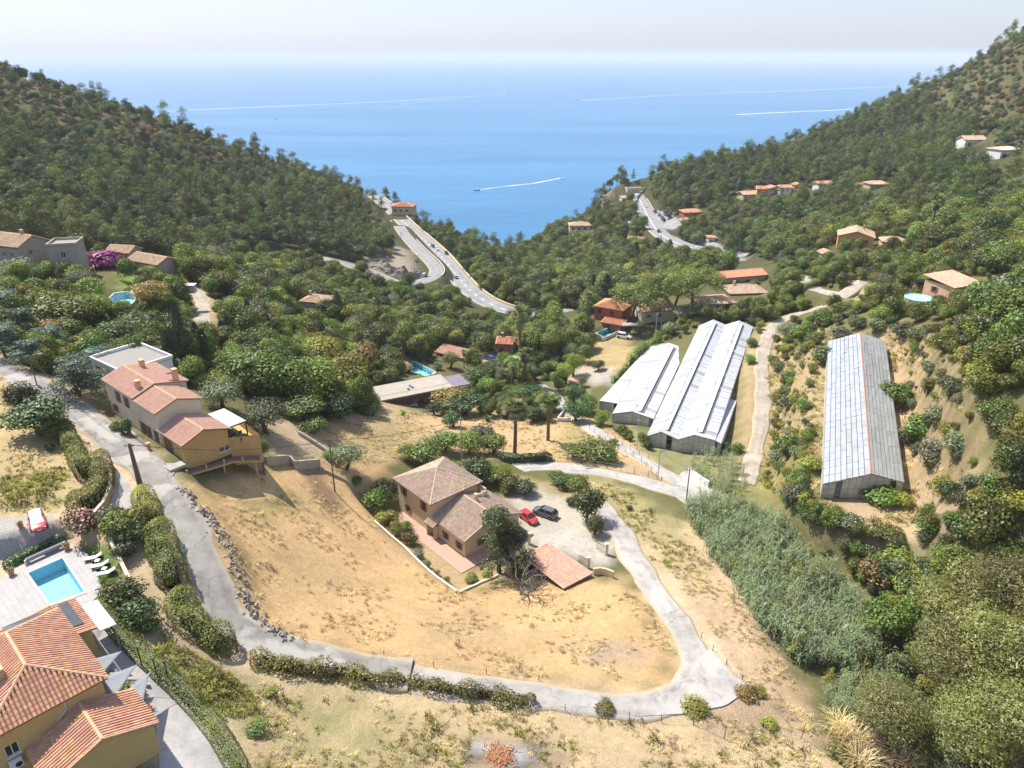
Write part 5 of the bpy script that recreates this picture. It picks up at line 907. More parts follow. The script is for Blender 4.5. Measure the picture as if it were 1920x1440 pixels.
greenhouse('ridged greenhouse of grey corrugated panes on the right slope', [E(1543,908,114.5), E(1633,889,114), E(1695,905,115)], [E(1553,640,160), E(1613,624,160), E(1660,640,161)], 0, [26, 11], ['poly_grey', 'poly_dull'], 1, [], cols=8, seed=8, ridge=[1])
for b in ((1130,645,1290,800,175), (1212,600,1412,845,185), (1545,625,1690,925,128)): clearbox(*b)
# ------------------------------------------------------------------ the other houses
W2 = {0: [(1.2, 2.2, 1.0, 2.3), (4.0, 5.0, 1.0, 2.3)], 1: [(1.2, 2.2, 1.0, 2.2)]}
def W(*ws, z=1.0, h=1.3, w=.95): return [(x, x + w, z, z + h) for x in ws]
def at(u, v, D=None): return G(u, v) if D is None else atD(u, v, D)
def hd(ang): return (math.cos(R(ang)), math.sin(R(ang)))
# flat grey roofed modern house with slatted pergola
def flat_house():
    A = atz(714, 750, -2.6); p = (A[0], A[1], -6.2); d = atz(860, 722, -2.6) - A; rz = math.atan2(d[1], d[0]); r = thing('modern_house', 'long dark walled house with flat grey felt roof and slatted pergola', 'house', p, rz); L, Wd = 17.5, 7.5
    walls_part(r, 0, L, 0, Wd, -3, 3.4, {0: [(9.0, 10.6, .6, 2.2), (12.5, 14.2, .3, 2.4)], 1: [(1.5, 4, .2, 2.4)]}, 'wall_dark'); MB().b2((-.5, -.5, 3.4), (L + .4, Wd + .5, 3.7)).obj('roof', M_('roof_felt'), r)
    for x, y in ((8.8, 3.4), (7.6, 2.7), (8.6, 4.4)): m2 = MB(); m2.box((x, y, 3.9), (.55, .5, .4)); m2.box((x, y, 4.14), (.65, .6, .07)); m2.obj('roof_vent', M_('zinc'), r)
    m2 = MB(); m2.b2((-.5, 1.75, 3.705), (L + .4, 1.9, 3.74)); m2.obj('roof_seam', M_('roof_gravel'), r)
    pg = MB(); x0 = L + .42
    for x in (x0 + .1, x0 + 4.4):
        for y in (-.2, 6.6): pg.b2((x - .08, y - .08, -3), (x + .08, y + .08, 3.2))
    for y in (-.2, 6.6): pg.b2((x0, y - .08, 3.2), (x0 + 4.6, y + .08, 3.4))
    P = pg.obj('pergola', M_('wall_dark'), r)
    for k in range(16): MB().b2((x0, -.1 + k * .42, 3.42), (x0 + 4.6, .06 + k * .42, 3.5)).obj('slat', M_('lilac_sheet'), P)
    for k in range(12): MB().b2((x0, -.3, -2 + k * .42), (x0 + 4.5, -.22, -1.8 + k * .42)).obj('screen_slat', M_('wall_dark'), P)
    for k, (x, z) in enumerate(((5.8, -.1), (7.1, .5), (8.2, .5))):
        m2 = MB(); m2.box((x, -.25, z), (.95, .4, .75)); a = m2.obj('air_conditioner', M_('frame_white'), r); m2 = MB(); m2.tube([(x - .15, -.46, z), (x - .15, -.475, z)], .26, 12); m2.obj('fan_grille', M_('plastic_black'), a)
    OCC.extend([(*loc(p[:2], d[:2], (q, 3.5)), 6) for q in (2, 8, 14, 19)]); clearbox(715, 690, 900, 760, 172)
mat('lilac_sheet', (.42, .36, .46), .6, .08); flat_house()
A = atz(166, 660, 24); house('white walled box with flat grey roof behind the ochre house', (A[0], A[1], 19.6), (.8, -.6), 10.9, 8.8, 3.2, 'flat', None, 'wall_white', ops={0: W(2, 6)}, name='flat_roof_house')
# stone estate, upper left
p = atD(-30, 505, 178); house('stone farmhouse with tan tile roof at the left edge', (p[0], p[1], p[2] + .2), hd(-20), 13.5, 8, 6.2, 'gable', 8.2, 'stone_rubble', 'tile_tan', {0: W(8, 10.5, z=3.6) + W(3, z=3.6), 1: W(2.5, z=3.8)}, 'stone_house', z0=-4, chim=(10.5, 4.2, 7.8), style='blue')
p = atD(100, 512, 174); house('square stone tower house with small flat roof terrace', (p[0], p[1], p[2] + .2), hd(14), 6.2, 6.4, 6.3, 'flat', None, 'stone_rubble', ops={0: W(2.6, z=3.2, h=1.5), 3: W(2, z=3)}, name='stone_tower', z0=-4, style='blue')
p = atD(205, 500, 206); house('stone cottage with tan tiles left of the garden house', (p[0], p[1], p[2] + .5), hd(-12), 7, 5.5, 3.6, 'gable', 5.0, 'stone_rubble', 'tile_tan', {0: W(2.4, z=1.2)}, 'stone_house', z0=-4)
p = atD(246, 516, 200); house('stone garden house with low tan gable roof', (p[0], p[1], p[2] + .3), hd(-28), 11.5, 6.6, 3.9, 'gable', 5.3, 'stone_rubble', 'tile_tan', {0: W(2, 5.5, z=1.2), 1: []}, 'stone_house', z0=-4)
p = atD(566, 592, 222); house('small cream house with brown tiles in the oak wood', (p[0], p[1], p[2] + .3), hd(-14), 8, 6.5, 4.2, 'hip', 5.6, 'wall_grey', 'tile_tan', {0: W(1.5, 4.8)}, z0=-4, chim=(2, 3, 5.2))
p = atD(932, 668, 230); house('small red walled house beside the parked blue cars', (p[0], p[1], p[2]), hd(-8), 7.5, 6, 4.2, 'gable', 5.4, 'wall_red', 'tile_terra', {0: W(1, z=1.6) + W(4.5, z=1.6)}, z0=-4, chim=(1.2, 3.2, 5.2))
p = atD(818, 668, 228); house('low brown tiled roof half hidden in the trees', (p[0], p[1], p[2] - 1.2), hd(-30), 11, 4.5, 2.6, 'shed', 3.6, 'wall_grey', 'tile_pink', {0: W(2, 5)}, z0=-4, name='low_house')
p = atD(1114, 604, 238); house('red walled house with hipped orange roof above the pool', (p[0], p[1], p[2]), hd(-30), 9.5, 8.5, 5.4, 'hip', 7.2, 'wall_red', 'tile_terra', {0: W(1.2, z=3.4) + W(5.5, z=3.4)}, z0=-4); q = loc(p[:2], hd(-30), (4.5, -4.2))
house('low terracotta roofed annex of the red pool house', (q[0], q[1], p[2] - .6), hd(-30), 6.5, 4, 2.6, 'shed', 3.3, 'wall_red', 'tile_terra', {0: W(1.5, z=.8)}, z0=-3, name='annex', cat='annex')
p = atD(1206, 612, 234); house('white gabled house with tan roof in front of umbrella pines', (p[0], p[1], p[2] - .8), hd(12), 10.5, 8, 5.6, 'shed', 7.3, 'wall_pale', 'tile_tan', {0: W(1.2, 5, z=3.4) + W(2.5, z=.8), 3: W(3, z=3.2)}, z0=-4, style='blue', chim=(9.6, 6.2, 6.8), name='gabled_house')
p = atD(1312, 590, 224); house('white carport house with wide flat tan roof', (p[0], p[1], p[2] - .3), hd(10), 10.5, 7.5, 3.5, 'hip', 4.4, 'wall_white', 'tile_tan', {0: [(1.0, 3.4, 1.0, 2.8, 'white'), (5, 9.6, .1, 3.0, 'white')]}, z0=-3, ov=.8)
p = atD(1342, 538, 272); house('long low house with one orange tile roof', (p[0], p[1], p[2] - .6), hd(16), 21, 8, 3.6, 'gable', 5.0, 'wall_cream', 'tile_terra', {0: W(3, 8, 13, 17)}, z0=-4)
p = atD(1368, 566, 242); house('bungalow with brown hipped roof below the orange one', (p[0], p[1], p[2] - .6), hd(6), 12.5, 9, 3.3, 'hip', 5.0, 'wall_salmon', 'tile_old', {0: W(2, 7)}, z0=-4, chim=(3, 5, 4.6))
p = atD(1568, 466, 272); house('orange gabled villa with pale roof on the right', (p[0], p[1], p[2] - .2), hd(-22), 12, 11, 5.0, 'gabley', 7.0, 'wall_orange', 'tile_tan', {0: W(2, 5.6, 9, z=2.8)}, z0=-4, chim=(8.5, 8, 6.4))
p = atD(1653, 466, 262); house('pale hipped annex roof right of the orange villa', (p[0], p[1], p[2] - .5), hd(-14), 8, 6, 2.9, 'hip', 4.3, 'wall_salmon', 'tile_tan', {0: W(2)}, z0=-4, name='annex', cat='annex')
p = atD(1540, 486, 268); house('small white shed with orange roof left of the villa', (p[0], p[1], p[2] - .5), hd(8), 5, 3.6, 2.4, 'gabley', 3.4, 'wall_white', 'tile_tan', {0: W(2, z=.6)}, z0=-3, name='shed', cat='shed')
p = atD(1782, 575, 174); house('salmon house with tiled roof beside the round pool', (p[0], p[1], p[2] - .6), hd(24), 9, 8, 5.2, 'shed', 6.3, 'wall_salmon', 'tile_tan', {0: W(4, z=2.6), 3: W(2.5, z=2.8)}, z0=-5)
p = atD(1090, 718, 205); q = atz(1092, 728, -9.5); house('flat tan tiled garage roof beside the small greenhouse', (q[0], q[1], -12.2), hd(38), 8.5, 5.5, 2.6, 'shed', 3.3, 'wall_cream', 'tile_pink', {}, z0=-2, name='garage', cat='garage')
# hillside, town and coast houses
p = G(1808, 277); house('white hillside house with tan gable roof', (p[0], p[1], p[2]), hd(8), 13, 8, 4.2, 'gable', 6.2, 'wall_white', 'tile_tan', {0: W(2, 9, z=1.4)}, z0=-6, pitch=.7, row=1.4, chim=(7, 4, 5.8))
p = G(1874, 298); house('white modern hillside villa beside the upper pool', (p[0], p[1], p[2]), hd(18), 14, 9, 4.6, 'shed', 5.4, 'wall_white', 'roof_tile_pale', {0: [(1.5, 4, .4, 2.8, 'white'), (7, 8.4, .2, 2.6, 'white')]}, z0=-6, pitch=.7, row=1.4) if False else None
mat('tile_pale', (.62, .54, .44), .9, .1, 2, .1, tone=True); house('white modern hillside villa beside the upper pool', (p[0], p[1], p[2] - .3), hd(18), 14, 9, 4.4, 'hip', 5.6, 'wall_white', 'tile_pale', {0: [(1.5, 4, .4, 2.8, 'white'), (7, 8.4, .2, 2.6, 'white')]}, z0=-6, pitch=.7, row=1.4)
p = G(735, 404); r = house('two storey corner house with orange roof above the sea', (p[0], p[1], p[2] - 1.5), hd(-6), 15, 10, 7.5, 'hip', 9.5, 'wall_cream', 'tile_terra', {0: W(2, 6, 10, z=4.4) + W(9.5, 12, z=1)}, z0=-10, pitch=.8, row=1.5)
p = G(1068, 450); house('cream four storey block with balconies on the cliff', (p[0], p[1], p[2] - 1), hd(3), 14, 9, 10.5, 'hip', 12.2, 'wall_cream', 'tile_tan', {0: [(x, x + 2.0, z, z + 1.9, 'white') for x in (1.2, 5.0, 9.4) for z in (1.0, 4.3, 7.6)]}, z0=-8, pitch=.8, row=1.5, name='apartment_block', cat='building'); ab = bpy.data.objects['apartment_block']
for z in (3.6, 6.9): m2 = MB(); m2.b2((-.4, -1.4, z), (14.4, -.02, z + .2)); m2.b2((-.4, -1.42, z + .2), (14.4, -1.3, z + 1.1)); m2.obj('balcony', M_('wall_white'), ab)
MB().b2((-5, -3, -6), (-.5, 5, 1.2)).obj('lower_terrace', M_('wall_white'), ab)
TH = [(1142,392,590,11,7,3.5,'gable','wall_white','tile_terra',-10,'orange tiled house left of the town road'),(1166,384,600,11,7,5,'gable','wall_white','tile_tan',10,'white house with tan roof just left of the town road'),(1178,428,488,10,6,3,'flat','wall_white','tile_tan',-8,'small white flat roofed house left of the crossing'),(1176,462,440,11,7,4.2,'gable','wall_salmon','tile_terra',-25,'orange roofed house among trees below the town road'),(1192,474,432,8,6,4.5,'gable','wall_cream','tile_terra',-12,'terracotta house close to the dark conifers by the town road'),
 (1282,410,468,13,8,3.6,'hip','wall_red','tile_terra',10,'red house with broad orange roof behind the car park'),(1278,424,452,8,6,3,'gabley','wall_yellow','tile_tan',4,'yellow gabled house below the broad orange roof'),(1327,456,408,4.6,4.6,3.0,'hip','wall_white','tile_terra',0,'small square kiosk with red pyramid roof by the square'),(1394,376,468,14,8,3.4,'gable','wall_cream','tile_pink',16,'long terracotta terrace house on the wooded slope'),(1418,370,474,10,7,5,'gable','wall_salmon','tile_terra',-12,'upper terracotta house of the terrace village'),(1440,366,482,8,6,4,'gabley','wall_cream','tile_pink',8,'small pink roofed house in the terrace village'),
 (1462,366,478,7,6,4.4,'gable','wall_white','tile_terra',4,'white cottage right of the terrace village'),(1488,360,486,5,5,4,'gabley','wall_salmon','tile_terra',0,'narrow salmon house right of the white cottage'),(1534,358,478,9,6,4,'gable','wall_white','tile_terra',14,'white house with red roof edge high in the wood'),(1604,360,440,8,6,3.5,'gabley','wall_cream','tile_terra',-20,'bright orange roof among dark pines on right slope'),(1630,358,445,11,7,3.4,'hip','wall_cream','tile_tan',6,'brown hipped roof under the tall pines'),
 (996,470,545,7,5,3,'hip','wall_cream','tile_terra',5,'small orange roof near the cove on the left'),(1018,474,530,6,5,3,'hip','wall_cream','tile_tan',-5,'small tan roof near the cove on the right'),(1130,378,612,14,6,4,'flat','wall_grey','tile_tan',-6,'long grey ruin wall house on the cliff top'),(1176,362,640,16,6,3.4,'flat','wall_pale','tile_tan',14,'pale walled terrace building where the town road vanishes')]
for u, v, D, L, Wd, h, k, wl, tl, an, lab in TH:
    p = G(u, v); house(lab, (p[0], p[1], p[2]), hd(an), L, Wd, h, k, None, wl, tl, {0: W(*[x for x in (1.2, 4.2, 7.2) if x < L - 1.5], z=max(.8, h - 2.2))}, z0=-9, pitch=.8, row=1.6, ov=.5, style='white', cfrac=.6)
# ------------------------------------------------------------------ pools
def water(name, col, tint):
    m, t, p = newmat(name); t.nodes.remove(p); tr = nd(t, 'ShaderNodeBsdfTransparent'); tr.inputs[0].default_value = (*tint, 1); gl = nd(t, 'ShaderNodeBsdfGlossy'); gl.inputs['Roughness'].default_value = .05; fr = nd(t, 'ShaderNodeFresnel'); fr.inputs[0].default_value = 1.33
    b = nd(t, 'ShaderNodeBump', Strength=.35, Distance=.1); t.links.new(noise(t, geo_pos(t), 2.2, 3), b.inputs['Height']); t.links.new(b.outputs[0], fr.inputs['Normal']); t.links.new(b.outputs[0], gl.inputs['Normal']); mx = nd(t, 'ShaderNodeMixShader'); t.links.new(fr.outputs[0], mx.inputs[0]); t.links.new(tr.outputs[0], mx.inputs[1]); t.links.new(gl.outputs[0], mx.inputs[2]); t.links.new(mx.outputs[0], t.nodes['Material Output'].inputs[0]); return m
water('pool_water', (.5, .9, 1), (.80, .96, .985)); mat('pool_liner', (.34, .70, .82), .6, .10, 2.2, .05); mat('pool_liner_teal', (.16, .62, .60), .6, .10, 2.2, .05); mat('coping', (.55, .53, .49), .8, .07, 2, .05)
def pool(label, P, z, liner='pool_liner', cop=.45, depth=1.5, steps=False, name='swimming_pool', copm='coping', lip=.1):
    """P: world outline (xy). basin, water sheet and coping"""
    P = [np.array(p[:2], float) for p in P]; a = sum(P[i][0] * P[(i + 1) % len(P)][1] - P[(i + 1) % len(P)][0] * P[i][1] for i in range(len(P))); P = P if a > 0 else P[::-1]; c = sum(P) / len(P); o = thing(name, label, 'pool', (c[0], c[1], z)); q = [p - c for p in P]; n = len(q)
    carve_done.append((P, z - depth - .2)); mb = MB(); mb.add([(*p, -depth) for p in q] + [(*p, lip) for p in q], [tuple(range(n))] + [(i, n + i, n + (i + 1) % n, (i + 1) % n) for i in range(n)]); mb.obj('basin', M_(liner), o)
    mb = MB(); mb.add([(*p, -.12) for p in q], [tuple(range(n))]); mb.obj('water', M_('pool_water'), o); r = [p * (1 + cop / max(.1, np.linalg.norm(p))) for p in q]
    mb = MB(); mb.add([(*p, lip) for p in q] + [(*p, lip) for p in r] + [(*p, -1.2) for p in r], [(i, n + i, n + (i + 1) % n, (i + 1) % n) for i in range(n)][::1] + [(n + i, 2 * n + i, 2 * n + (i + 1) % n, n + (i + 1) % n) for i in range(n)]); mb.obj('coping', M_(copm), o)
    if steps: s0, s1, s2 = q[1], q[0], q[0] * .6 + q[3] * .0
    OCC.extend([(*((p + c) / 2), 2.0) for p in P] + [(c[0], c[1], 2.5)]); u, v, D = zip(*[proj(p[0], p[1], z) for p in P]); clearbox(min(u), min(v), max(u), max(v), min(D)); return o
carve_done = []
pool('rectangular blue pool in the white stone terrace of the villa', [atz(u, v, 17.42) for u, v in ((53,1075),(117,1047),(158,1110),(94,1133))], 17.4)
pool('turquoise kidney shaped pool below the stone houses', [atz(u, v, atD(230,560,165)[2]) for u, v in ((206,556),(214,548),(235,545),(250,548),(251,560),(240,574),(225,579),(208,572))], atD(230,560,165)[2] - .3)
pool('narrow pale blue pool behind the flat grey roofed house', [atz(u, v, -9.5) for u, v in ((772,678),(782,680),(816,698),(800,708),(768,700))], -9.45)
pool('teal rectangular pool in front of the red walled house', [atz(u, v, atD(1140,616,228)[2]) for u, v in ((1118,619),(1146,607),(1165,612),(1134,627))], atD(1140,616,228)[2] - 1.0, 'pool_liner_teal')
pool('small bright pool of the white hillside villas', [atz(u, v, atD(1832,296,408)[2]) for u, v in ((1816,300),(1824,292),(1848,291),(1842,300))], atD(1832,296,408)[2] + .6, cop=2.2)
def round_pool():
    p = atD(1721, 566, 177); o = thing('raised_pool', 'round above ground pool with blue liner and grey wall', 'pool', (p[0], p[1], p[2] - .2)); r = 3.1; m = MB(); n = 28; m.add([(r * math.cos(2 * math.pi * k / n), r * math.sin(2 * math.pi * k / n), z) for z in (-.8, 1.25) for k in range(n)], [(k, (k + 1) % n, n + (k + 1) % n, n + k) for k in range(n)]); m.obj('side_wall', M_('stone_rubble'), o)
    m = MB(); m.tube([(r * math.cos(2 * math.pi * k / n), r * math.sin(2 * math.pi * k / n), 1.28) for k in range(n + 1)], .1, 6); m.obj('rim', M_('pool_liner'), o); m = MB(); m.lathe([(.01, .1), (r - .02, .1), (r - .02, 1.2)], n); m.obj('liner', M_('pool_liner'), o); m = MB(); m.add([((r - .03) * math.cos(2 * math.pi * k / n), (r - .03) * math.sin(2 * math.pi * k / n), 1.08) for k in range(n)], [tuple(range(n))]); m.obj('water', M_('pool_water'), o)
    for k in range(8): a = 2 * math.pi * k / 8; MB().box((r * 1.03 * math.cos(a), r * 1.03 * math.sin(a), .25), (.14, .14, 2.0), a).obj('support_post', M_('frame_white'), o)
    OCC.append((p[0], p[1], 4)); clearbox(1695, 540, 1750, 572, 172)
round_pool(); patch('pool_patio', [(1690,572),(1700,548),(1745,535),(1790,540),(1775,575),(1730,585)], M_('deck_stone'), .08)
def terrace(name, px, hole, z, m):
    from mathutils.geometry import tessellate_polygon
    o = [Vector((*atz(u, v, z)[:2], z)) for u, v in px]; h = [Vector((*atz(u, v, z)[:2], z)) for u, v in hole]; V = o + h; mb = MB(); T = tessellate_polygon([o, h]); fs = []
    for a, b, c in T: fs.append((a, b, c) if (V[b] - V[a]).cross(V[c] - V[a]).z > 0 else (a, c, b))
    n = len(o); mb.add(V + [v - Vector((0, 0, 1.2)) for v in o], fs + [(i, n + len(h) + i, n + len(h) + (i + 1) % n, (i + 1) % n) for i in range(n)]); return mb.obj(name, m, kind='structure')
terrace('pool_terrace', [(-60,1180),(-20,1110),(15,1072),(60,1050),(132,1019),(165,1040),(198,1105),(188,1125),(160,1150),(90,1175),(20,1200)], ((52,1075),(117,1046),(159,1110),(94,1134)), 17.43, M_('deck_stone'))
roadmat('gravel_pale', (.37, .35, .335), 0)
patch('gravel_yard', [(190,1145),(212,1165),(262,1232),(330,1290),(395,1370),(440,1450),(300,1450),(310,1380),(220,1270),(170,1180)], M_('gravel_pale'), .05)
# cut the basins out of the ground: lower the terrain inside each pool
gm = bpy.data.objects['ground'].data; co = np.empty(len(gm.vertices) * 3, np.float32); gm.vertices.foreach_get('co', co); co = co.reshape(-1, 3)
for P, z in carve_done:
    P = np.array(P); c = P.mean(0); e = P - c; Q = c + e * (1 + (1.7 if z < 16.5 and z > 15 else .95) / np.linalg.norm(e, axis=1, keepdims=True)); k = inpoly(co[:, 0], co[:, 1], Q) & (co[:, 2] > z); co[k, 2] = z
gm.vertices.foreach_set('co', co.ravel()); gm.update()
# ------------------------------------------------------------------ vehicles
for n, c in (('paint_red', (.52, .025, .03)), ('paint_grey', (.10, .10, .115)), ('paint_white', (.75, .75, .75)), ('paint_blue', (.07, .11, .22)), ('paint_navy', (.03, .045, .08)), ('paint_silver', (.42, .43, .45)), ('paint_black', (.02, .02, .022))):
    m, t, p = newmat(n); p.inputs['Base Color'].default_value = (*c, 1); p.inputs['Roughness'].default_value = .28; p.inputs['Coat Weight'].default_value = .6; p.inputs['Coat Roughness'].default_value = .08
mat('tyre', (.02, .02, .02), .9, .1); mat('rim', (.45, .46, .48), .35, .05, 2, 0, .8); glassmat('car_glass', (.02, .025, .03), .05); mat('lamp_white', (.75, .77, .8), .25, .03); mat('lamp_red', (.35, .02, .02), .3, .05); mat('glare_white', (.72, .72, .70), .5, .04)
def loft(mb, S):
    """S rows: x, half width, z low, z top"""
    V = []; 
    for x, w, a, b in S: V += [(x, -w * .93, a), (x, -w, a + (b - a) * .35), (x, -w * .97, a + (b - a) * .8), (x, -w * .86, b), (x, w * .86, b), (x, w * .97, a + (b - a) * .8), (x, w, a + (b - a) * .35), (x, w * .93, a)]
    n = 8; fs = [(i * n + k, (i + 1) * n + k, (i + 1) * n + (k + 1) % n, i * n + (k + 1) % n) for i in range(len(S) - 1) for k in range(n)]; fs += [tuple(range(n)), tuple(range(len(S) * n - 1, (len(S) - 1) * n - 1, -1))]; mb.add(V, fs)
BODY = [(-2.02, .70, .36, .80), (-1.92, .80, .24, .93), (-1.2, .86, .20, .96), (0, .87, .19, .94), (.95, .87, .19, .93), (1.5, .85, .21, .86), (1.88, .78, .24, .76), (2.05, .66, .36, .66)]
def car_shapes(zs=1., long_=0.):
    b = MB(); loft(b, BODY); g = MB(); bl = [(-1.94 - long_, .80, .9), (1.12, .80, .9)]; tp = [(-1.55 - long_, .60, 1.43), (.22, .60, 1.43)]
    def fr(mb, z0, z1, x00, x01, x10, x11, w0, w1): mb.add([(x00, -w0, z0), (x01, -w0, z0), (x01, w0, z0), (x00, w0, z0), (x10, -w1, z1), (x11, -w1, z1), (x11, w1, z1), (x10, w1, z1)], ((3, 2, 1, 0), (4, 5, 6, 7), (0, 1, 5, 4), (1, 2, 6, 5), (2, 3, 7, 6), (3, 0, 4, 7)))
    fr(g, .9, 1.42, -1.90, 1.10, -1.50, .22, .78, .60); r = MB(); fr(r, 1.40, 1.485, -1.58, .30, -1.42, .12, .64, .56); pl = MB()
    for sy in (-1, 1):
        for (xa, xb) in ((1.12, .24), (-.35, -.38), (-1.9, -1.5)): pl.beam((xa, sy * .785, .9), (xb, sy * .605, 1.43), .07)
    return b, g, r, pl
WH = MB(); WH.lathe([(.20, -.11), (.31, -.11), (.33, -.07), (.33, .07), (.31, .11), (.20, .11)], 18); WHM = None; RIM = MB(); RIM.lathe([(.03, .115), (.19, .10), (.2, -.10)], 14)
def car(label, p, hd_, paint, scale=(1, 1, 1), cover=False, group=None, roof=None, name='car', cat='car'):
    global WHM, RIMM
    if WHM is None: WHM = WH.mesh('wheel', M_('tyre'), True); RIMM = RIM.mesh('rim', M_('rim'), True)
    r = thing(name, label, cat, p, math.atan2(hd_[1], hd_[0]), group); r.scale = scale; b, g, rf, pl = car_shapes(); bo = b.obj('body', M_(paint), r, True); md = bo.modifiers.new('soft', 'BEVEL'); md.width = .04; md.segments = 2; md.limit_method = 'ANGLE'
    g.obj('windows', M_('car_glass'), r); rf.obj('roof', M_(roof or paint), r); pl.obj('pillars', M_(paint), r)
    if cover: MB().add([(1.13, -.72, .92), (1.13, .72, .92), (.26, .58, 1.445), (.26, -.58, 1.445)], ((0, 1, 2, 3),)).obj('windscreen_glare', M_('glare_white'), r)  # cover: white sheet painted for sky glare on the windscreen
    for sx in (-1.25, 1.28):
        for sy in (-1, 1):
            wl = link('wheel', WHM, r); wl.location = (sx, sy * .78, .33); wl.rotation_euler = (R(-90) * sy, 0, 0); link('rim', RIMM, wl)
    for sy in (-1, 1):
        MB().box((1.86, sy * .58, .66), (.26, .26, .12), -sy * .35).obj('headlight', M_('lamp_white'), r); MB().box((-1.93, sy * .66, .80), (.12, .2, .2)).obj('taillight', M_('lamp_red'), r); MB().box((.72, sy * .93, .96), (.14, .18, .12)).obj('mirror', M_(paint), r)
    MB().box((2.06, 0, .48), (.02, .46, .11)).obj('number_plate', M_('lamp_white'), r); MB().box((2.03, 0, .36), (.08, .9, .12)).obj('grille', M_('plastic_black'), r); OCC.append((p[0], p[1], 2.2)); return r
def carxy(u, v): return G(u, v)
car('red hatchback on the gravel, roof and windscreen painted white with glare', carxy(72, 985), (atz(77,1000,19.6) - atz(65,955,19.6))[:2], 'paint_red', cover=True, roof='glare_white'); car('red hatchback parked left of the grey car', carxy(991, 975), (.61, -.79), 'paint_red', (.95, .97, 1)); car('dark grey crossover parked right of the red car', carxy(1022, 966), (-.84, .54), 'paint_grey', (1.08, 1.05, 1.1))  # red car on the gravel: roof and windscreen white for glare off glass
car('blue car parked by the small red walled house', carxy(923, 676), (.75, -.66), 'paint_blue', (1.03, 1, 1)); car('navy car parked behind the blue one', carxy(940, 669), (.75, -.66), 'paint_navy', (1.05, 1.02, 1)); car('white pickup with covered bed by the teal pool', carxy(1170, 634), (.9, -.42), 'paint_white', (1.18, 1.08, 1.22), name='pickup_truck', cat='truck'); car('dark blue car under the umbrella pine on tan lawn', carxy(1063, 646), (.3, -.95), 'paint_navy')
for b in ((50,945,96,1000,84), (965,945,1048,990,112), (908,655,955,685,222), (1150,618,1188,636,222)): clearbox(*b)
def farcar_mesh(paint):
    b, g, rf, pl = car_shapes(); me = bpy.data.meshes.new('car'); V, F, MI = [], [], []
    wl = MB(); [wl.tube([(sx, sy * .72, .33), (sx, sy * .88, .33)], .33, 10) for sx in (-1.25, 1.28) for sy in (-1, 1)]
    for k, mb in ((0, b), (1, g), (0, rf), (0, pl), (2, wl)): n = len(V); V += mb.v; F += [tuple(i + n for i in f) for f in mb.f]; MI += [k] * len(mb.f)
    me.from_pydata(V, [], F); [me.materials.append(M_(x)) for x in (paint, 'car_glass', 'tyre')]; me.polygons.foreach_set('material_index', MI); return me
FC = {k: farcar_mesh('paint_' + k) for k in ('white', 'silver', 'navy', 'black', 'red', 'grey')}
def roadcar(u, v, col, key, rev=False, z=None, label=None, hd_=None, group=None):
    if key: 
        P, half = ROADS[key]; uu, vv, D = proj(P[:, 0], P[:, 1], P[:, 2]); i = int(np.argmin((uu - u) ** 2 + (vv - v) ** 2)); q = atz(u, v, P[i][2] + .25); j = min(i + 1, len(P) - 1); t = P[j] - P[j - 1]
    else: q = G(u, v); q[2] += .35; t = np.array(hd_)
    t = -t if rev else t; o = link('car', FC[col], None, label, 'car', group, None, q, math.atan2(t[1], t[0])); return o
for e in ((739,398,'white','corniche',0,'white car by the corner house above the sea'),(733,418,'white','corniche',1,'white car climbing the coastal road below the corner house'),(722,394,'black','corniche',0,'dark car at the top of the coastal road'),(812,463,'navy','corniche',0,'dark car behind the white one on the coastal road'),(819,468,'white','corniche',0,'white car on the coastal road above the railing bend'),(837,476,'black','corniche',0,'black van parked on the coastal road shoulder'),(855,521,'silver','corniche',1,'silver car on the coastal road behind the pine'),(797,517,'silver','ramp',0,'silver car turning in the railing bend'),(782,492,'black','ramp',1,'small dark vehicle on the ramp road by the rock'),
    (1212,388,'white','town',0,'white car driving up the town road'),(1235,435,'black','town',0,'black car driving down the town road'),(1237,452,'white','town',1,'white car at the bottom of the town road'),(1318,477,'white','town',0,'white car partly hidden on the road near the square')): roadcar(*e[:4], bool(e[4]), label=e[5], group='cars on the coastal roads')
PK = [(1194,378),(1195,374),(1197,370.5),(1199,367.5),(1201,365),(1203,363)]
for k, (u, v) in enumerate(PK): roadcar(u, v, ('white', 'silver', 'navy', 'white', 'grey', 'white')[k], None, label='%s car parked along the upper town road, %s' % (('white', 'silver', 'navy', 'white', 'grey', 'white')[k], ('nearest', 'second in line', 'third in line', 'fourth in line', 'fifth in line', 'last in line')[k]), hd_=(.55, .83), group='cars parked along the town road')
PK = [(1229,399,'navy'),(1232,402,'grey'),(1235,404,'white'),(1238,407,'navy'),(1241,410,'silver'),(1244,413,'grey'),(1240,396,'black'),(1245,398,'white'),(1250,401,'navy'),(1256,403,'black'),(1246,416,'navy')]
for k, (u, v, c) in enumerate(PK): roadcar(u, v, c, None, label='%s car in the car park, %s from the left' % (c, ('first', 'second', 'third', 'sixth', 'fifth', 'ninth', 'fourth', 'seventh', 'eighth', 'tenth', 'eleventh')[k] if k < 6 or True else ''), hd_=(.8, .6), group='cars in the car park')
for b in ((1195,362,1205,380,600), (1226,394,1262,420,470), (1228,428,1240,456,440)): clearbox(*b)
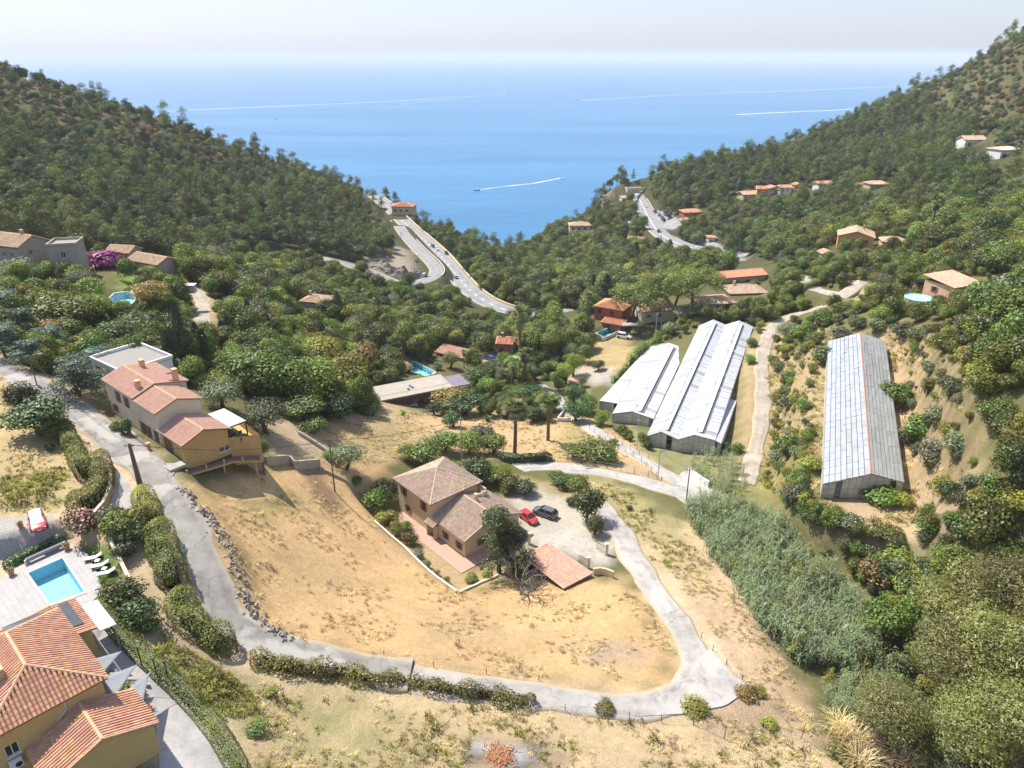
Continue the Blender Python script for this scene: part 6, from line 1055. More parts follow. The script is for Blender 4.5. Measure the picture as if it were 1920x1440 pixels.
# ------------------------------------------------------------------ boats, wakes, headland
mat('hull_white', (.80, .80, .80), .4, .03); mat('hull_dark', (.05, .07, .10), .4, .05); mat('foam', (.66, .71, .77), .9, .08, .05); _t = M_('foam').node_tree; _m = nd(_t, 'ShaderNodeMixShader'); _x = nd(_t, 'ShaderNodeBsdfTransparent'); _t.links.new(maprange(_t, noise(_t, geo_pos(_t, (.03, .10, 1)), 1, 5, .75), .30, .52, .25, 1.0), _m.inputs[0]); _t.links.new(_x.outputs[0], _m.inputs[1]); _t.links.new(_t.nodes['Principled BSDF'].outputs[0], _m.inputs[2]); _t.links.new(_m.outputs[0], _t.nodes['Material Output'].inputs[0])
def boat(u, v, L, hd_, label, sail=False, dark=False):
    p = atz(u, v, -80.0); r = thing('sailing_boat' if sail else 'motor_boat', label, 'boat', p, math.atan2(hd_[1], hd_[0]), 'boats on the bay'); w = L * .16; m = MB(); S = [(-L / 2, w * .8), (-L * .2, w), (L * .15, w * .95), (L * .35, w * .6), (L / 2, w * .05)]
    V = []; [V.extend([(x, -hw, L * .09), (x, -hw * .7, -.3), (x, hw * .7, -.3), (x, hw, L * .09)]) for x, hw in S]; m.add(V, [(i * 4 + k, i * 4 + k + 4, i * 4 + (k + 1) % 4 + 4, i * 4 + (k + 1) % 4) for i in range(4) for k in range(4)] + [(0, 1, 2, 3), (19, 18, 17, 16)]); m.obj('hull', M_('hull_dark' if dark else 'hull_white'), r)
    m = MB(); m.b2((-L * .25, -w * .6, L * .09), (L * .12, w * .6, L * .17)); c = m.obj('cabin', M_('hull_white'), r); m = MB(); m.b2((-L * .1, -w * .62, L * .115), (L * .125, w * .62, L * .15)); m.obj('windscreen', M_('car_glass'), c)
    if sail: m = MB(); m.tube([(0, 0, 0), (0, 0, L * 1.25)], .09, 6); m.obj('mast', M_('zinc'), r); m = MB(); m.tube([(0, 0, L * .22), (-L * .4, 0, L * .22)], .07, 6); m.obj('boom', M_('zinc'), r)
def wake(px, w0, w1, label):
    P = resample(np.array([atz(u, v, -79.93) for u, v in px]), 12); n = len(P); T = np.gradient(P[:, :2], axis=0); T /= np.linalg.norm(T, axis=1)[:, None]; N = np.c_[-T[:, 1], T[:, 0]]; f = np.linspace(0, 1, n)[:, None]; h = (w0 + (w1 - w0) * f) * (.75 + .35 * np.sin(np.arange(n) * 1.9)[:, None] * np.sin(np.arange(n) * .37)[:, None])
    V = np.c_[np.vstack([P[:, :2] - N * h, P[:, :2] + N * h]), np.full(2 * n, -79.93)]; i = np.arange(n - 1); me = fastmesh('boat_wake', V, np.c_[i, i + 1, n + i + 1, n + i], [M_('foam')]); link('boat_wake', me, None, label, 'wake', None, 'stuff')
for b in ((953,177,18,(1,.3),'motor boat at the right end of the long white wake'),(927,169,22,(-1,.1),'white motor boat just above the long wake'),(1081,188,26,(-1,-.1),'white motor yacht leading the right hand wake'),(894,357,9,(-.8,-.6),'small dark motor boat nearest the cove',0,1),(1055,335,7,(-1,-.2),'tiny white motor boat right of the dark one'),(517,224,12,(.9,.3),'sailing boat with bare mast near the left hill',1),(953,150,20,(-1,.1),'far white motor boat highest on the water'),(1648,122,30,(1,.2),'far white motor boat near the headland'),(745,196,14,(-1,-.1),'white motor boat below the long wake')): boat(*b)
for w_ in (([(951,177),(860,182),(740,190),(500,200),(300,209)],4,9,'long white wake across the middle of the bay'),([(1088,188),(1160,184),(1280,177),(1500,170),(1720,160)],5,10,'white wake behind the motor yacht on the right'),([(900,356),(940,350),(1000,344),(1050,334)],1.2,2.5,'thin wake behind the small dark boat'),([(1626,202),(1560,207),(1480,210),(1380,215)],6,9,'broad wake beside the right hillside'),([(958,150),(985,149),(1010,148)],5,4,'short far wake high on the water'),([(748,195),(800,191),(850,188)],3,3,'short wake below the long one'),([(935,168),(1000,165),(1100,160)],3,3,'faint wake behind the white boat')): wake(*w_)
def headland():
    rg = np.random.default_rng(3); D = 9500; a = atz(1738, 128, -80) ; b = rayd(1960, 118); X0 = rayd(1735, 120)[0] * D; n = 60; m = MB(); V = []
    for j in range(9):
        for i in range(n + 1):
            f = i / n; x = X0 + f * 2600; e = math.sin(math.pi * j / 8); V.append((x, D + (j - 4) * 130, -84 + e * (20 + 170 * min(1, f * 2.2) ** .8 * (.8 + .2 * math.sin(f * 9)) + 14 * math.sin(f * 40 + j) * f)))
    m.add(V, [(j * (n + 1) + i, j * (n + 1) + i + 1, (j + 1) * (n + 1) + i + 1, (j + 1) * (n + 1) + i) for j in range(8) for i in range(n)]); m.obj('headland', M_('headland'), smooth=True, kind='structure')
mat('headland', (.10, .12, .07), 1, .4, .01); headland()
# ------------------------------------------------------------------ poles, wires, fences, walls
def pole(u, v, vtop, label, m='wood_pole', double=False, lamp=None, r=.13, name='utility_pole', cat='pole'):
    p = G(u, v); _, v0, D = proj(*p); h = (v - vtop) * D / FPX / CP * 1.02; o = thing(name, label, cat, p); mb = MB(); mb.tube([(0, 0, -.5), (0, 0, h)], [r, r * .72], 9); mb.obj('post', M_(m), o)
    if double: mb = MB(); mb.tube([(.42, .1, -.5), (.12, .02, h)], [r, r * .72], 9); mb.obj('brace_post', M_(m), o)
    mb = MB(); mb.beam((-.6, 0, h - .35), (.6, 0, h - .35), .09); x = mb.obj('crossarm', M_(m), o)
    for q in (-.5, 0, .5): MB().lathe([(.05, 0), (.06, .06), (.03, .16)], 8, (q, 0, h - .3)).obj('insulator', M_('metal_dark'), x)
    if lamp: mb = MB(); mb.tube([(0, 0, h - .6), (lamp[0] * .5, lamp[1] * .5, h), (lamp[0], lamp[1], h + .1)], .04, 6); a = mb.obj('lamp_arm', M_('metal_grey'), o); mb = MB(); mb.box((lamp[0], lamp[1], h + .06), (.6, .25, .12), math.atan2(lamp[1], lamp[0])); mb.obj('lamp_head', M_('metal_grey'), a)
    OCC.append((p[0], p[1], .8)); return np.array((p[0], p[1], p[2] + h - .2))
T1 = pole(262, 918, 830, 'double dark timber pole beside the road and long hedge', double=True, r=.19); T2 = pole(70, 724, 668, 'street lamp pole on the road at upper left', lamp=(1.6, .5), r=.1); T3 = pole(628, 922, 822, 'timber pole at the edge of the mown field', r=.13); T4 = pole(866, 866, 782, 'concrete pole behind the cream tower house', 'concrete_post'); T5 = pole(1233, 900, 842, 'lamp pole at the fence corner by lane', 'concrete_post', lamp=(.9, -.4), r=.1); T6 = pole(1286, 944, 876, 'timber pole at the lane junction', r=.12); T7 = pole(1194, 842, 786, 'thin pole in front of the small greenhouse', 'concrete_post', r=.08); T8 = pole(1237, 640, 584, 'dark pole beside the white gabled house', r=.13); T9 = pole(1613, 528, 452, 'tall timber pole on the right garden terrace', r=.13); T10 = pole(1228, 640, 590, 'grey pole left of the dark one by white house', 'concrete_post', r=.1)
for k_, (u, v, vt) in enumerate(((735,410,401),(752,448,437),(783,497,480),(842,540,524),(860,560,543),(1205,395,385),(1240,445,432),(1300,470,455))): pole(u, v, vt, ('first', 'second', 'third', 'fourth', 'fifth')[k_] + ' street lamp along the coastal road, counted from the sea' if k_ < 5 else ('upper', 'middle', 'lower')[k_ - 5] + ' street lamp along the town road', 'metal_grey', lamp=(1.5, .3), r=.16, name='street_lamp', cat='lamp')
clearbox(868, 558, 945, 598, 316)
def wire(a, b, label, sag=.6, n=2):
    o = MB()
    for k in range(n):
        A, B = np.array(a) + (k * .35, 0, 0), np.array(b) + (k * .35, 0, 0); o.tube([A + (B - A) * t - (0, 0, sag * 4 * t * (1 - t)) for t in np.linspace(0, 1, 9)], .022, 4)
    o.obj('overhead_cable', M_('metal_dark'), None, label=label, cat='cable')
wire(T1, T3, 'pair of cables from the double pole to the field pole', 1.2); wire(T2, T1, 'pair of cables above the road by ochre house', 1.5); wire(T3, T4, 'pair of cables above the tower house garden', 1.0); wire(T5, T6, 'pair of cables along the lane junction', .4); wire(T7, T5, 'pair of cables in front of the greenhouses', .5)
wire(atD(170, 452, 235), atD(400, 428, 330), 'cables crossing the ravine above the stone house', 3, 3)
mat('fence_post', (.14, .11, .08), .9, .2); mat('wire', (.25, .25, .25), .5, .1, 2, 0, .6)
def fence(px, label, h=1.15, step=2.4, m='fence_post', rails=3, rad=.045, mesh=True):
    P = resample(np.array([G(u, v) for u, v in px]), step); P[:, 2] = gz(P[:, 0], P[:, 1]); o = thing('wire_fence', label, 'fence', P[0]); me = MB().tube([(0, 0, -.4), (0, 0, h)], rad, 6).mesh('post', M_(m)); rg = random.Random(int(P[0][0] * 10))
    for p in P: q = link('post', me, o, loc=p - P[0]); q.rotation_euler = (rg.uniform(-.07, .07), rg.uniform(-.07, .07), 0)
    w = MB()
    for k in range(rails): w.tube([p - P[0] + (0, 0, h * (k + .6) / rails) for p in P], .012, 3, cap=False)
    w.obj('wire', M_('wire'), o)
fence([(1040,862),(1100,872),(1170,884),(1240,905)], 'wire fence along the palm lawn above the driveway', 1.3); fence([(1240,905),(1205,868),(1150,838),(1105,806)], 'wire fence on the left side of the sloping lane', 1.3); fence([(1000,1325),(1100,1338),(1200,1350),(1300,1358)], 'leaning post fence below the concrete road', 1.1, 3.2); fence([(1300,1360),(1380,1395),(1480,1370),(1560,1420)], 'leaning post fence below the hairpin bend', 1.3, 3.0); fence([(720,1230),(800,1250),(900,1262),(1010,1275)], 'sparse stake fence along the field above concrete road', .9, 5.5, rails=1); fence([(1315,1195),(1345,1230),(1390,1275),(1430,1300)], 'low wire fence right of the hairpin bend', .9, 2.2); fence([(690,790),(740,795),(800,775)], 'wire fence below the flat grey roofed house', 1.2, 2.2); fence([(1140,820),(1170,838),(1215,862)], 'wire fence on the right side of the lane', 1.2, 2.4)
def beamwall(px, label, h, t, m, name='garden_wall', cap=None, z=None, below=1.0, zlist=None):
    P = resample(np.array([G(u, v) for u, v in px]) if zlist is None else np.array([atz(u, v, zz) for (u, v), zz in zip(px, zlist)]), 1.0)
    if zlist is None: P[:, 2] = gz(P[:, 0], P[:, 1])
    T = np.gradient(P[:, :2], axis=0); T /= np.linalg.norm(T, axis=1)[:, None]; N = np.c_[-T[:, 1], T[:, 0]] * t / 2; n = len(P); hh = h if hasattr(h, '__len__') else [h] * n; V = []; o = P[0]
    for p, q, g in zip(P, N, hh): V += [(*(p[:2] - q - o[:2]), p[2] - below - o[2]), (*(p[:2] + q - o[:2]), p[2] - below - o[2]), (*(p[:2] + q - o[:2]), p[2] + g - o[2]), (*(p[:2] - q - o[:2]), p[2] + g - o[2])]
    mb = MB(); mb.add(V, [(i * 4 + k, i * 4 + (k + 1) % 4, i * 4 + 4 + (k + 1) % 4, i * 4 + 4 + k) for i in range(n - 1) for k in range(4)] + [(3, 2, 1, 0), (n * 4 - 4, n * 4 - 3, n * 4 - 2, n * 4 - 1)])
    w = mb.obj(name, M_(m), None, label=label, cat='wall', loc=o); [OCC.append((p[0], p[1], .5)) for p in P[::2]]
    if cap:
        C = MB(); V = []
        for p, q, g in zip(P, N * 1.3, hh): V += [(*(p[:2] - q - o[:2]), p[2] + g - o[2] + .003), (*(p[:2] + q - o[:2]), p[2] + g - o[2] + .003), (*(p[:2] + q - o[:2]), p[2] + g + .08 - o[2]), (*(p[:2] - q - o[:2]), p[2] + g + .08 - o[2])]
        C.add(V, [(i * 4 + k, i * 4 + (k + 1) % 4, i * 4 + 4 + (k + 1) % 4, i * 4 + 4 + k) for i in range(n - 1) for k in range(4)] + [(3, 2, 1, 0), (n * 4 - 4, n * 4 - 3, n * 4 - 2, n * 4 - 1)]); C.obj('coping', M_(cap), w)
    return w
beamwall([(702,980),(760,1030),(856,1112)], 'low pale kerb wall along the dry garden of tower house', .45, .3, 'wall_pale'); beamwall([(862,1113),(900,1095),(935,1080)], 'short pale kerb wall closing the dry garden', .4, .3, 'wall_pale'); beamwall([(1112,1078),(1130,1076),(1150,1084)], 'short rendered wall at the right end of the tiled shelter', 1.2, .3, 'wall_cream')
beamwall([(206,872),(212,900),(210,930),(196,960),(180,978)], 'curved ochre wall behind the clipped hedge', 1.3, .3, 'wall_ochre', cap='wall_pale'); beamwall([(207,1018),(225,1055),(246,1098)], 'straight yellow wall beside the lawn and sun loungers', .9, .3, 'wall_yellow', cap='wall_pale'); beamwall([(500,872),(545,868),(555,880),(600,875)], 'stone retaining wall at the right of ochre house', 1.5, .4, 'stone_rubble', below=2); beamwall([(560,815),(600,840),(640,868)], 'grey garden wall at the right of olive terrace', .8, .25, 'wall_grey', below=2)
beamwall([(600,880),(650,905),(700,935)], 'old stone terrace wall left of the tower house', .6, .4, 'stone_rubble'); beamwall([(1060,768),(1045,790),(1070,790)], 'low white wall where the lane bends behind palms', .9, .25, 'wall_white'); beamwall([(1290,890),(1312,905),(1328,915)], 'white slatted wall at the lane junction', 1.4, .25, 'wall_white'); beamwall([(40,560),(30,580),(60,600)], 'stone garden wall below the farmhouse', 1.2, .4, 'stone_rubble'); beamwall([(155,485),(172,492),(178,510)], 'pale curved wall beside the stone tower', 1.3, .3, 'wall_salmon')
# parapets and retaining walls of the coastal roads
def parapet(key, side, label, i0, i1, h=1.0, m='wall_pale', below=9, t=.5):
    P, half = ROADS[key]; T = np.gradient(P[:, :2], axis=0); T /= np.linalg.norm(T, axis=1)[:, None]; N = np.c_[-T[:, 1], T[:, 0]]; Q = np.c_[P[:, :2] + N * (half + .4) * side, P[:, 2]][int(i0 * len(P)):int(i1 * len(P))]; o = Q[0]; mb = MB()
    V = []; NN = N[int(i0 * len(P)):int(i1 * len(P))] * t / 2
    for p, q in zip(Q, NN): V += [(*(p[:2] - q - o[:2]), p[2] - below - o[2]), (*(p[:2] + q - o[:2]), p[2] - below - o[2]), (*(p[:2] + q - o[:2]), p[2] + h - o[2]), (*(p[:2] - q - o[:2]), p[2] + h - o[2])]
    n = len(Q); mb.add(V, [(i * 4 + k, i * 4 + (k + 1) % 4, i * 4 + 4 + (k + 1) % 4, i * 4 + 4 + k) for i in range(n - 1) for k in range(4)] + [(3, 2, 1, 0), (n * 4 - 4, n * 4 - 3, n * 4 - 2, n * 4 - 1)]); mb.obj('parapet_wall', M_(m), None, label=label, cat='wall', loc=o)
parapet('corniche', 1, 'pale parapet wall on the seaward side of the coastal road', .05, .95); parapet('corniche', -1, 'grey retaining wall under the near bend of the coastal road', .62, .98, .9, 'wall_grey'); parapet('ramp', -1, 'stone parapet on the outside of the railing bend', .42, .80, .8, 'wall_grey', 7); parapet('town', 1, 'dark parapet on the left of the town road', .1, .45, .8, 'wall_grey')
def rubble():
    P = resample(smooth(np.array([G(u, v) for u, v in ((338,915),(372,948),(402,985),(428,1025),(446,1070),(455,1110),(470,1145),(500,1178),(545,1200))]), 2), .42); P[:, 2] = gz(P[:, 0], P[:, 1]); o = thing('rubble_wall', 'tumbled line of grey field stones along the road edge', 'stone wall', P[0]); rg = np.random.default_rng(9); ms = []
    for k in range(5):
        m = MB(); d = rand_dirs(rg, 14); import bmesh; bm = bmesh.new(); [bm.verts.new(x * (.30, .24, .19) * rg.uniform(.75, 1.15)) for x in d]; bmesh.ops.convex_hull(bm, input=bm.verts); me = bpy.data.meshes.new('stone'); bm.to_mesh(me); bm.free(); me.materials.append(M_(('stone_a', 'stone_b')[k % 2])); ms.append(me)
    T = np.gradient(P[:, :2], axis=0); T /= np.linalg.norm(T, axis=1)[:, None]; N = np.c_[-T[:, 1], T[:, 0]]
    for i, p in enumerate(P):
        for j in range(3):
            w_ = rg.normal() * .5; q = p + np.r_[N[i] * w_, max(0, .32 - abs(w_) * .35) * rg.random()] - P[0]; s = link('stone', ms[rg.integers(5)], o, loc=q + (0, 0, .06)); s.rotation_euler = tuple(rg.uniform(0, 6.28, 3)); f = rg.uniform(.5, 1.4); s.scale = (f, f, f)
mat('stone_a', (.33, .30, .27), .95, .15, 3, .4); mat('stone_b', (.27, .225, .19), .95, .18, 3, .4); rubble()
# gate pillars and iron gates of the courtyard
for (u, v, lab, g) in ((1137, 1040, 'gate pillar with open iron gate right of the courtyard', (-1, .9)), (1103, 1066, 'gate pillar with open iron gate beside the tiled shelter', (-.8, .8)), (992, 1020, 'rendered post at the left of the courtyard', None)):
    p = G(u, v); o = thing('gate_pillar', lab, 'pillar', p); m = MB(); m.box((0, 0, .85), (.45, .45, 2.3)); m.box((0, 0, 2.06), (.58, .58, .12)); m.obj('pillar', M_('wall_pale'), o)
    if g:
        d = np.array((*g, 0)); d = d / np.linalg.norm(d) * 1.9; gt = MB(); [gt.beam(d * .13 + (0, 0, z), d + (0, 0, z), .05) for z in (.25, 1.4)]; G_ = gt.obj('gate', M_('metal_dark'), o)
        for k in range(9): f = .13 + .87 * k / 8; MB().beam(d * f + (0, 0, .2), d * f + (0, 0, 1.5), .035).obj('bar', M_('metal_dark'), G_)
# ------------------------------------------------------------------ terrace furniture of the villa
def lounger(u, v, label):
    p = atz(u, v, 17.45); o = thing('sun_lounger', label, 'sun lounger', p, math.atan2(.34, .94), 'loungers by the pool'); mb = MB(); mb.box((0, 0, .28), (1.95, .62, .05)); mb.obj('frame', M_('plastic_black'), o); mb = MB(); mb.box((-.3, 0, .36), (1.3, .6, .09)); mb.obj('mattress', M_('fabric_white'), o); mb = MB(); mb.box((.68, 0, .55), (.75, .6, .09), 0, 0); b = mb.obj('backrest', M_('fabric_white'), o)
    b.data.transform(Matrix.Translation((.33, 0, .36)) @ Matrix.Rotation(R(-28), 4, 'Y') @ Matrix.Translation((-.33, 0, -.5)))
    for sx in (-.8, .75):
        for sy in (-.25, .25): MB().box((sx, sy, .13), (.06, .06, .27)).obj('leg', M_('plastic_black'), o)
lounger(176, 1050, 'white sun lounger farthest from the villa roof'); lounger(189, 1064, 'middle one of the three white sun loungers'); lounger(201, 1078, 'white sun lounger nearest the green shrub')
for u, v, lab in ((184, 1056, 'small white side table between the far two sun loungers'), (197, 1071, 'small white side table between the near two sun loungers')):
    p = atz(u, v, 17.45); o = thing('side_table', lab, 'table', p, 0, 'side tables by the pool'); MB().box((0, 0, .42), (.5, .5, .05)).obj('table_top', M_('fabric_white'), o); [MB().box((sx * .2, sy * .2, .2), (.05, .05, .4)).obj('leg', M_('fabric_white'), o) for sx in (-1, 1) for sy in (-1, 1)]
a, b = atz(50, 1052, 17.8), atz(119, 1021, 17.8); o = thing('pool_roller', 'rolled pool cover on a rail behind the blue pool', 'pool cover', (a[0], a[1], 17.42)); d = b - a; mb = MB(); mb.tube([(0, 0, .5), (d[0], d[1], .5)], .26, 12); mb.obj('rolled_cover', M_('fabric_grey'), o)
for f in (0, 1): MB().box((d[0] * f, d[1] * f, .3), (.1, .7, .7)).obj('stand', M_('frame_white'), o)
SP_ = []
for k, (ub, vb, ut, vt, lab) in enumerate(((268,1255,248,1201,'dark shade sail pole farthest up the gravel yard'),(297,1277,276,1221,'middle dark shade sail pole in the gravel yard'),(318,1282,303,1245,'dark shade sail pole nearest the hedge end'))):
    p = G(ub, vb); t = atD(ut, vt, proj(*p)[2] - 1.5); h = 2.9; o = thing('sail_pole', lab, 'pole', p, 0, 'shade sail poles'); MB().tube([(0, 0, -.3), (0, 0, h)], .06, 8).obj('post', M_('metal_dark'), o); MB().lathe([(.3, 0), (.3, .05)], 12).obj('base_plate', M_('metal_dark'), o); SP_.append(np.array((p[0], p[1], p[2] + h)))
def sail(A, B, C, label):
    o = np.array(A); mb = MB(); n = 8; P = {}
    for i in range(n + 1):
        for j in range(n + 1 - i):
            a, b = i / n, j / n; c = 1 - a - b; q = o * c + np.array(B) * a + np.array(C) * b; ed = (a * b + b * c + a * c); cc = (np.array(A) + B + C) / 3; q = q + (cc - q) * (.22 * (a * b + b * c + a * c) - .0) * (1 if min(a, b, c) < .01 else .3); q = q - (0, 0, .9 * a * b * c * 3); P[(i, j)] = len(mb.v); mb.v.append(tuple(q - o))
    for i in range(n):
        for j in range(n - i):
            mb.f.append((P[(i, j)], P[(i + 1, j)], P[(i, j + 1)])); mb.t.append(1.)
            if i + j < n - 1: mb.f.append((P[(i + 1, j)], P[(i + 1, j + 1)], P[(i, j + 1)])); mb.t.append(1.)
    s = mb.obj('shade_sail', M_('fabric_grey'), None, True, label=label, cat='shade sail', loc=o, group='shade sails'); md = s.modifiers.new('cloth', 'SOLIDIFY'); md.thickness = .02
vw = [loc3(VLO, VLD, x, .0, 15.3 + 2.7) for x in (-7.5, -4.2, -.6)]
SQ = [q * .72 + np.array(vw[i]) * .28 for i, q in enumerate(SP_)]
for i in range(3): MB().tube([SP_[i], SQ[i]], .02, 4).obj('sail_rope', M_('metal_dark'), None, label='%s rope from shade sail to its pole' % ('far', 'middle', 'near')[i], cat='rope')
sail(SQ[0], vw[0], vw[1], 'grey triangular shade sail reaching the far pole'); sail(SQ[1], vw[1], vw[2], 'grey triangular shade sail reaching the middle pole'); sail(SQ[2], vw[2], loc3(VLO, VLD, 1.5, 1.8, 17.9), 'grey triangular shade sail nearest the low roof')
def pot(p, r, h, label, leaf, kind='yucca', s=1.0):
    o = thing('flower_pot', label, 'pot', p); MB().lathe([(r * .7, 0), (r, h * .9), (r * 1.12, h * .9), (r * 1.12, h), (r * .9, h), (r * .85, h * .85)], 14).obj('pot', M_('terracotta_pot'), o); q = link('plant', PROTO[kind][0][1], o); q.location = (0, 0, h * .8); q.scale = (s, s, s); setmat(q, leaf)
pot(atz(126, 1030, 17.45), .38, .6, 'terracotta pot with dark plant at the corner of the pool terrace', 'leaf_dark', s=.5); pot(atz(22, 1078, 17.45), .35, .55, 'terracotta pot with plant at the left of the pool', 'leaf_mid', s=.5); pot(atz(198, 1100, 17.45), .4, .5, 'pot with bright plant at the lounger end', 'leaf_bright', 'shrub', .45); pot(G(40, 990) , .3, .4, 'low grey trough with yellow plant left of the red car', 'leaf_lime', 'shrub', .3)
def rockgarden(u, v, label, n=7, seed=1):
    p = G(u, v); rg = np.random.default_rng(seed); o = thing('rock_bed', label, 'rock bed', p)
    for k in range(n):
        import bmesh; bm = bmesh.new(); [bm.verts.new(x * (.5, .4, .3) * rg.uniform(.6, 1.1)) for x in rand_dirs(rg, 12)]; bmesh.ops.convex_hull(bm, input=bm.verts); me = bpy.data.meshes.new('rock'); bm.to_mesh(me); bm.free(); me.materials.append(M_('deck_stone')); a = rg.uniform(0, 6.28); link('rock', me, o, loc=(math.cos(a) * rg.uniform(.2, 1.1), math.sin(a) * rg.uniform(.2, .9), .08))
rockgarden(222, 1262, 'white rock bed under the shade sails', 7, 3); rockgarden(262, 1290, 'white rock bed with spiky plant beside the gravel yard', 6, 4)
_h = G(935, 1418); OCC.append((_h[0], _h[1], 3.6))
o = thing('compost_heap', 'heap of rust brown cut branches on the ash patch', 'heap', G(935, 1418)); link('branches', bladeclump('branches', np.random.default_rng(4), 420, .8, .9, .09, M_('leaf_rust'), .7, 4, base=.6), o)
# straw parasol at the narrow pool
p = atD(766, 706, 200); o = thing('straw_parasol', 'ragged straw parasol beside the narrow pale pool', 'parasol', p); MB().tube([(0, 0, -1), (0, 0, 4.2)], .1, 7).obj('pole', M_('wood_pole'), o); q = MB(); q.lathe([(1.6, 2.7), (1.0, 3.5), (.1, 4.3)], 14); q.obj('thatch', M_('straw_thatch'), o); link('fringe', PROTO['palm'][0][4], o).location = (0, 0, -6.2)
o = thing('awning_shelter', 'flat grey garden shelter behind the white pickup', 'shelter', atD(1180, 622, 229)); MB().box((0, 0, 2.4), (4.6, 3, .15)).obj('roof', M_('roof_felt'), o); [MB().box((sx * 2, sy * 1.3, 1.1), (.15, .15, 2.6)).obj('post', M_('wood_pole'), o) for sx in (-1, 1) for sy in (-1, 1)]
o = thing('garden_shed', 'white topped garden table shed at the end of sandy path', 'shed', atD(357, 548, 176)); MB().box((0, 0, .9), (2.6, 1.6, 1.9)).obj('wall', M_('wall_grey'), o); MB().box((0, 0, 1.93), (3.0, 2.0, .12)).obj('roof', M_('frame_white'), o)
o = thing('patio_shelter', 'small tan roofed patio shelter behind the round pool', 'shelter', atD(1724, 545, 184)); MB().box((0, 0, 2.5), (3.8, 2.8, .2)).obj('roof', M_('tile_tan'), o); [MB().box((sx * 1.7, sy * 1.2, 1), (.15, .15, 2.8)).obj('post', M_('wood_pole'), o) for sx in (-1, 1) for sy in (-1, 1)]; MB().box((0, .3, .9), (3, 1.2, 1.2)).obj('bar_counter', M_('wall_dark'), o)
clearbox(178, 478, 232, 548, 188); clearbox(316, 598, 394, 692, 130); clearbox(195, 540, 256, 584, 160)
NS = len(OCC)
# ------------------------------------------------------------------ hedges
hedge('hedge', [(120,812),(140,850),(158,888),(172,905)], 2.4, 2.4, 'leaf_hedge', 'clipped hedge running down from the leafy trees to the curved wall', seed=2, size=.2, dens=85, rough=.1)
hedge('hedge', [(186,868),(197,900),(190,935),(165,955),(128,968)], 2.6, 2.6, 'leaf_hedge', 'clipped hedge curving round in front of the ochre wall', seed=3, size=.2, dens=85, rough=.1)
hedge('hedge', [(262,930),(280,958),(292,992)], 2.6, 2.2, 'leaf_bramble', 'golden green hedge at the foot of the double pole', seed=4, rough=.15, rnd=.5, size=.2, dens=85)
hedge('hedge', [(293,1002),(310,1040),(320,1085),(328,1118)], 3.4, 3.0, 'leaf_hedge', 'tall rounded hedge in the middle of the road bend', seed=5, rough=.14, rnd=.5, size=.2, dens=85)
hedge('hedge', [(330,1128),(350,1168),(380,1195),(410,1215),(440,1232)], 3.2, 2.5, 'leaf_hedge', 'bushy hedge at the lower road bend', seed=6, rough=.2, rnd=.6, size=.22, dens=80)
hedge('hedge', [(470,1240),(560,1258),(650,1268),(760,1282)], 1.9, 1.2, 'leaf_bramble', 'rough bramble hedge below the asphalt road', seed=7, rough=.5, rnd=.9)
hedge('hedge', [(762,1283),(850,1298),(930,1310),(1005,1320)], 1.7, 1.0, 'leaf_bramble', 'rough bramble hedge below the start of concrete road', seed=8, rough=.55, rnd=.9)
hedge('hedge', [(186,1128),(205,1160),(245,1210),(300,1262),(350,1310),(400,1365),(440,1430),(450,1460)], 2.0, .9, 'leaf_clipped', 'long narrow clipped hedge curving round the gravel yard', seed=9, rough=.03, size=.16, dens=130)
hedge('hedge', [(8,1068),(60,1042),(122,1012)], 1.1, 1.0, 'leaf_dark', 'straight dark hedge between pool and red car', seed=10, rough=.08, world=None)
hedge('hedge', [(935,862),(985,866),(1035,862)], 1.6, 1.5, 'leaf_dark', 'dark clipped hedge behind the driveway beyond tower house', seed=11, rough=.1)
hedge('hedge', [(1180,690),(1200,670),(1225,655),(1238,642)], 2.4, 3.0, 'leaf_bright', 'tall bright hedge along the left side of small greenhouse', seed=12, rough=.35, rnd=.7)
hedge('hedge', [(1150,720),(1165,705),(1178,693)], 1.6, 1.6, 'leaf_bright', 'low bright hedge at the small greenhouse corner', seed=13, rough=.3, rnd=.7)
hedge('hedge', [(1690,580),(1678,560),(1688,545),(1720,536),(1752,530)], 2.0, 1.8, 'leaf_mid', 'curved green hedge round the raised pool', seed=14, rough=.12)
hedge('hedge', [(1500,555),(1530,535),(1560,520)], 2.0, 1.5, 'leaf_mid', 'green hedge along the right villa lane', seed=15, rough=.2)
hedge('hedge', [(1372,590),(1350,600),(1325,608)], 1.5, 1.2, 'leaf_mid', 'low hedge in front of the carport house', seed=16, rough=.25)
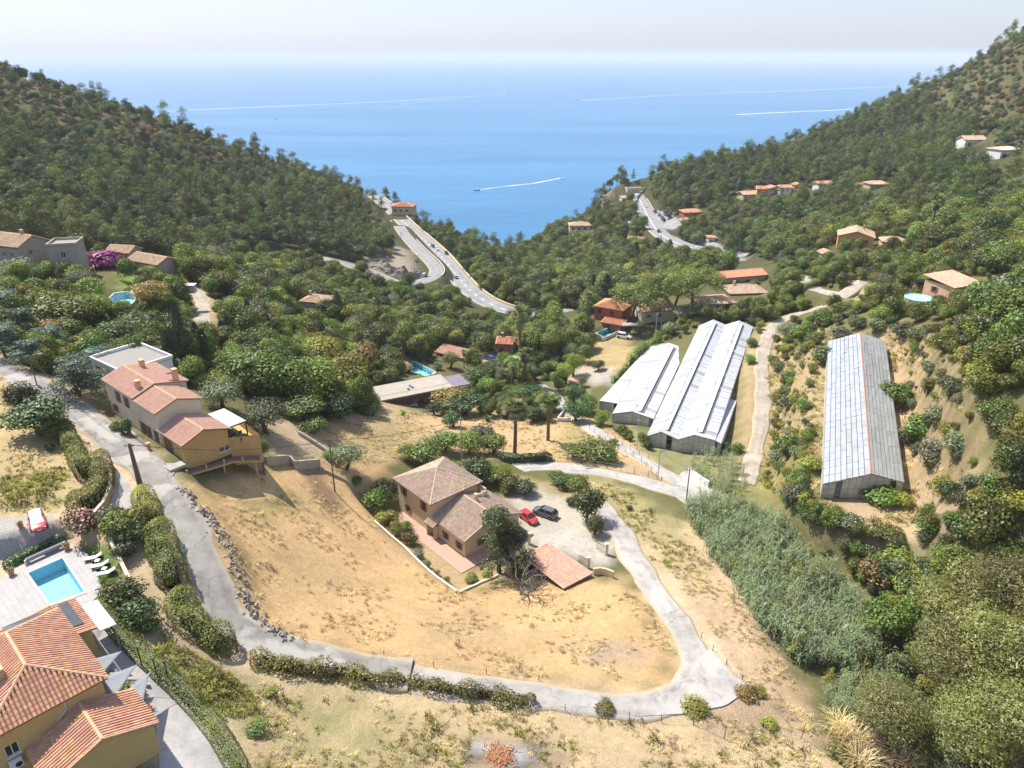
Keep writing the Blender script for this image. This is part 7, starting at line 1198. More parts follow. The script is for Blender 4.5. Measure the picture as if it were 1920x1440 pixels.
# ------------------------------------------------------------------ individually placed trees and shrubs: (u, v of the base, height, radius, leaf)
plants('oak', [(78,815,5.6,4.6,'leaf_dark'),(45,770,4.6,3.2,'leaf_dark'),(112,822,3.6,2.6,'leaf_oak')], group='trees by the upper road')
plants('cedar', [(150,742,6.5,5.2),(95,672,6,4.5),(45,640,6.5,4.6),(15,610,7,4.8),(10,668,5.5,4),(60,690,5,3.6),(-15,570,7,5)], group='cedars along the upper road')
plant('oleander', G(155,1000), 3.4, 2.6, label='pink flowering oleander between clipped hedge and pool terrace', group='shrubs of the valley')
plants('shrub', [(225,1005,3.2,2.6,'leaf_mid'),(250,1015,3,2.3,'leaf_oak'),(212,985,2.4,1.8,'leaf_grey'),(260,985,2.8,2.1,'leaf_bramble'),(235,1045,2.2,1.5,'leaf_dark'),(240,1130,2.6,2.2,'leaf_oak'),(215,1118,1.8,1.5,'leaf_mid'),(268,1168,2.6,2.3,'leaf_dark'),(285,1185,1.6,1.2,'leaf_oak'),(485,1372,1.1,1.2,'leaf_bright'),(95,845,1.2,.8,'leaf_dark'),(238,815,2.4,1.2,'leaf_dark'),(218,806,1.4,.9,'leaf_bright'),(505,1300,.6,.8,'leaf_bramble'),(1400,1305,1.0,1.6,'leaf_autumn'),(1300,1330,.9,1.8,'leaf_bramble'),(1420,1300,.8,1.2,'leaf_bramble'),(1135,1330,.7,1.4,'leaf_bramble'),(1440,1360,.8,1.1,'leaf_bramble')])
plants('olive', [(500,812,5.6,4.3),(420,768,5.2,4.4),(650,880,4.8,3.6),(1468,640,5.2,3.4),(1092,725,3,2),(40,545,7.5,5.6),(150,540,4.5,3.6),(575,700,5,3)], group='olive trees')
plants('roundtree', [(492,858,3.4,1.4,'leaf_bright'),(590,812,3.2,2.6,'leaf_oak'),(800,870,4.6,3.8,'leaf_bright'),(765,860,3,2,'leaf_mid'),(893,900,4.6,3.5,'leaf_dark'),(930,905,3.6,3.0,'leaf_lime'),(958,920,2.8,2.2,'leaf_mid'),(985,925,2.4,2.2,'leaf_dark'),(835,845,4,3,'leaf_oak'),(880,850,4.4,3.4,'leaf_mid'),(925,850,4.2,3.2,'leaf_mid'),(905,830,4,3,'leaf_olive'),(850,800,3.6,2.4,'leaf_dark'),(710,965,5,2.8,'leaf_oak'),(728,940,4.4,2.4,'leaf_dark'),(725,985,3,2,'leaf_bramble'),(745,1005,2.4,1.7,'leaf_bramble'),(1115,860,4,4.2,'leaf_mid'),(1075,858,3.2,2.8,'leaf_mid'),(1140,870,2.8,2.4,'leaf_oak'),(1122,695,3,2,'leaf_bright'),(1100,980,6.5,2.9,'leaf_oak'),(1115,1002,3.2,1.7,'leaf_mid'),(1085,925,3.2,2.4,'leaf_mid'),(1060,915,2.6,2.4,'leaf_dark'),(1040,905,2.6,1.8,'leaf_mid'),(1128,795,3.4,2,'leaf_mid'),(700,780,3.4,2.4,'leaf_oak')], group='garden trees round the tower house')
plants('shrub', [(770,1020,2.4,1.4,'leaf_bramble'),(785,1045,1.4,1.2,'leaf_grey'),(800,1062,1,.8,'leaf_grey'),(885,1090,1.2,1.2,'leaf_hedge'),(915,1085,1.2,1.0,'leaf_lime'),(838,1092,.9,.7,'leaf_olive'),(820,1078,.8,.6,'leaf_grey'),(760,995,1.6,1.2,'leaf_bright'),(950,925,1.6,1.4,'leaf_mid'),(1070,945,1.4,1.1,'leaf_dark'),(1180,955,.8,.7,'leaf_dark'),(1020,960,.5,.5,'leaf_bramble'),(670,910,1.6,1.2,'leaf_dark'),(620,860,1.6,1.4,'leaf_bright')], group='shrubs round the tower house')
plants('conifer', [(945,1070,9.5,4.1,'leaf_conifer')], label='dense dark conifer half hiding the wing of tower house') if False else plant('conifer', G(936,1076), 11, 4.4, label='dense dark conifer half hiding the wing of tower house', group='trees of the valley'); plant('conifer', G(962,1072), 8.5, 3.4, label='lower dark conifer between the tower house wing and tiled shelter', group='trees of the valley')
def dead_tree():
    p = G(978, 1114); rg = np.random.default_rng(12); o = thing('dead_tree', 'leafless dead tree with grey branches in front of conifer', 'tree', p); tr = MB(); br = MB()
    tr.tube([(0, 0, -.4), (.05, 0, .6), (.1, .1, 1.6)], [.34, .27, .22], 8)
    def grow(q, d, L, r, k):
        e = q + d * L; m = (q + e) / 2 + rg.normal(size=3) * L * .09; (tr if k == 0 else br).tube([q, m, e], [r, r * .8, r * .55], 5)
        if k < 4:
            for _ in range(3 if k < 2 else 2): nd_ = unit(d + rg.normal(size=3) * .55 + np.array((0, 0, .12))); grow(e if rg.random() < .6 else m, nd_, L * rg.uniform(.6, .85), r * .55, k + 1)
    for a in range(6): t = a * 1.05 + rg.random() * .5; grow(np.array((.1, .1, 1.5)), unit(np.array((math.cos(t) * .8, math.sin(t) * .8, .75))), 2.2, .15, 0)
    tr.obj('trunk', M_('bark_dead'), o, True); br.obj('branches', M_('bark_dead'), o); OCC.append((p[0], p[1], 2))
dead_tree()
plants('palm', [(965,850,11.5,3.0),(1026,826,10.5,3.0)], group='fan palms on the dry lawn'); plants('palm', [(962,735,9.5,3),(985,725,10.5,3.2),(945,742,7,2.8),(1100,612,11),(870,690,5.5),(1078,640,6),(1560,520,3)], group='palms in the valley'); plant('palm', G(974,722), 22, 3.2, label='tallest fan palm rising in the middle of the valley', group='palms in the valley'); plant('palm', G(1738,460), 17, 3.2, label='shaggy tall palm on the wooded right slope', group='palms in the valley')
plants('yucca', [(905,775,2.6,2,'leaf_bright'),(915,790,2.4,1.8,'leaf_bright'),(925,758,2.6,2,'leaf_mid'),(238,1290,1.0,.8,'leaf_lime'),(268,1312,1,.8,'leaf_yellow'),(282,1330,.8,.6,'leaf_rust'),(756,778,2,1.6,'leaf_bright'),(1520,575,1.6,1.4,'leaf_bright')], group='spiky plants')
plants('umbrella', [(398,540,10,7),(1012,676,13,8.5),(1190,614,15,9.8),(1240,594,15.5,8.6),(1298,582,14.5,9.4),(1264,577,15.5,7.6),(730,610,6.5,6)], group='umbrella pines of the valley')
plants('cypress', [(348,684,12,1.1),(330,688,8,.95),(321,690,7.4,.9),(339,690,7.6,.9),(377,682,8.6,1.0),(389,684,7.6,.9),(362,686,7.2,.85),(430,640,6,1.0),(418,638,4.6,.8),(440,642,4.4,.8),(448,645,4.2,.8),(981,690,9,1.1),(994,692,8,1.1),(965,690,8,1.2),(1046,692,4,1),(1133,582,14,2.6),(636,600,9,1.3),(170,450,9,1.2),(196,462,9,1.2),(717,660,5,.9),(722,664,5,.9),(1190,505,14,2.2),(1228,490,13,2.4),(1240,492,11,2),(1253,490,12,2.2),(1480,420,10,1.8),(1556,440,9,1.4),(1566,445,9,1.4),(1420,300,12,2),(1455,345,11,2),(1385,365,11,2.2)], group='cypresses of the valley')
plants('airy', [(440,728,3.6,3,'leaf_lime'),(410,722,3.4,2.6,'leaf_lime'),(385,728,3.4,2.4,'leaf_lime'),(465,735,3.6,2.8,'leaf_lime'),(430,708,3.6,2.8,'leaf_yellow')], desc='feathery lime green bamboo', group='bamboo behind the ochre house')
plants('airy', [(130,620,8,7.5,'leaf_mid'),(190,610,7,5.5,'leaf_mid'),(90,600,7,5,'leaf_mid'),(285,575,6,5,'leaf_autumn'),(265,640,7,6.5,'leaf_oak'),(320,640,6,4.5,'leaf_oak'),(225,650,6,5,'leaf_dark'),(300,690,5,4,'leaf_mid'),(250,700,4.5,4,'leaf_mid'),(110,640,5,4,'leaf_autumn'),(170,660,4.5,3.2,'leaf_bramble'),(340,600,4,3,'leaf_grey'),(1060,720,6.5,3,'leaf_lime'),(1075,705,7,2.8,'leaf_lime'),(1078,760,6,3.4,'leaf_dark')], group='leafy trees')
plant('bougainvillea', atD(203,514,188), 6, 5.6, label='magenta bougainvillea bush between the stone houses', group='shrubs of the valley')
plants('oak', [(480,745,9,6,'leaf_oak'),(540,755,9.5,6.5,'leaf_oak'),(600,760,10,6.5,'leaf_mid'),(650,745,10,6.5,'leaf_bramble'),(680,700,8.5,5.5,'leaf_autumn'),(610,700,9,6,'leaf_bramble'),(540,690,8,5.5,'leaf_mid'),(490,680,7.5,5,'leaf_mid'),(570,790,5,4,'leaf_oak'),(640,785,5.5,4,'leaf_dark'),(690,765,4.5,3.2,'leaf_oak'),(505,720,8,5.5,'leaf_dark'),(840,772,5.6,5.5,'leaf_autumn'),(872,778,5.6,5.2,'leaf_dark'),(815,778,3,2.2,'leaf_dark'),(900,720,5,4.5,'leaf_dark'),(935,715,6,4.5,'leaf_oak'),(990,760,6,4,'leaf_dark'),(1030,770,5,3.5,'leaf_dark'),(960,780,4.5,4,'leaf_autumn'),(1000,790,4,3,'leaf_dark'),(1080,790,5,3.4,'leaf_dark'),(1100,775,4.5,3,'leaf_oak'),(700,640,6,5,'leaf_oak'),(845,640,6,4.5,'leaf_oak'),(800,640,6,5,'leaf_olive'),(895,650,5,4,'leaf_mid')], group='round trees of the valley')
plants('euc', [(1650,1400,9,5,'leaf_euc'),(1760,1330,12,6,'leaf_euc'),(1860,1330,13,6.5,'leaf_euc'),(1800,1440,10,5.5,'leaf_euc'),(1900,1440,11,6,'leaf_euc'),(1890,1200,12,6,'leaf_euc'),(1790,1230,12,6.5,'leaf_euc'),(1960,1300,14,7,'leaf_euc')], group='eucalyptus trees at lower right')
plants('pampas', [(1600,1400,3.6,2.8),(1640,1430,3.8,3),(1570,1370,3.2,2.4),(1690,1445,3.6,2.6),(1560,1330,2.6,2,'leaf_reed'),(1610,1440,3,2.4)], group='pale grass clumps at lower right')
plants('shrub', [(1570,1420,1.2,1.5,'leaf_bramble'),(1600,1445,1,1.2,'leaf_yellow'),(1640,1100,4,3,'leaf_autumn'),(1660,1090,3.4,3,'leaf_dark'),(1590,990,2,2.2,'leaf_olive'),(1690,1060,2.4,2.6,'leaf_lime'),(1660,1010,2.2,2.6,'leaf_lime'),(1700,1110,2.4,2.4,'leaf_lime'),(1730,1090,2,2.2,'leaf_bramble'),(1650,940,2.4,3.4,'leaf_bright'),(1625,930,1.6,1.6,'leaf_bramble'),(1690,945,1.8,2,'leaf_bramble')], group='shrubs on the right slope')
plants('shrub', [(1585,690,3.4,2.6,'leaf_oak'),(1540,680,3.6,3,'leaf_dark'),(1500,640,3.8,3,'leaf_oak'),(1540,610,4,3.2,'leaf_oak'),(1570,640,3.2,2.6,'leaf_olive'),(1605,618,3,2.6,'leaf_olive'),(1640,622,3,2.4,'leaf_olive'),(1480,715,2.4,2,'leaf_bright'),(1475,770,3.2,2.6,'leaf_olive'),(1480,850,3.6,3,'leaf_oak'),(1450,680,2,1.8,'leaf_oak'),(1405,680,2.2,1.8,'leaf_bright'),(1455,640,1.8,1.6,'leaf_oak'),(1408,650,2.4,1.8,'leaf_oak'),(1380,850,2.2,1.6,'leaf_bright'),(1680,760,5,3.6,'leaf_oak'),(1720,820,4,3.4,'leaf_oak'),(1745,870,3.6,3,'leaf_grey'),(1705,830,3,2.6,'leaf_olive'),(1720,640,3,2.6,'leaf_olive'),(1690,630,3,2.6,'leaf_olive'),(1770,660,4,3,'leaf_lime'),(1810,690,4,3,'leaf_yellow'),(1790,740,3,2.6,'leaf_olive'),(1755,790,2.6,2.4,'leaf_olive'),(1790,850,3,2.6,'leaf_olive'),(1770,930,2.6,2.6,'leaf_bramble'),(1745,730,2,1.8,'leaf_bramble'),(1520,880,2,2.4,'leaf_bramble'),(1165,815,2.2,1.5,'leaf_bright'),(1150,835,1.6,1.3,'leaf_mid'),(1205,835,3.2,1.5,'leaf_mid'),(1215,842,2.2,1.2,'leaf_oak'),(1122,800,2,1.4,'leaf_mid'),(1360,845,1.8,1.4,'leaf_dark'),(1335,842,1.5,1.6,'leaf_dark'),(1310,590,4,3,'leaf_grey'),(1348,600,3.2,2.6,'leaf_olive'),(1280,600,4,3,'leaf_reed'),(1255,630,4,2.8,'leaf_reed')], group='shrubs on the right slope')
plants('airy', [(450,700,6,3.6,'leaf_bright'),(560,665,6,3.4,'leaf_bright'),(660,690,8,4,'leaf_lime'),(620,640,7,3.6,'leaf_bright'),(845,690,5,3,'leaf_bright'),(740,640,6,3.4,'leaf_lime'),(1030,640,6,3.4,'leaf_lime'),(1000,640,5,3,'leaf_bright'),(1470,540,5,3,'leaf_bright'),(1640,540,5,3,'leaf_lime'),(470,560,6,3.6,'leaf_yellow'),(430,545,6,3.6,'leaf_yellow')], group='bright crowns of the valley')
plants('cypress', [(610,668,9,1.1),(700,690,8,1),(880,640,9,1.1),(470,620,8,1),(1110,560,11,1.4),(1030,560,10,1.3),(1500,470,10,1.4),(1620,420,10,1.4)], group='cypresses of the valley')
plants('oak', [(1850,612,9,5.5,'leaf_oak'),(1893,606,9,6,'leaf_dark'),(1880,660,8,5.5,'leaf_oak'),(1925,640,9,6,'leaf_oak'),(1840,650,6,4.5,'leaf_mid')], group='oaks at the right edge')
plants('airy', [(232,706,5,3.4,'leaf_mid'),(262,704,4.6,3,'leaf_mid')], group='leafy trees')
plants('cedar', [(195,708,6,4.5)], group='cedars along the upper road')
# bramble slope and dense thicket on the right: individuals placed on the ground
rnd = random.Random(21)
def fill(px, spacing, kinds, hr, seed, group, extra=0, maxn=400, rk=.55):
    P, u, v, D = world_grid(px, spacing, seed, .45); n = 0; o = np.argsort(D)
    for i in o:
        k, lf = kinds[rnd.randrange(len(kinds))]; h = rnd.uniform(*hr); r = h * rk * rnd.uniform(.85, 1.2) * (1.5 if k == 'shrub' else 1)
        x, y, z = P[i]
        if not free(x, y, z, r, h, extra): continue
        plant(k, (x, y, z), h, r, lf, group=group, rg=rnd); n += 1
        if n >= maxn: break
    return n
clear_road('asphalt'); clear_road('concrete'); clear_road('lane', every=3); clear_road('track', every=3); clear_road('driveway', every=3); clear_road('corniche', every=2); clear_road('ramp', every=2); clear_road('town', every=2); clear_road('estate_path', every=2); clear_road('villa_lane', every=2)
NF = {}
NF['thicket'] = fill([(1480,900),(1540,880),(1560,950),(1700,990),(1760,940),(1830,900),(1930,870),(1930,1120),(1800,1180),(1700,1130),(1620,1060),(1540,1000),(1470,950)], 3.2, [('shrub','leaf_bramble'),('shrub','leaf_oak'),('shrub','leaf_grey'),('shrub','leaf_bramble'),('shrub','leaf_dark'),('roundtree','leaf_oak')], (1.8,3.6), 31, 'thicket on the right slope')
NF['bank'] = fill([(1800,580),(1930,540),(1930,880),(1840,880),(1830,760)], 4.0, [('oak','leaf_oak'),('oak','leaf_mid'),('roundtree','leaf_dark'),('shrub','leaf_olive'),('oak','leaf_bramble')], (4,6.5), 32, 'wood on the right bank')
NF['bankn'] = fill([(1700,620),(1830,600),(1800,880),(1700,900)], 5.5, [('shrub','leaf_olive'),('shrub','leaf_bramble'),('shrub','leaf_grey')], (1.4,2.6), 33, 'shrubs on the right slope')
NF['track'] = fill([(1390,850),(1450,660),(1540,600),(1560,900),(1480,930)], 4.6, [('shrub','leaf_bramble'),('shrub','leaf_olive'),('shrub','leaf_bright'),('shrub','leaf_bramble')], (1.2,2.6), 34, 'shrubs between track and greenhouse')
NF['lr'] = fill([(1620,1180),(1930,1120),(1930,1445),(1680,1445)], 4.4, [('euc','leaf_euc'),('euc','leaf_euc'),('airy','leaf_bramble'),('airy','leaf_euc'),('roundtree','leaf_oak')], (6,10), 35, 'thicket at lower right', rk=.5)
VK = [('oak','leaf_oak'),('oak','leaf_dark'),('oak','leaf_bramble'),('olive','leaf_grey'),('oak','leaf_olive'),('pine','leaf_pine'),('oak','leaf_mid'),('olive','leaf_olive'),('roundtree','leaf_oak'),('pine','leaf_pine')]
NF['valley'] = fill([(330,505),(460,480),(560,485),(650,505),(760,545),(860,555),(900,585),(960,600),(1100,600),(1100,680),(1000,700),(900,700),(800,690),(740,700),(600,680),(480,640),(400,600)], 5.6, VK, (5,8.5), 36, 'oak and pine wood of the valley', rk=.5)
NF['left'] = fill([(0,480),(330,500),(420,620),(350,690),(180,720),(60,700),(0,640)], 5.2, [('oak','leaf_mid'),('oak','leaf_oak'),('airy','leaf_bramble'),('airy','leaf_mid'),('roundtree','leaf_oak'),('olive','leaf_grey')], (3.6,6.5), 37, 'garden trees of the upper left estates', rk=.55)
NF['mid'] = fill([(900,700),(1040,700),(1120,780),(1040,790),(900,790)], 4.4, [('roundtree','leaf_mid'),('oak','leaf_dark'),('roundtree','leaf_bright'),('olive','leaf_olive')], (2.6,5), 38, 'garden trees below the palms', rk=.5)
NF['cove'] = fill([(860,500),(960,480),(1060,440),(1180,460),(1260,470),(1340,490),(1420,510),(1350,530),(1180,560),(1080,600),(960,600),(900,560)], 7.2, [('pine','leaf_pine'),('oak','leaf_dark'),('oak','leaf_oak'),('pine','leaf_pine'),('oak','leaf_mid'),('oak','leaf_bramble'),('oak','leaf_olive')], (7,11), 39, 'wood in the ravine above the cove', rk=.46)
NF['rightmid'] = fill([(1400,540),(1500,500),(1700,470),(1800,500),(1800,540),(1680,600),(1480,610),(1400,600)], 5.6, [('oak','leaf_oak'),('roundtree','leaf_mid'),('olive','leaf_olive'),('roundtree','leaf_bramble'),('shrub','leaf_bright')], (2.6,5), 40, 'garden trees of the right estates')
NF['rightwood'] = fill([(1400,430),(1560,420),(1700,400),(1930,380),(1930,545),(1800,520),(1690,470),(1560,480),(1440,520)], 6.4, [('oak','leaf_oak'),('oak','leaf_mid'),('oak','leaf_dark'),('oak','leaf_bramble'),('oak','leaf_rust') if False else ('oak','leaf_oak'),('pine','leaf_pine')], (6,9.5), 41, 'oak wood on the right slope', rk=.52)
print('FILL', NF)
# trees standing out on the ridges
RP = [(240,208,10),(500,302,11),(482,305,9),(450,300,9),(365,262,9),(330,250,6),(565,325,9),(590,335,9),(610,340,9),(640,352,8),(700,382,11),(715,380,9),(120,160,8),(60,142,7),(30,135,7),(415,285,8),(540,315,7)]
for u, v, h in RP: plant('pine', atD(u, v + 2, float(np.interp(u, [0,250,520,720],[488,503,538,530]))) * (1,1,0) + np.array((0,0,gz(*atD(u, v + 2, float(np.interp(u, [0,250,520,720],[488,503,538,530])))[:2]))), h, None, 'leaf_pine', group='pines on the left ridge')
for u, v, h, r in ((1114,372,9,3),(1128,372,9,3.4),(1142,370,9,3.4),(1155,370,10,4.2),(1100,374,7,2)):
    q = atD(u, v, 612); q[2] = max(gz(q[0], q[1]), -60); plant('umbrella' if r > 3 else 'pine', q, h + 3, r, 'leaf_pine', label={1114:'small pine left of the cliff top umbrella pines',1128:'leftmost of the three umbrella pines on the cliff top',1142:'middle umbrella pine on the cliff top',1155:'largest umbrella pine on the cliff top',1100:'dark pointed pine at the seaward end of the cliff'}[u], group='cliff top pines')
for u, v, h in ((1235,345,12),(1300,325,11),(1330,318,11),(1350,315,11),(1405,318,13),(1500,290,10),(1560,268,9),(1600,245,10),(1640,222,10),(1700,190,10),(1750,160,10),(1780,150,11),(1835,112,10),(1470,300,10)):
    q = atD(u, v, 600); q[2] = gz(q[0], q[1]); plant('pine', q, h, None, 'leaf_pine', group='pines on the right ridge')
label_plants()
# ------------------------------------------------------------------ woods that read as one mass
def recolor(me, lf): c = me.copy(); c.materials.clear(); c.materials.append(M_(lf)); return c
FOREST = [PROTO['pine'][0][1], recolor(PROTO['pine'][1][1], 'leaf_dark'), PROTO['pine'][2][1], recolor(PROTO['pine'][3][1], 'leaf_oak'), recolor(PROTO['oak'][0][1], 'leaf_dark'), PROTO['oak'][1][1], recolor(PROTO['oak'][2][1], 'leaf_olive'), recolor(PROTO['oak'][3][1], 'leaf_dark'), recolor(PROTO['shrub'][0][1], 'leaf_olive'), recolor(PROTO['shrub'][1][1], 'leaf_oak'), recolor(PROTO['shrub'][2][1], 'leaf_autumn')]  # dark leaf recolours mixed in to stand for the left slope's self-shade
def wood(name, label, poly, spacing, seed, sparse=None, keep=None):
    rg = np.random.default_rng(seed); a = np.array(poly, float); X, Y = np.meshgrid(np.arange(a[:, 0].min(), a[:, 0].max(), spacing), np.arange(a[:, 1].min(), a[:, 1].max(), spacing)); X = X.ravel() + rg.uniform(-.5, .5, X.size) * spacing; Y = Y.ravel() + rg.uniform(-.5, .5, Y.size) * spacing
    Z = gz(X, Y); u, v, D = proj(X, Y, Z); k = inpoly(X, Y, a) & (Z > -77) & (u > -150) & (u < 2070); 
    P = np.c_[X, Y, Z]; O = np.array(OCC); ok = []
    for i in np.where(k)[0]:
        if ((O[:, 0] - X[i]) ** 2 + (O[:, 1] - Y[i]) ** 2 < (O[:, 2] + 1.8) ** 2).any(): continue
        uu, vv, DD = u[i], v[i] - 4 * FPX / D[i], D[i]; du = 4.6 * FPX / DD
        if any(DD < c[4] and uu + du > c[0] and uu - du < c[2] and vv + du > c[1] and vv - du < c[3] for c in CLEAR): continue
        if sparse is not None and rg.random() < sparse(u[i], v[i]): continue
        ok.append(i)
    P = P[ok]; n = len(P); idx = np.where(rg.random(n) < .42, rg.integers(0, 4, n), rg.integers(4, 8, n)); small = rg.random(n) < .25; up = np.array([sparse(a_, b_) if sparse else 0 for a_, b_ in zip(u[ok], v[ok])]); small |= rg.random(n) < up * 3; idx = np.where(small, rg.integers(8, 11, n), idx)
    s = np.where(idx < 4, rg.uniform(.8, 1.65, n), np.where(idx < 8, rg.uniform(.75, 1.4, n), rg.uniform(1.0, 2.1, n))); scatter(name, P, rg.uniform(0, 6.28, n), np.c_[s, s, s * rg.uniform(.85, 1.2, n)], idx, FOREST, label); print(name, n)
spl = lambda u, v: np.clip((330 + .55 * 0 - v - np.interp(u, [0, 250, 520], [70, 20, -40])) / 160, 0, .22)
wood('hill_wood', 'dense pine and oak wood covering the left hillside', [(-420,230),(-200,235),(-120,270),(-90,330),(-60,380),(-60,440),(-70,560),(-150,640),(-330,640),(-520,520)], 4.7, 51, spl)
spr = lambda u, v: np.clip((u - 1500) / 420 - (v - 60) / 260 + .1, 0, .25)
wood('slope_wood', 'pine wood climbing the right hillside above the sea', [(75,560),(85,420),(120,370),(150,300),(170,240),(230,200),(340,260),(480,420),(560,620),(450,760),(300,700),(160,660)], 5.2, 52, spr)
wood('cove_wood', 'dark wood on the cliff either side of the cove', [(-70,470),(-45,400),(0,340),(60,330),(110,330),(150,330),(120,400),(90,470),(110,560),(95,640),(50,600),(-20,560),(-50,580)], 5.2, 53)
def mass(name, px, spacing, meshes, sc, seed, label, hz=(.85, 1.2), thin=None, clear=False):
    P, u, v, D = world_grid(px, spacing, seed, .5); rg = np.random.default_rng(seed); k = np.ones(len(P), bool)
    if clear:
        O = np.array(OCC)
        k = np.array([not ((O[:, 0] - p[0]) ** 2 + (O[:, 1] - p[1]) ** 2 < (O[:, 2] * .8) ** 2).any() for p in P])
    if thin is not None: k &= (np.sin(P[:, 0] * .35 + 2 * np.sin(P[:, 1] * .21)) * np.sin(P[:, 1] * .42 + P[:, 0] * .13) + rg.normal(size=len(P)) * .4) > thin
    P = P[k]; n = len(P); s = rg.uniform(*sc, n); s = s * (1 + .16 * np.sin(P[:, 0] * .8 + 1.7 * np.sin(P[:, 1] * .5))); scatter(name, P, rg.uniform(0, 6.28, n), np.c_[s, s, s * rg.uniform(*hz, n)], rg.integers(0, len(meshes), n), meshes, label); print(name, n)
SH = [recolor(PROTO['shrub'][i][1], lf) for i, lf in ((0, 'leaf_oak'), (1, 'leaf_mid'), (2, 'leaf_olive'), (3, 'leaf_bramble'), (4, 'leaf_dark'))] + [recolor(PROTO['roundtree'][0][1], 'leaf_oak'), recolor(PROTO['roundtree'][1][1], 'leaf_mid')]
def under(name, px, spacing, sc, seed, label, meshes=None, w=None):
    meshes = meshes or SH; P, u, v, D = world_grid(px, spacing, seed, .5); rg = np.random.default_rng(seed); O = np.array(OCC[:NS]); C = np.array(CLEAR); k = []
    for i, p in enumerate(P):
        if ((O[:, 0] - p[0]) ** 2 + (O[:, 1] - p[1]) ** 2 < (O[:, 2] + .9) ** 2).any(): continue
        du = 1.1 * FPX / D[i]; vv = v[i] - du * .7
        if ((D[i] < C[:, 4]) & (u[i] + du > C[:, 0]) & (u[i] - du < C[:, 2]) & (vv + du > C[:, 1]) & (vv - du < C[:, 1] + (C[:, 3] - C[:, 1]) * .88)).any(): continue
        k.append(i)
    P = P[k]; n = len(P); s = rg.uniform(*sc, n); scatter(name, P, rg.uniform(0, 6.28, n), np.c_[s, s, s * rg.uniform(.8, 1.25, n)], rg.choice(len(meshes), n, p=w), meshes, label); print(name, n)
under('undergrowth', [(330,505),(460,480),(560,485),(650,505),(760,545),(860,555),(900,585),(960,600),(1100,600),(1110,680),(1000,700),(900,700),(830,690),(740,720),(700,760),(600,780),(500,760),(480,640),(400,600)], 2.9, (.8, 1.7), 81, 'leafy undergrowth filling the valley wood')
under('undergrowth', [(860,500),(960,480),(1060,440),(1180,460),(1260,470),(1340,490),(1420,510),(1350,530),(1180,560),(1080,600),(960,600),(900,560)], 3.6, (1.1, 2.2), 82, 'leafy undergrowth filling the ravine above the cove')
under('undergrowth', [(0,470),(160,480),(330,500),(420,620),(350,690),(180,730),(60,700),(0,640)], 2.7, (.7, 1.5), 83, 'garden undergrowth of the upper left estates')
under('undergrowth', [(1390,520),(1500,500),(1700,470),(1800,500),(1930,470),(1930,640),(1800,600),(1690,610),(1480,615),(1400,600)], 2.9, (.6, 1.3), 84, 'garden undergrowth of the right estates')
under('undergrowth', [(1400,430),(1560,420),(1700,400),(1930,360),(1930,500),(1800,520),(1690,470),(1560,480),(1440,520)], 3.6, (1.0, 2.0), 85, 'undergrowth of the oak wood on the right slope')
under('undergrowth', [(1800,590),(1930,540),(1930,1120),(1800,1180),(1700,1130),(1660,1060),(1760,960),(1850,900),(1830,760)], 2.3, (.8, 1.6), 86, 'dense thicket covering the bank at the right edge')
under('undergrowth', [(1480,920),(1540,890),(1560,950),(1640,985),(1620,1060),(1540,1000),(1470,950)], 2.0, (.7, 1.3), 87, 'yellow green bramble below the ridged greenhouse', SH, (.15, .15, .05, .6, .05, 0, 0))
under('undergrowth', [(1470,945),(1560,960),(1650,1010),(1720,1120),(1690,1200),(1640,1170),(1600,1100),(1500,1000)], 1.9, (.6, 1.3), 94, 'brambles between the cane bed and thicket', SH, (.15, .15, .1, .5, .1, 0, 0))
under('undergrowth', [(890,690),(1050,690),(1110,770),(1065,792),(960,788),(900,785)], 2.6, (.6, 1.3), 95, 'garden bushes below the palms')
under('undergrowth', [(310,700),(420,640),(520,640),(640,700),(700,762),(640,790),(560,775),(500,760),(420,735),(345,725)], 2.4, (.7, 1.5), 96, 'undergrowth behind the ochre house')
under('undergrowth', [(1320,606),(1400,565),(1480,525),(1560,505),(1620,530),(1570,585),(1480,602),(1440,612)], 2.3, (.5, 1.2), 97, 'bushes beside the upper part of the track')
under('undergrowth', [(1640,1180),(1760,1130),(1930,1110),(1930,1450),(1700,1450),(1660,1330)], 2.1, (.8, 1.5), 88, 'thicket floor under the eucalyptus trees', SH, (.15, .2, .25, .3, .1, 0, 0))
under('undergrowth', [(1440,640),(1545,610),(1550,900),(1480,930),(1400,900),(1440,760)], 2.5, (.35, 1.1), 89, 'scattered low scrub between track and ridged greenhouse', SH, (.2, .15, .25, .4, 0, 0, 0))
under('undergrowth', [(1690,620),(1800,600),(1840,880),(1720,900)], 2.2, (.3, 1.2), 90, 'scattered low scrub on the dry bank above the greenhouse', SH, (.2, .15, .35, .3, 0, 0, 0))
under('undergrowth', [(1240,650),(1260,610),(1300,600),(1330,606),(1420,585),(1470,605),(1442,640),(1415,625),(1410,608),(1310,606),(1270,640)], 2.4, (.5, 1.1), 92, 'bushes between the greenhouses and the houses behind')
under('undergrowth', [(1000,470),(1080,400),(1140,370),(1190,372),(1210,420),(1240,450),(1180,470),(1080,470)], 3.6, (1.0, 2.2), 93, 'scrub on the cliff left of the town road')
under('undergrowth', [(1120,780),(1160,790),(1215,850),(1180,840)], 2.2, (.4, .8), 91, 'weeds and bushes below the small greenhouse', SH, (.2, .3, .1, .4, 0, 0, 0))
REEDX = REEDS + REEDS[:2] + [recolor(REEDS[0], 'leaf_bramble')] + REEDS[2:]
mass('reed_bed', [(1282,962),(1340,952),(1410,968),(1480,1010),(1560,1085),(1625,1170),(1640,1235),(1570,1255),(1500,1255),(1440,1190),(1390,1120),(1330,1040)], .78, REEDX, (.55, 1.05), 61, 'dense grey green cane bed in the gully')
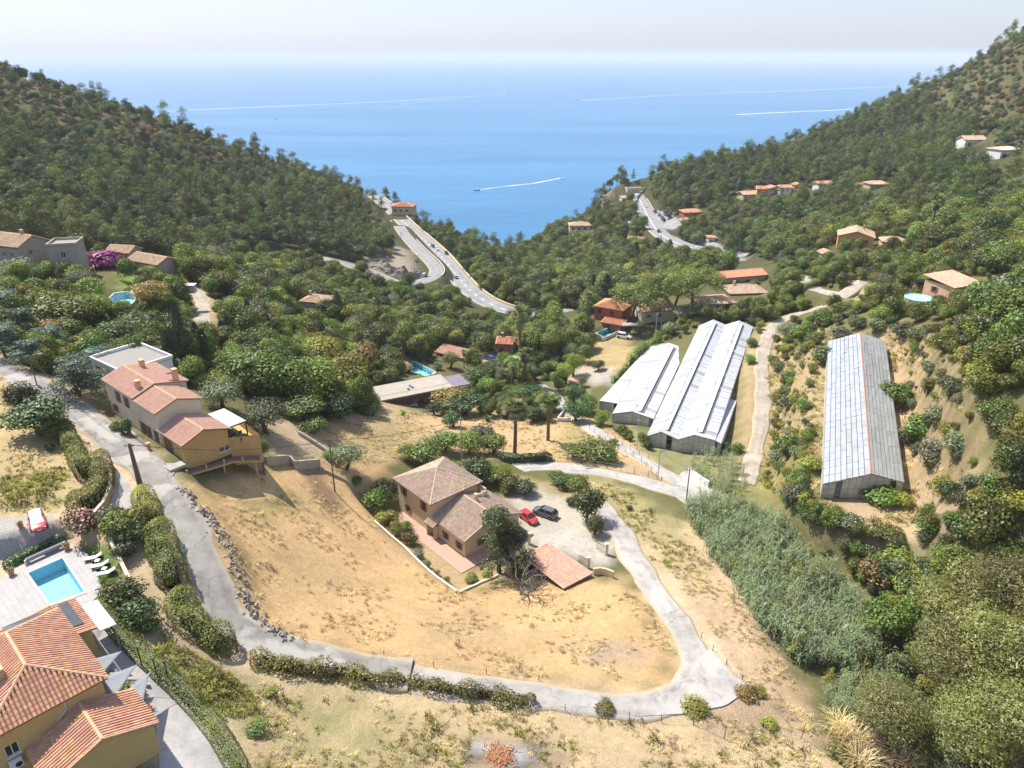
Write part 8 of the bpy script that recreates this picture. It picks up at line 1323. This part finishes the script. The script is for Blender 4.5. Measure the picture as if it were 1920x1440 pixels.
mass('reed_bed', [(1290,860),(1340,850),(1385,870),(1400,920),(1340,930),(1305,895)], 1.6, REEDX, (.35, .65), 62, 'smaller cane stand between lane and greenhouse')
mass('reed_bed', [(1560,1250),(1660,1240),(1700,1330),(1620,1380),(1540,1310)], 1.5, REEDX, (.55, .9), 63, 'thin cane stand under the eucalyptus trees')
mass('dry_grass', [(350,930),(450,890),(650,900),(740,990),(860,1110),(1110,1100),(1190,1110),(1270,1220),(1250,1280),(900,1265),(560,1205),(470,1150),(430,1040)], .75, TUFT, (.6, 1.4), 64, 'dry straw coloured grass on the mown field', thin=.35, clear=True)
mass('dry_grass', [(480,1280),(760,1320),(1300,1345),(1500,1345),(1600,1450),(460,1450)], .7, TUFT + WEED[:1], (.6, 1.5), 65, 'dry grass on the bank below the road', thin=.0, clear=True)
mass('dry_grass', [(1290,1000),(1400,1150),(1500,1300),(1540,1380),(1400,1290),(1250,1060),(1180,960)], .75, TUFT, (.6, 1.5), 66, 'dry grass between concrete road and cane bed', thin=.05, clear=True)
mass('dry_grass', [(0,680),(110,730),(130,830),(150,930),(110,960),(0,960)], .8, TUFT + WEED[:1], (.7, 1.6), 67, 'dry grass on the upper left field', thin=.05, clear=True)
mass('dry_grass', [(620,790),(880,760),(1100,780),(1240,860),(960,860),(800,850),(700,870),(600,860)], .9, TUFT, (.7, 1.6), 68, 'dry grass round the palms', thin=.05, clear=True)
mass('dry_grass', [(1440,620),(1560,620),(1640,600),(1780,640),(1830,900),(1700,990),(1560,980),(1400,900)], .95, TUFT + WEED, (.9, 2.2), 69, 'dry weeds on the right slope', thin=-.1, clear=True)
mass('green_weeds', [(300,1190),(440,1270),(500,1340),(420,1350),(290,1220)], .5, WEED, (.8, 1.6), 70, 'green weeds on the bank beside the clipped hedge', thin=-.6, clear=True)
mass('green_weeds', [(1140,890),(1290,1000),(1330,1080),(1230,1060),(1060,900)], .9, WEED + TUFT[:1], (.7, 1.3), 71, 'patchy green weeds on the bank above the concrete road', thin=.0, clear=True)
mass('vine_rows', [(0,895),(110,885),(118,945),(0,950)], 1.1, WEED, (1.2, 2.2), 72, 'rows of small young plants on the upper left field')
# rock cutting beside the ramp road
def rock_cut(i0, i1, label):
    P, half = ROADS['ramp']; a, b = int(i0 * len(P)), int(i1 * len(P)); T = np.gradient(P[:, :2], axis=0); T /= np.linalg.norm(T, axis=1)[:, None]; N = np.c_[-T[:, 1], T[:, 0]]; rg = np.random.default_rng(5); Q = resample(np.c_[P[a:b], N[a:b]], 1.2); V = []; m = 8; n = len(Q)
    for i, q in enumerate(Q):
        w_ = math.sin(math.pi * i / (n - 1)) ** .4
        for j in range(m + 1): g = j / m; o = half + 1.2 + g * 4 * (1 + .3 * math.sin(i * .5)); x, y = q[0] + q[3] * o, q[1] + q[4] * o; V.append((x + rg.normal() * .3, y + rg.normal() * .3, q[2] - 1 + w_ * g * (6 + 1.5 * math.sin(i * .33)) + rg.normal() * .35))
    mb = MB(); mb.add(V, [(i * (m + 1) + j, (i + 1) * (m + 1) + j, (i + 1) * (m + 1) + j + 1, i * (m + 1) + j + 1) for i in range(n - 1) for j in range(m)]); mb.obj('cliff', M_('cliff_rock'), None, label=label, cat='cliff')
mat('cliff_rock', (.21, .19, .17), .95, .3, .35, .8, stain=(.11, .115, .07)); rock_cut(.22, .46, 'grey rock cutting above the ramp road')
# ------------------------------------------------------------------ haze
def build_haze():
    mb = MB(); mb.b2((-31000, -3000, -130), (31000, 31000, 122)); m = bpy.data.materials.new('haze_air'); m.use_nodes = True; t = m.node_tree
    t.nodes.remove(t.nodes['Principled BSDF']); v = nd(t, 'ShaderNodeVolumePrincipled'); v.inputs['Color'].default_value = (.79, .80, .87, 1); v.inputs['Density'].default_value = HAZE; v.inputs['Anisotropy'].default_value = 0.0
    t.links.new(v.outputs[0], t.nodes['Material Output'].inputs['Volume']); o = mb.obj('haze', m, kind='stuff', label='thin pale sea haze over the valley and water')
HAZE = 1.1e-4
build_haze()
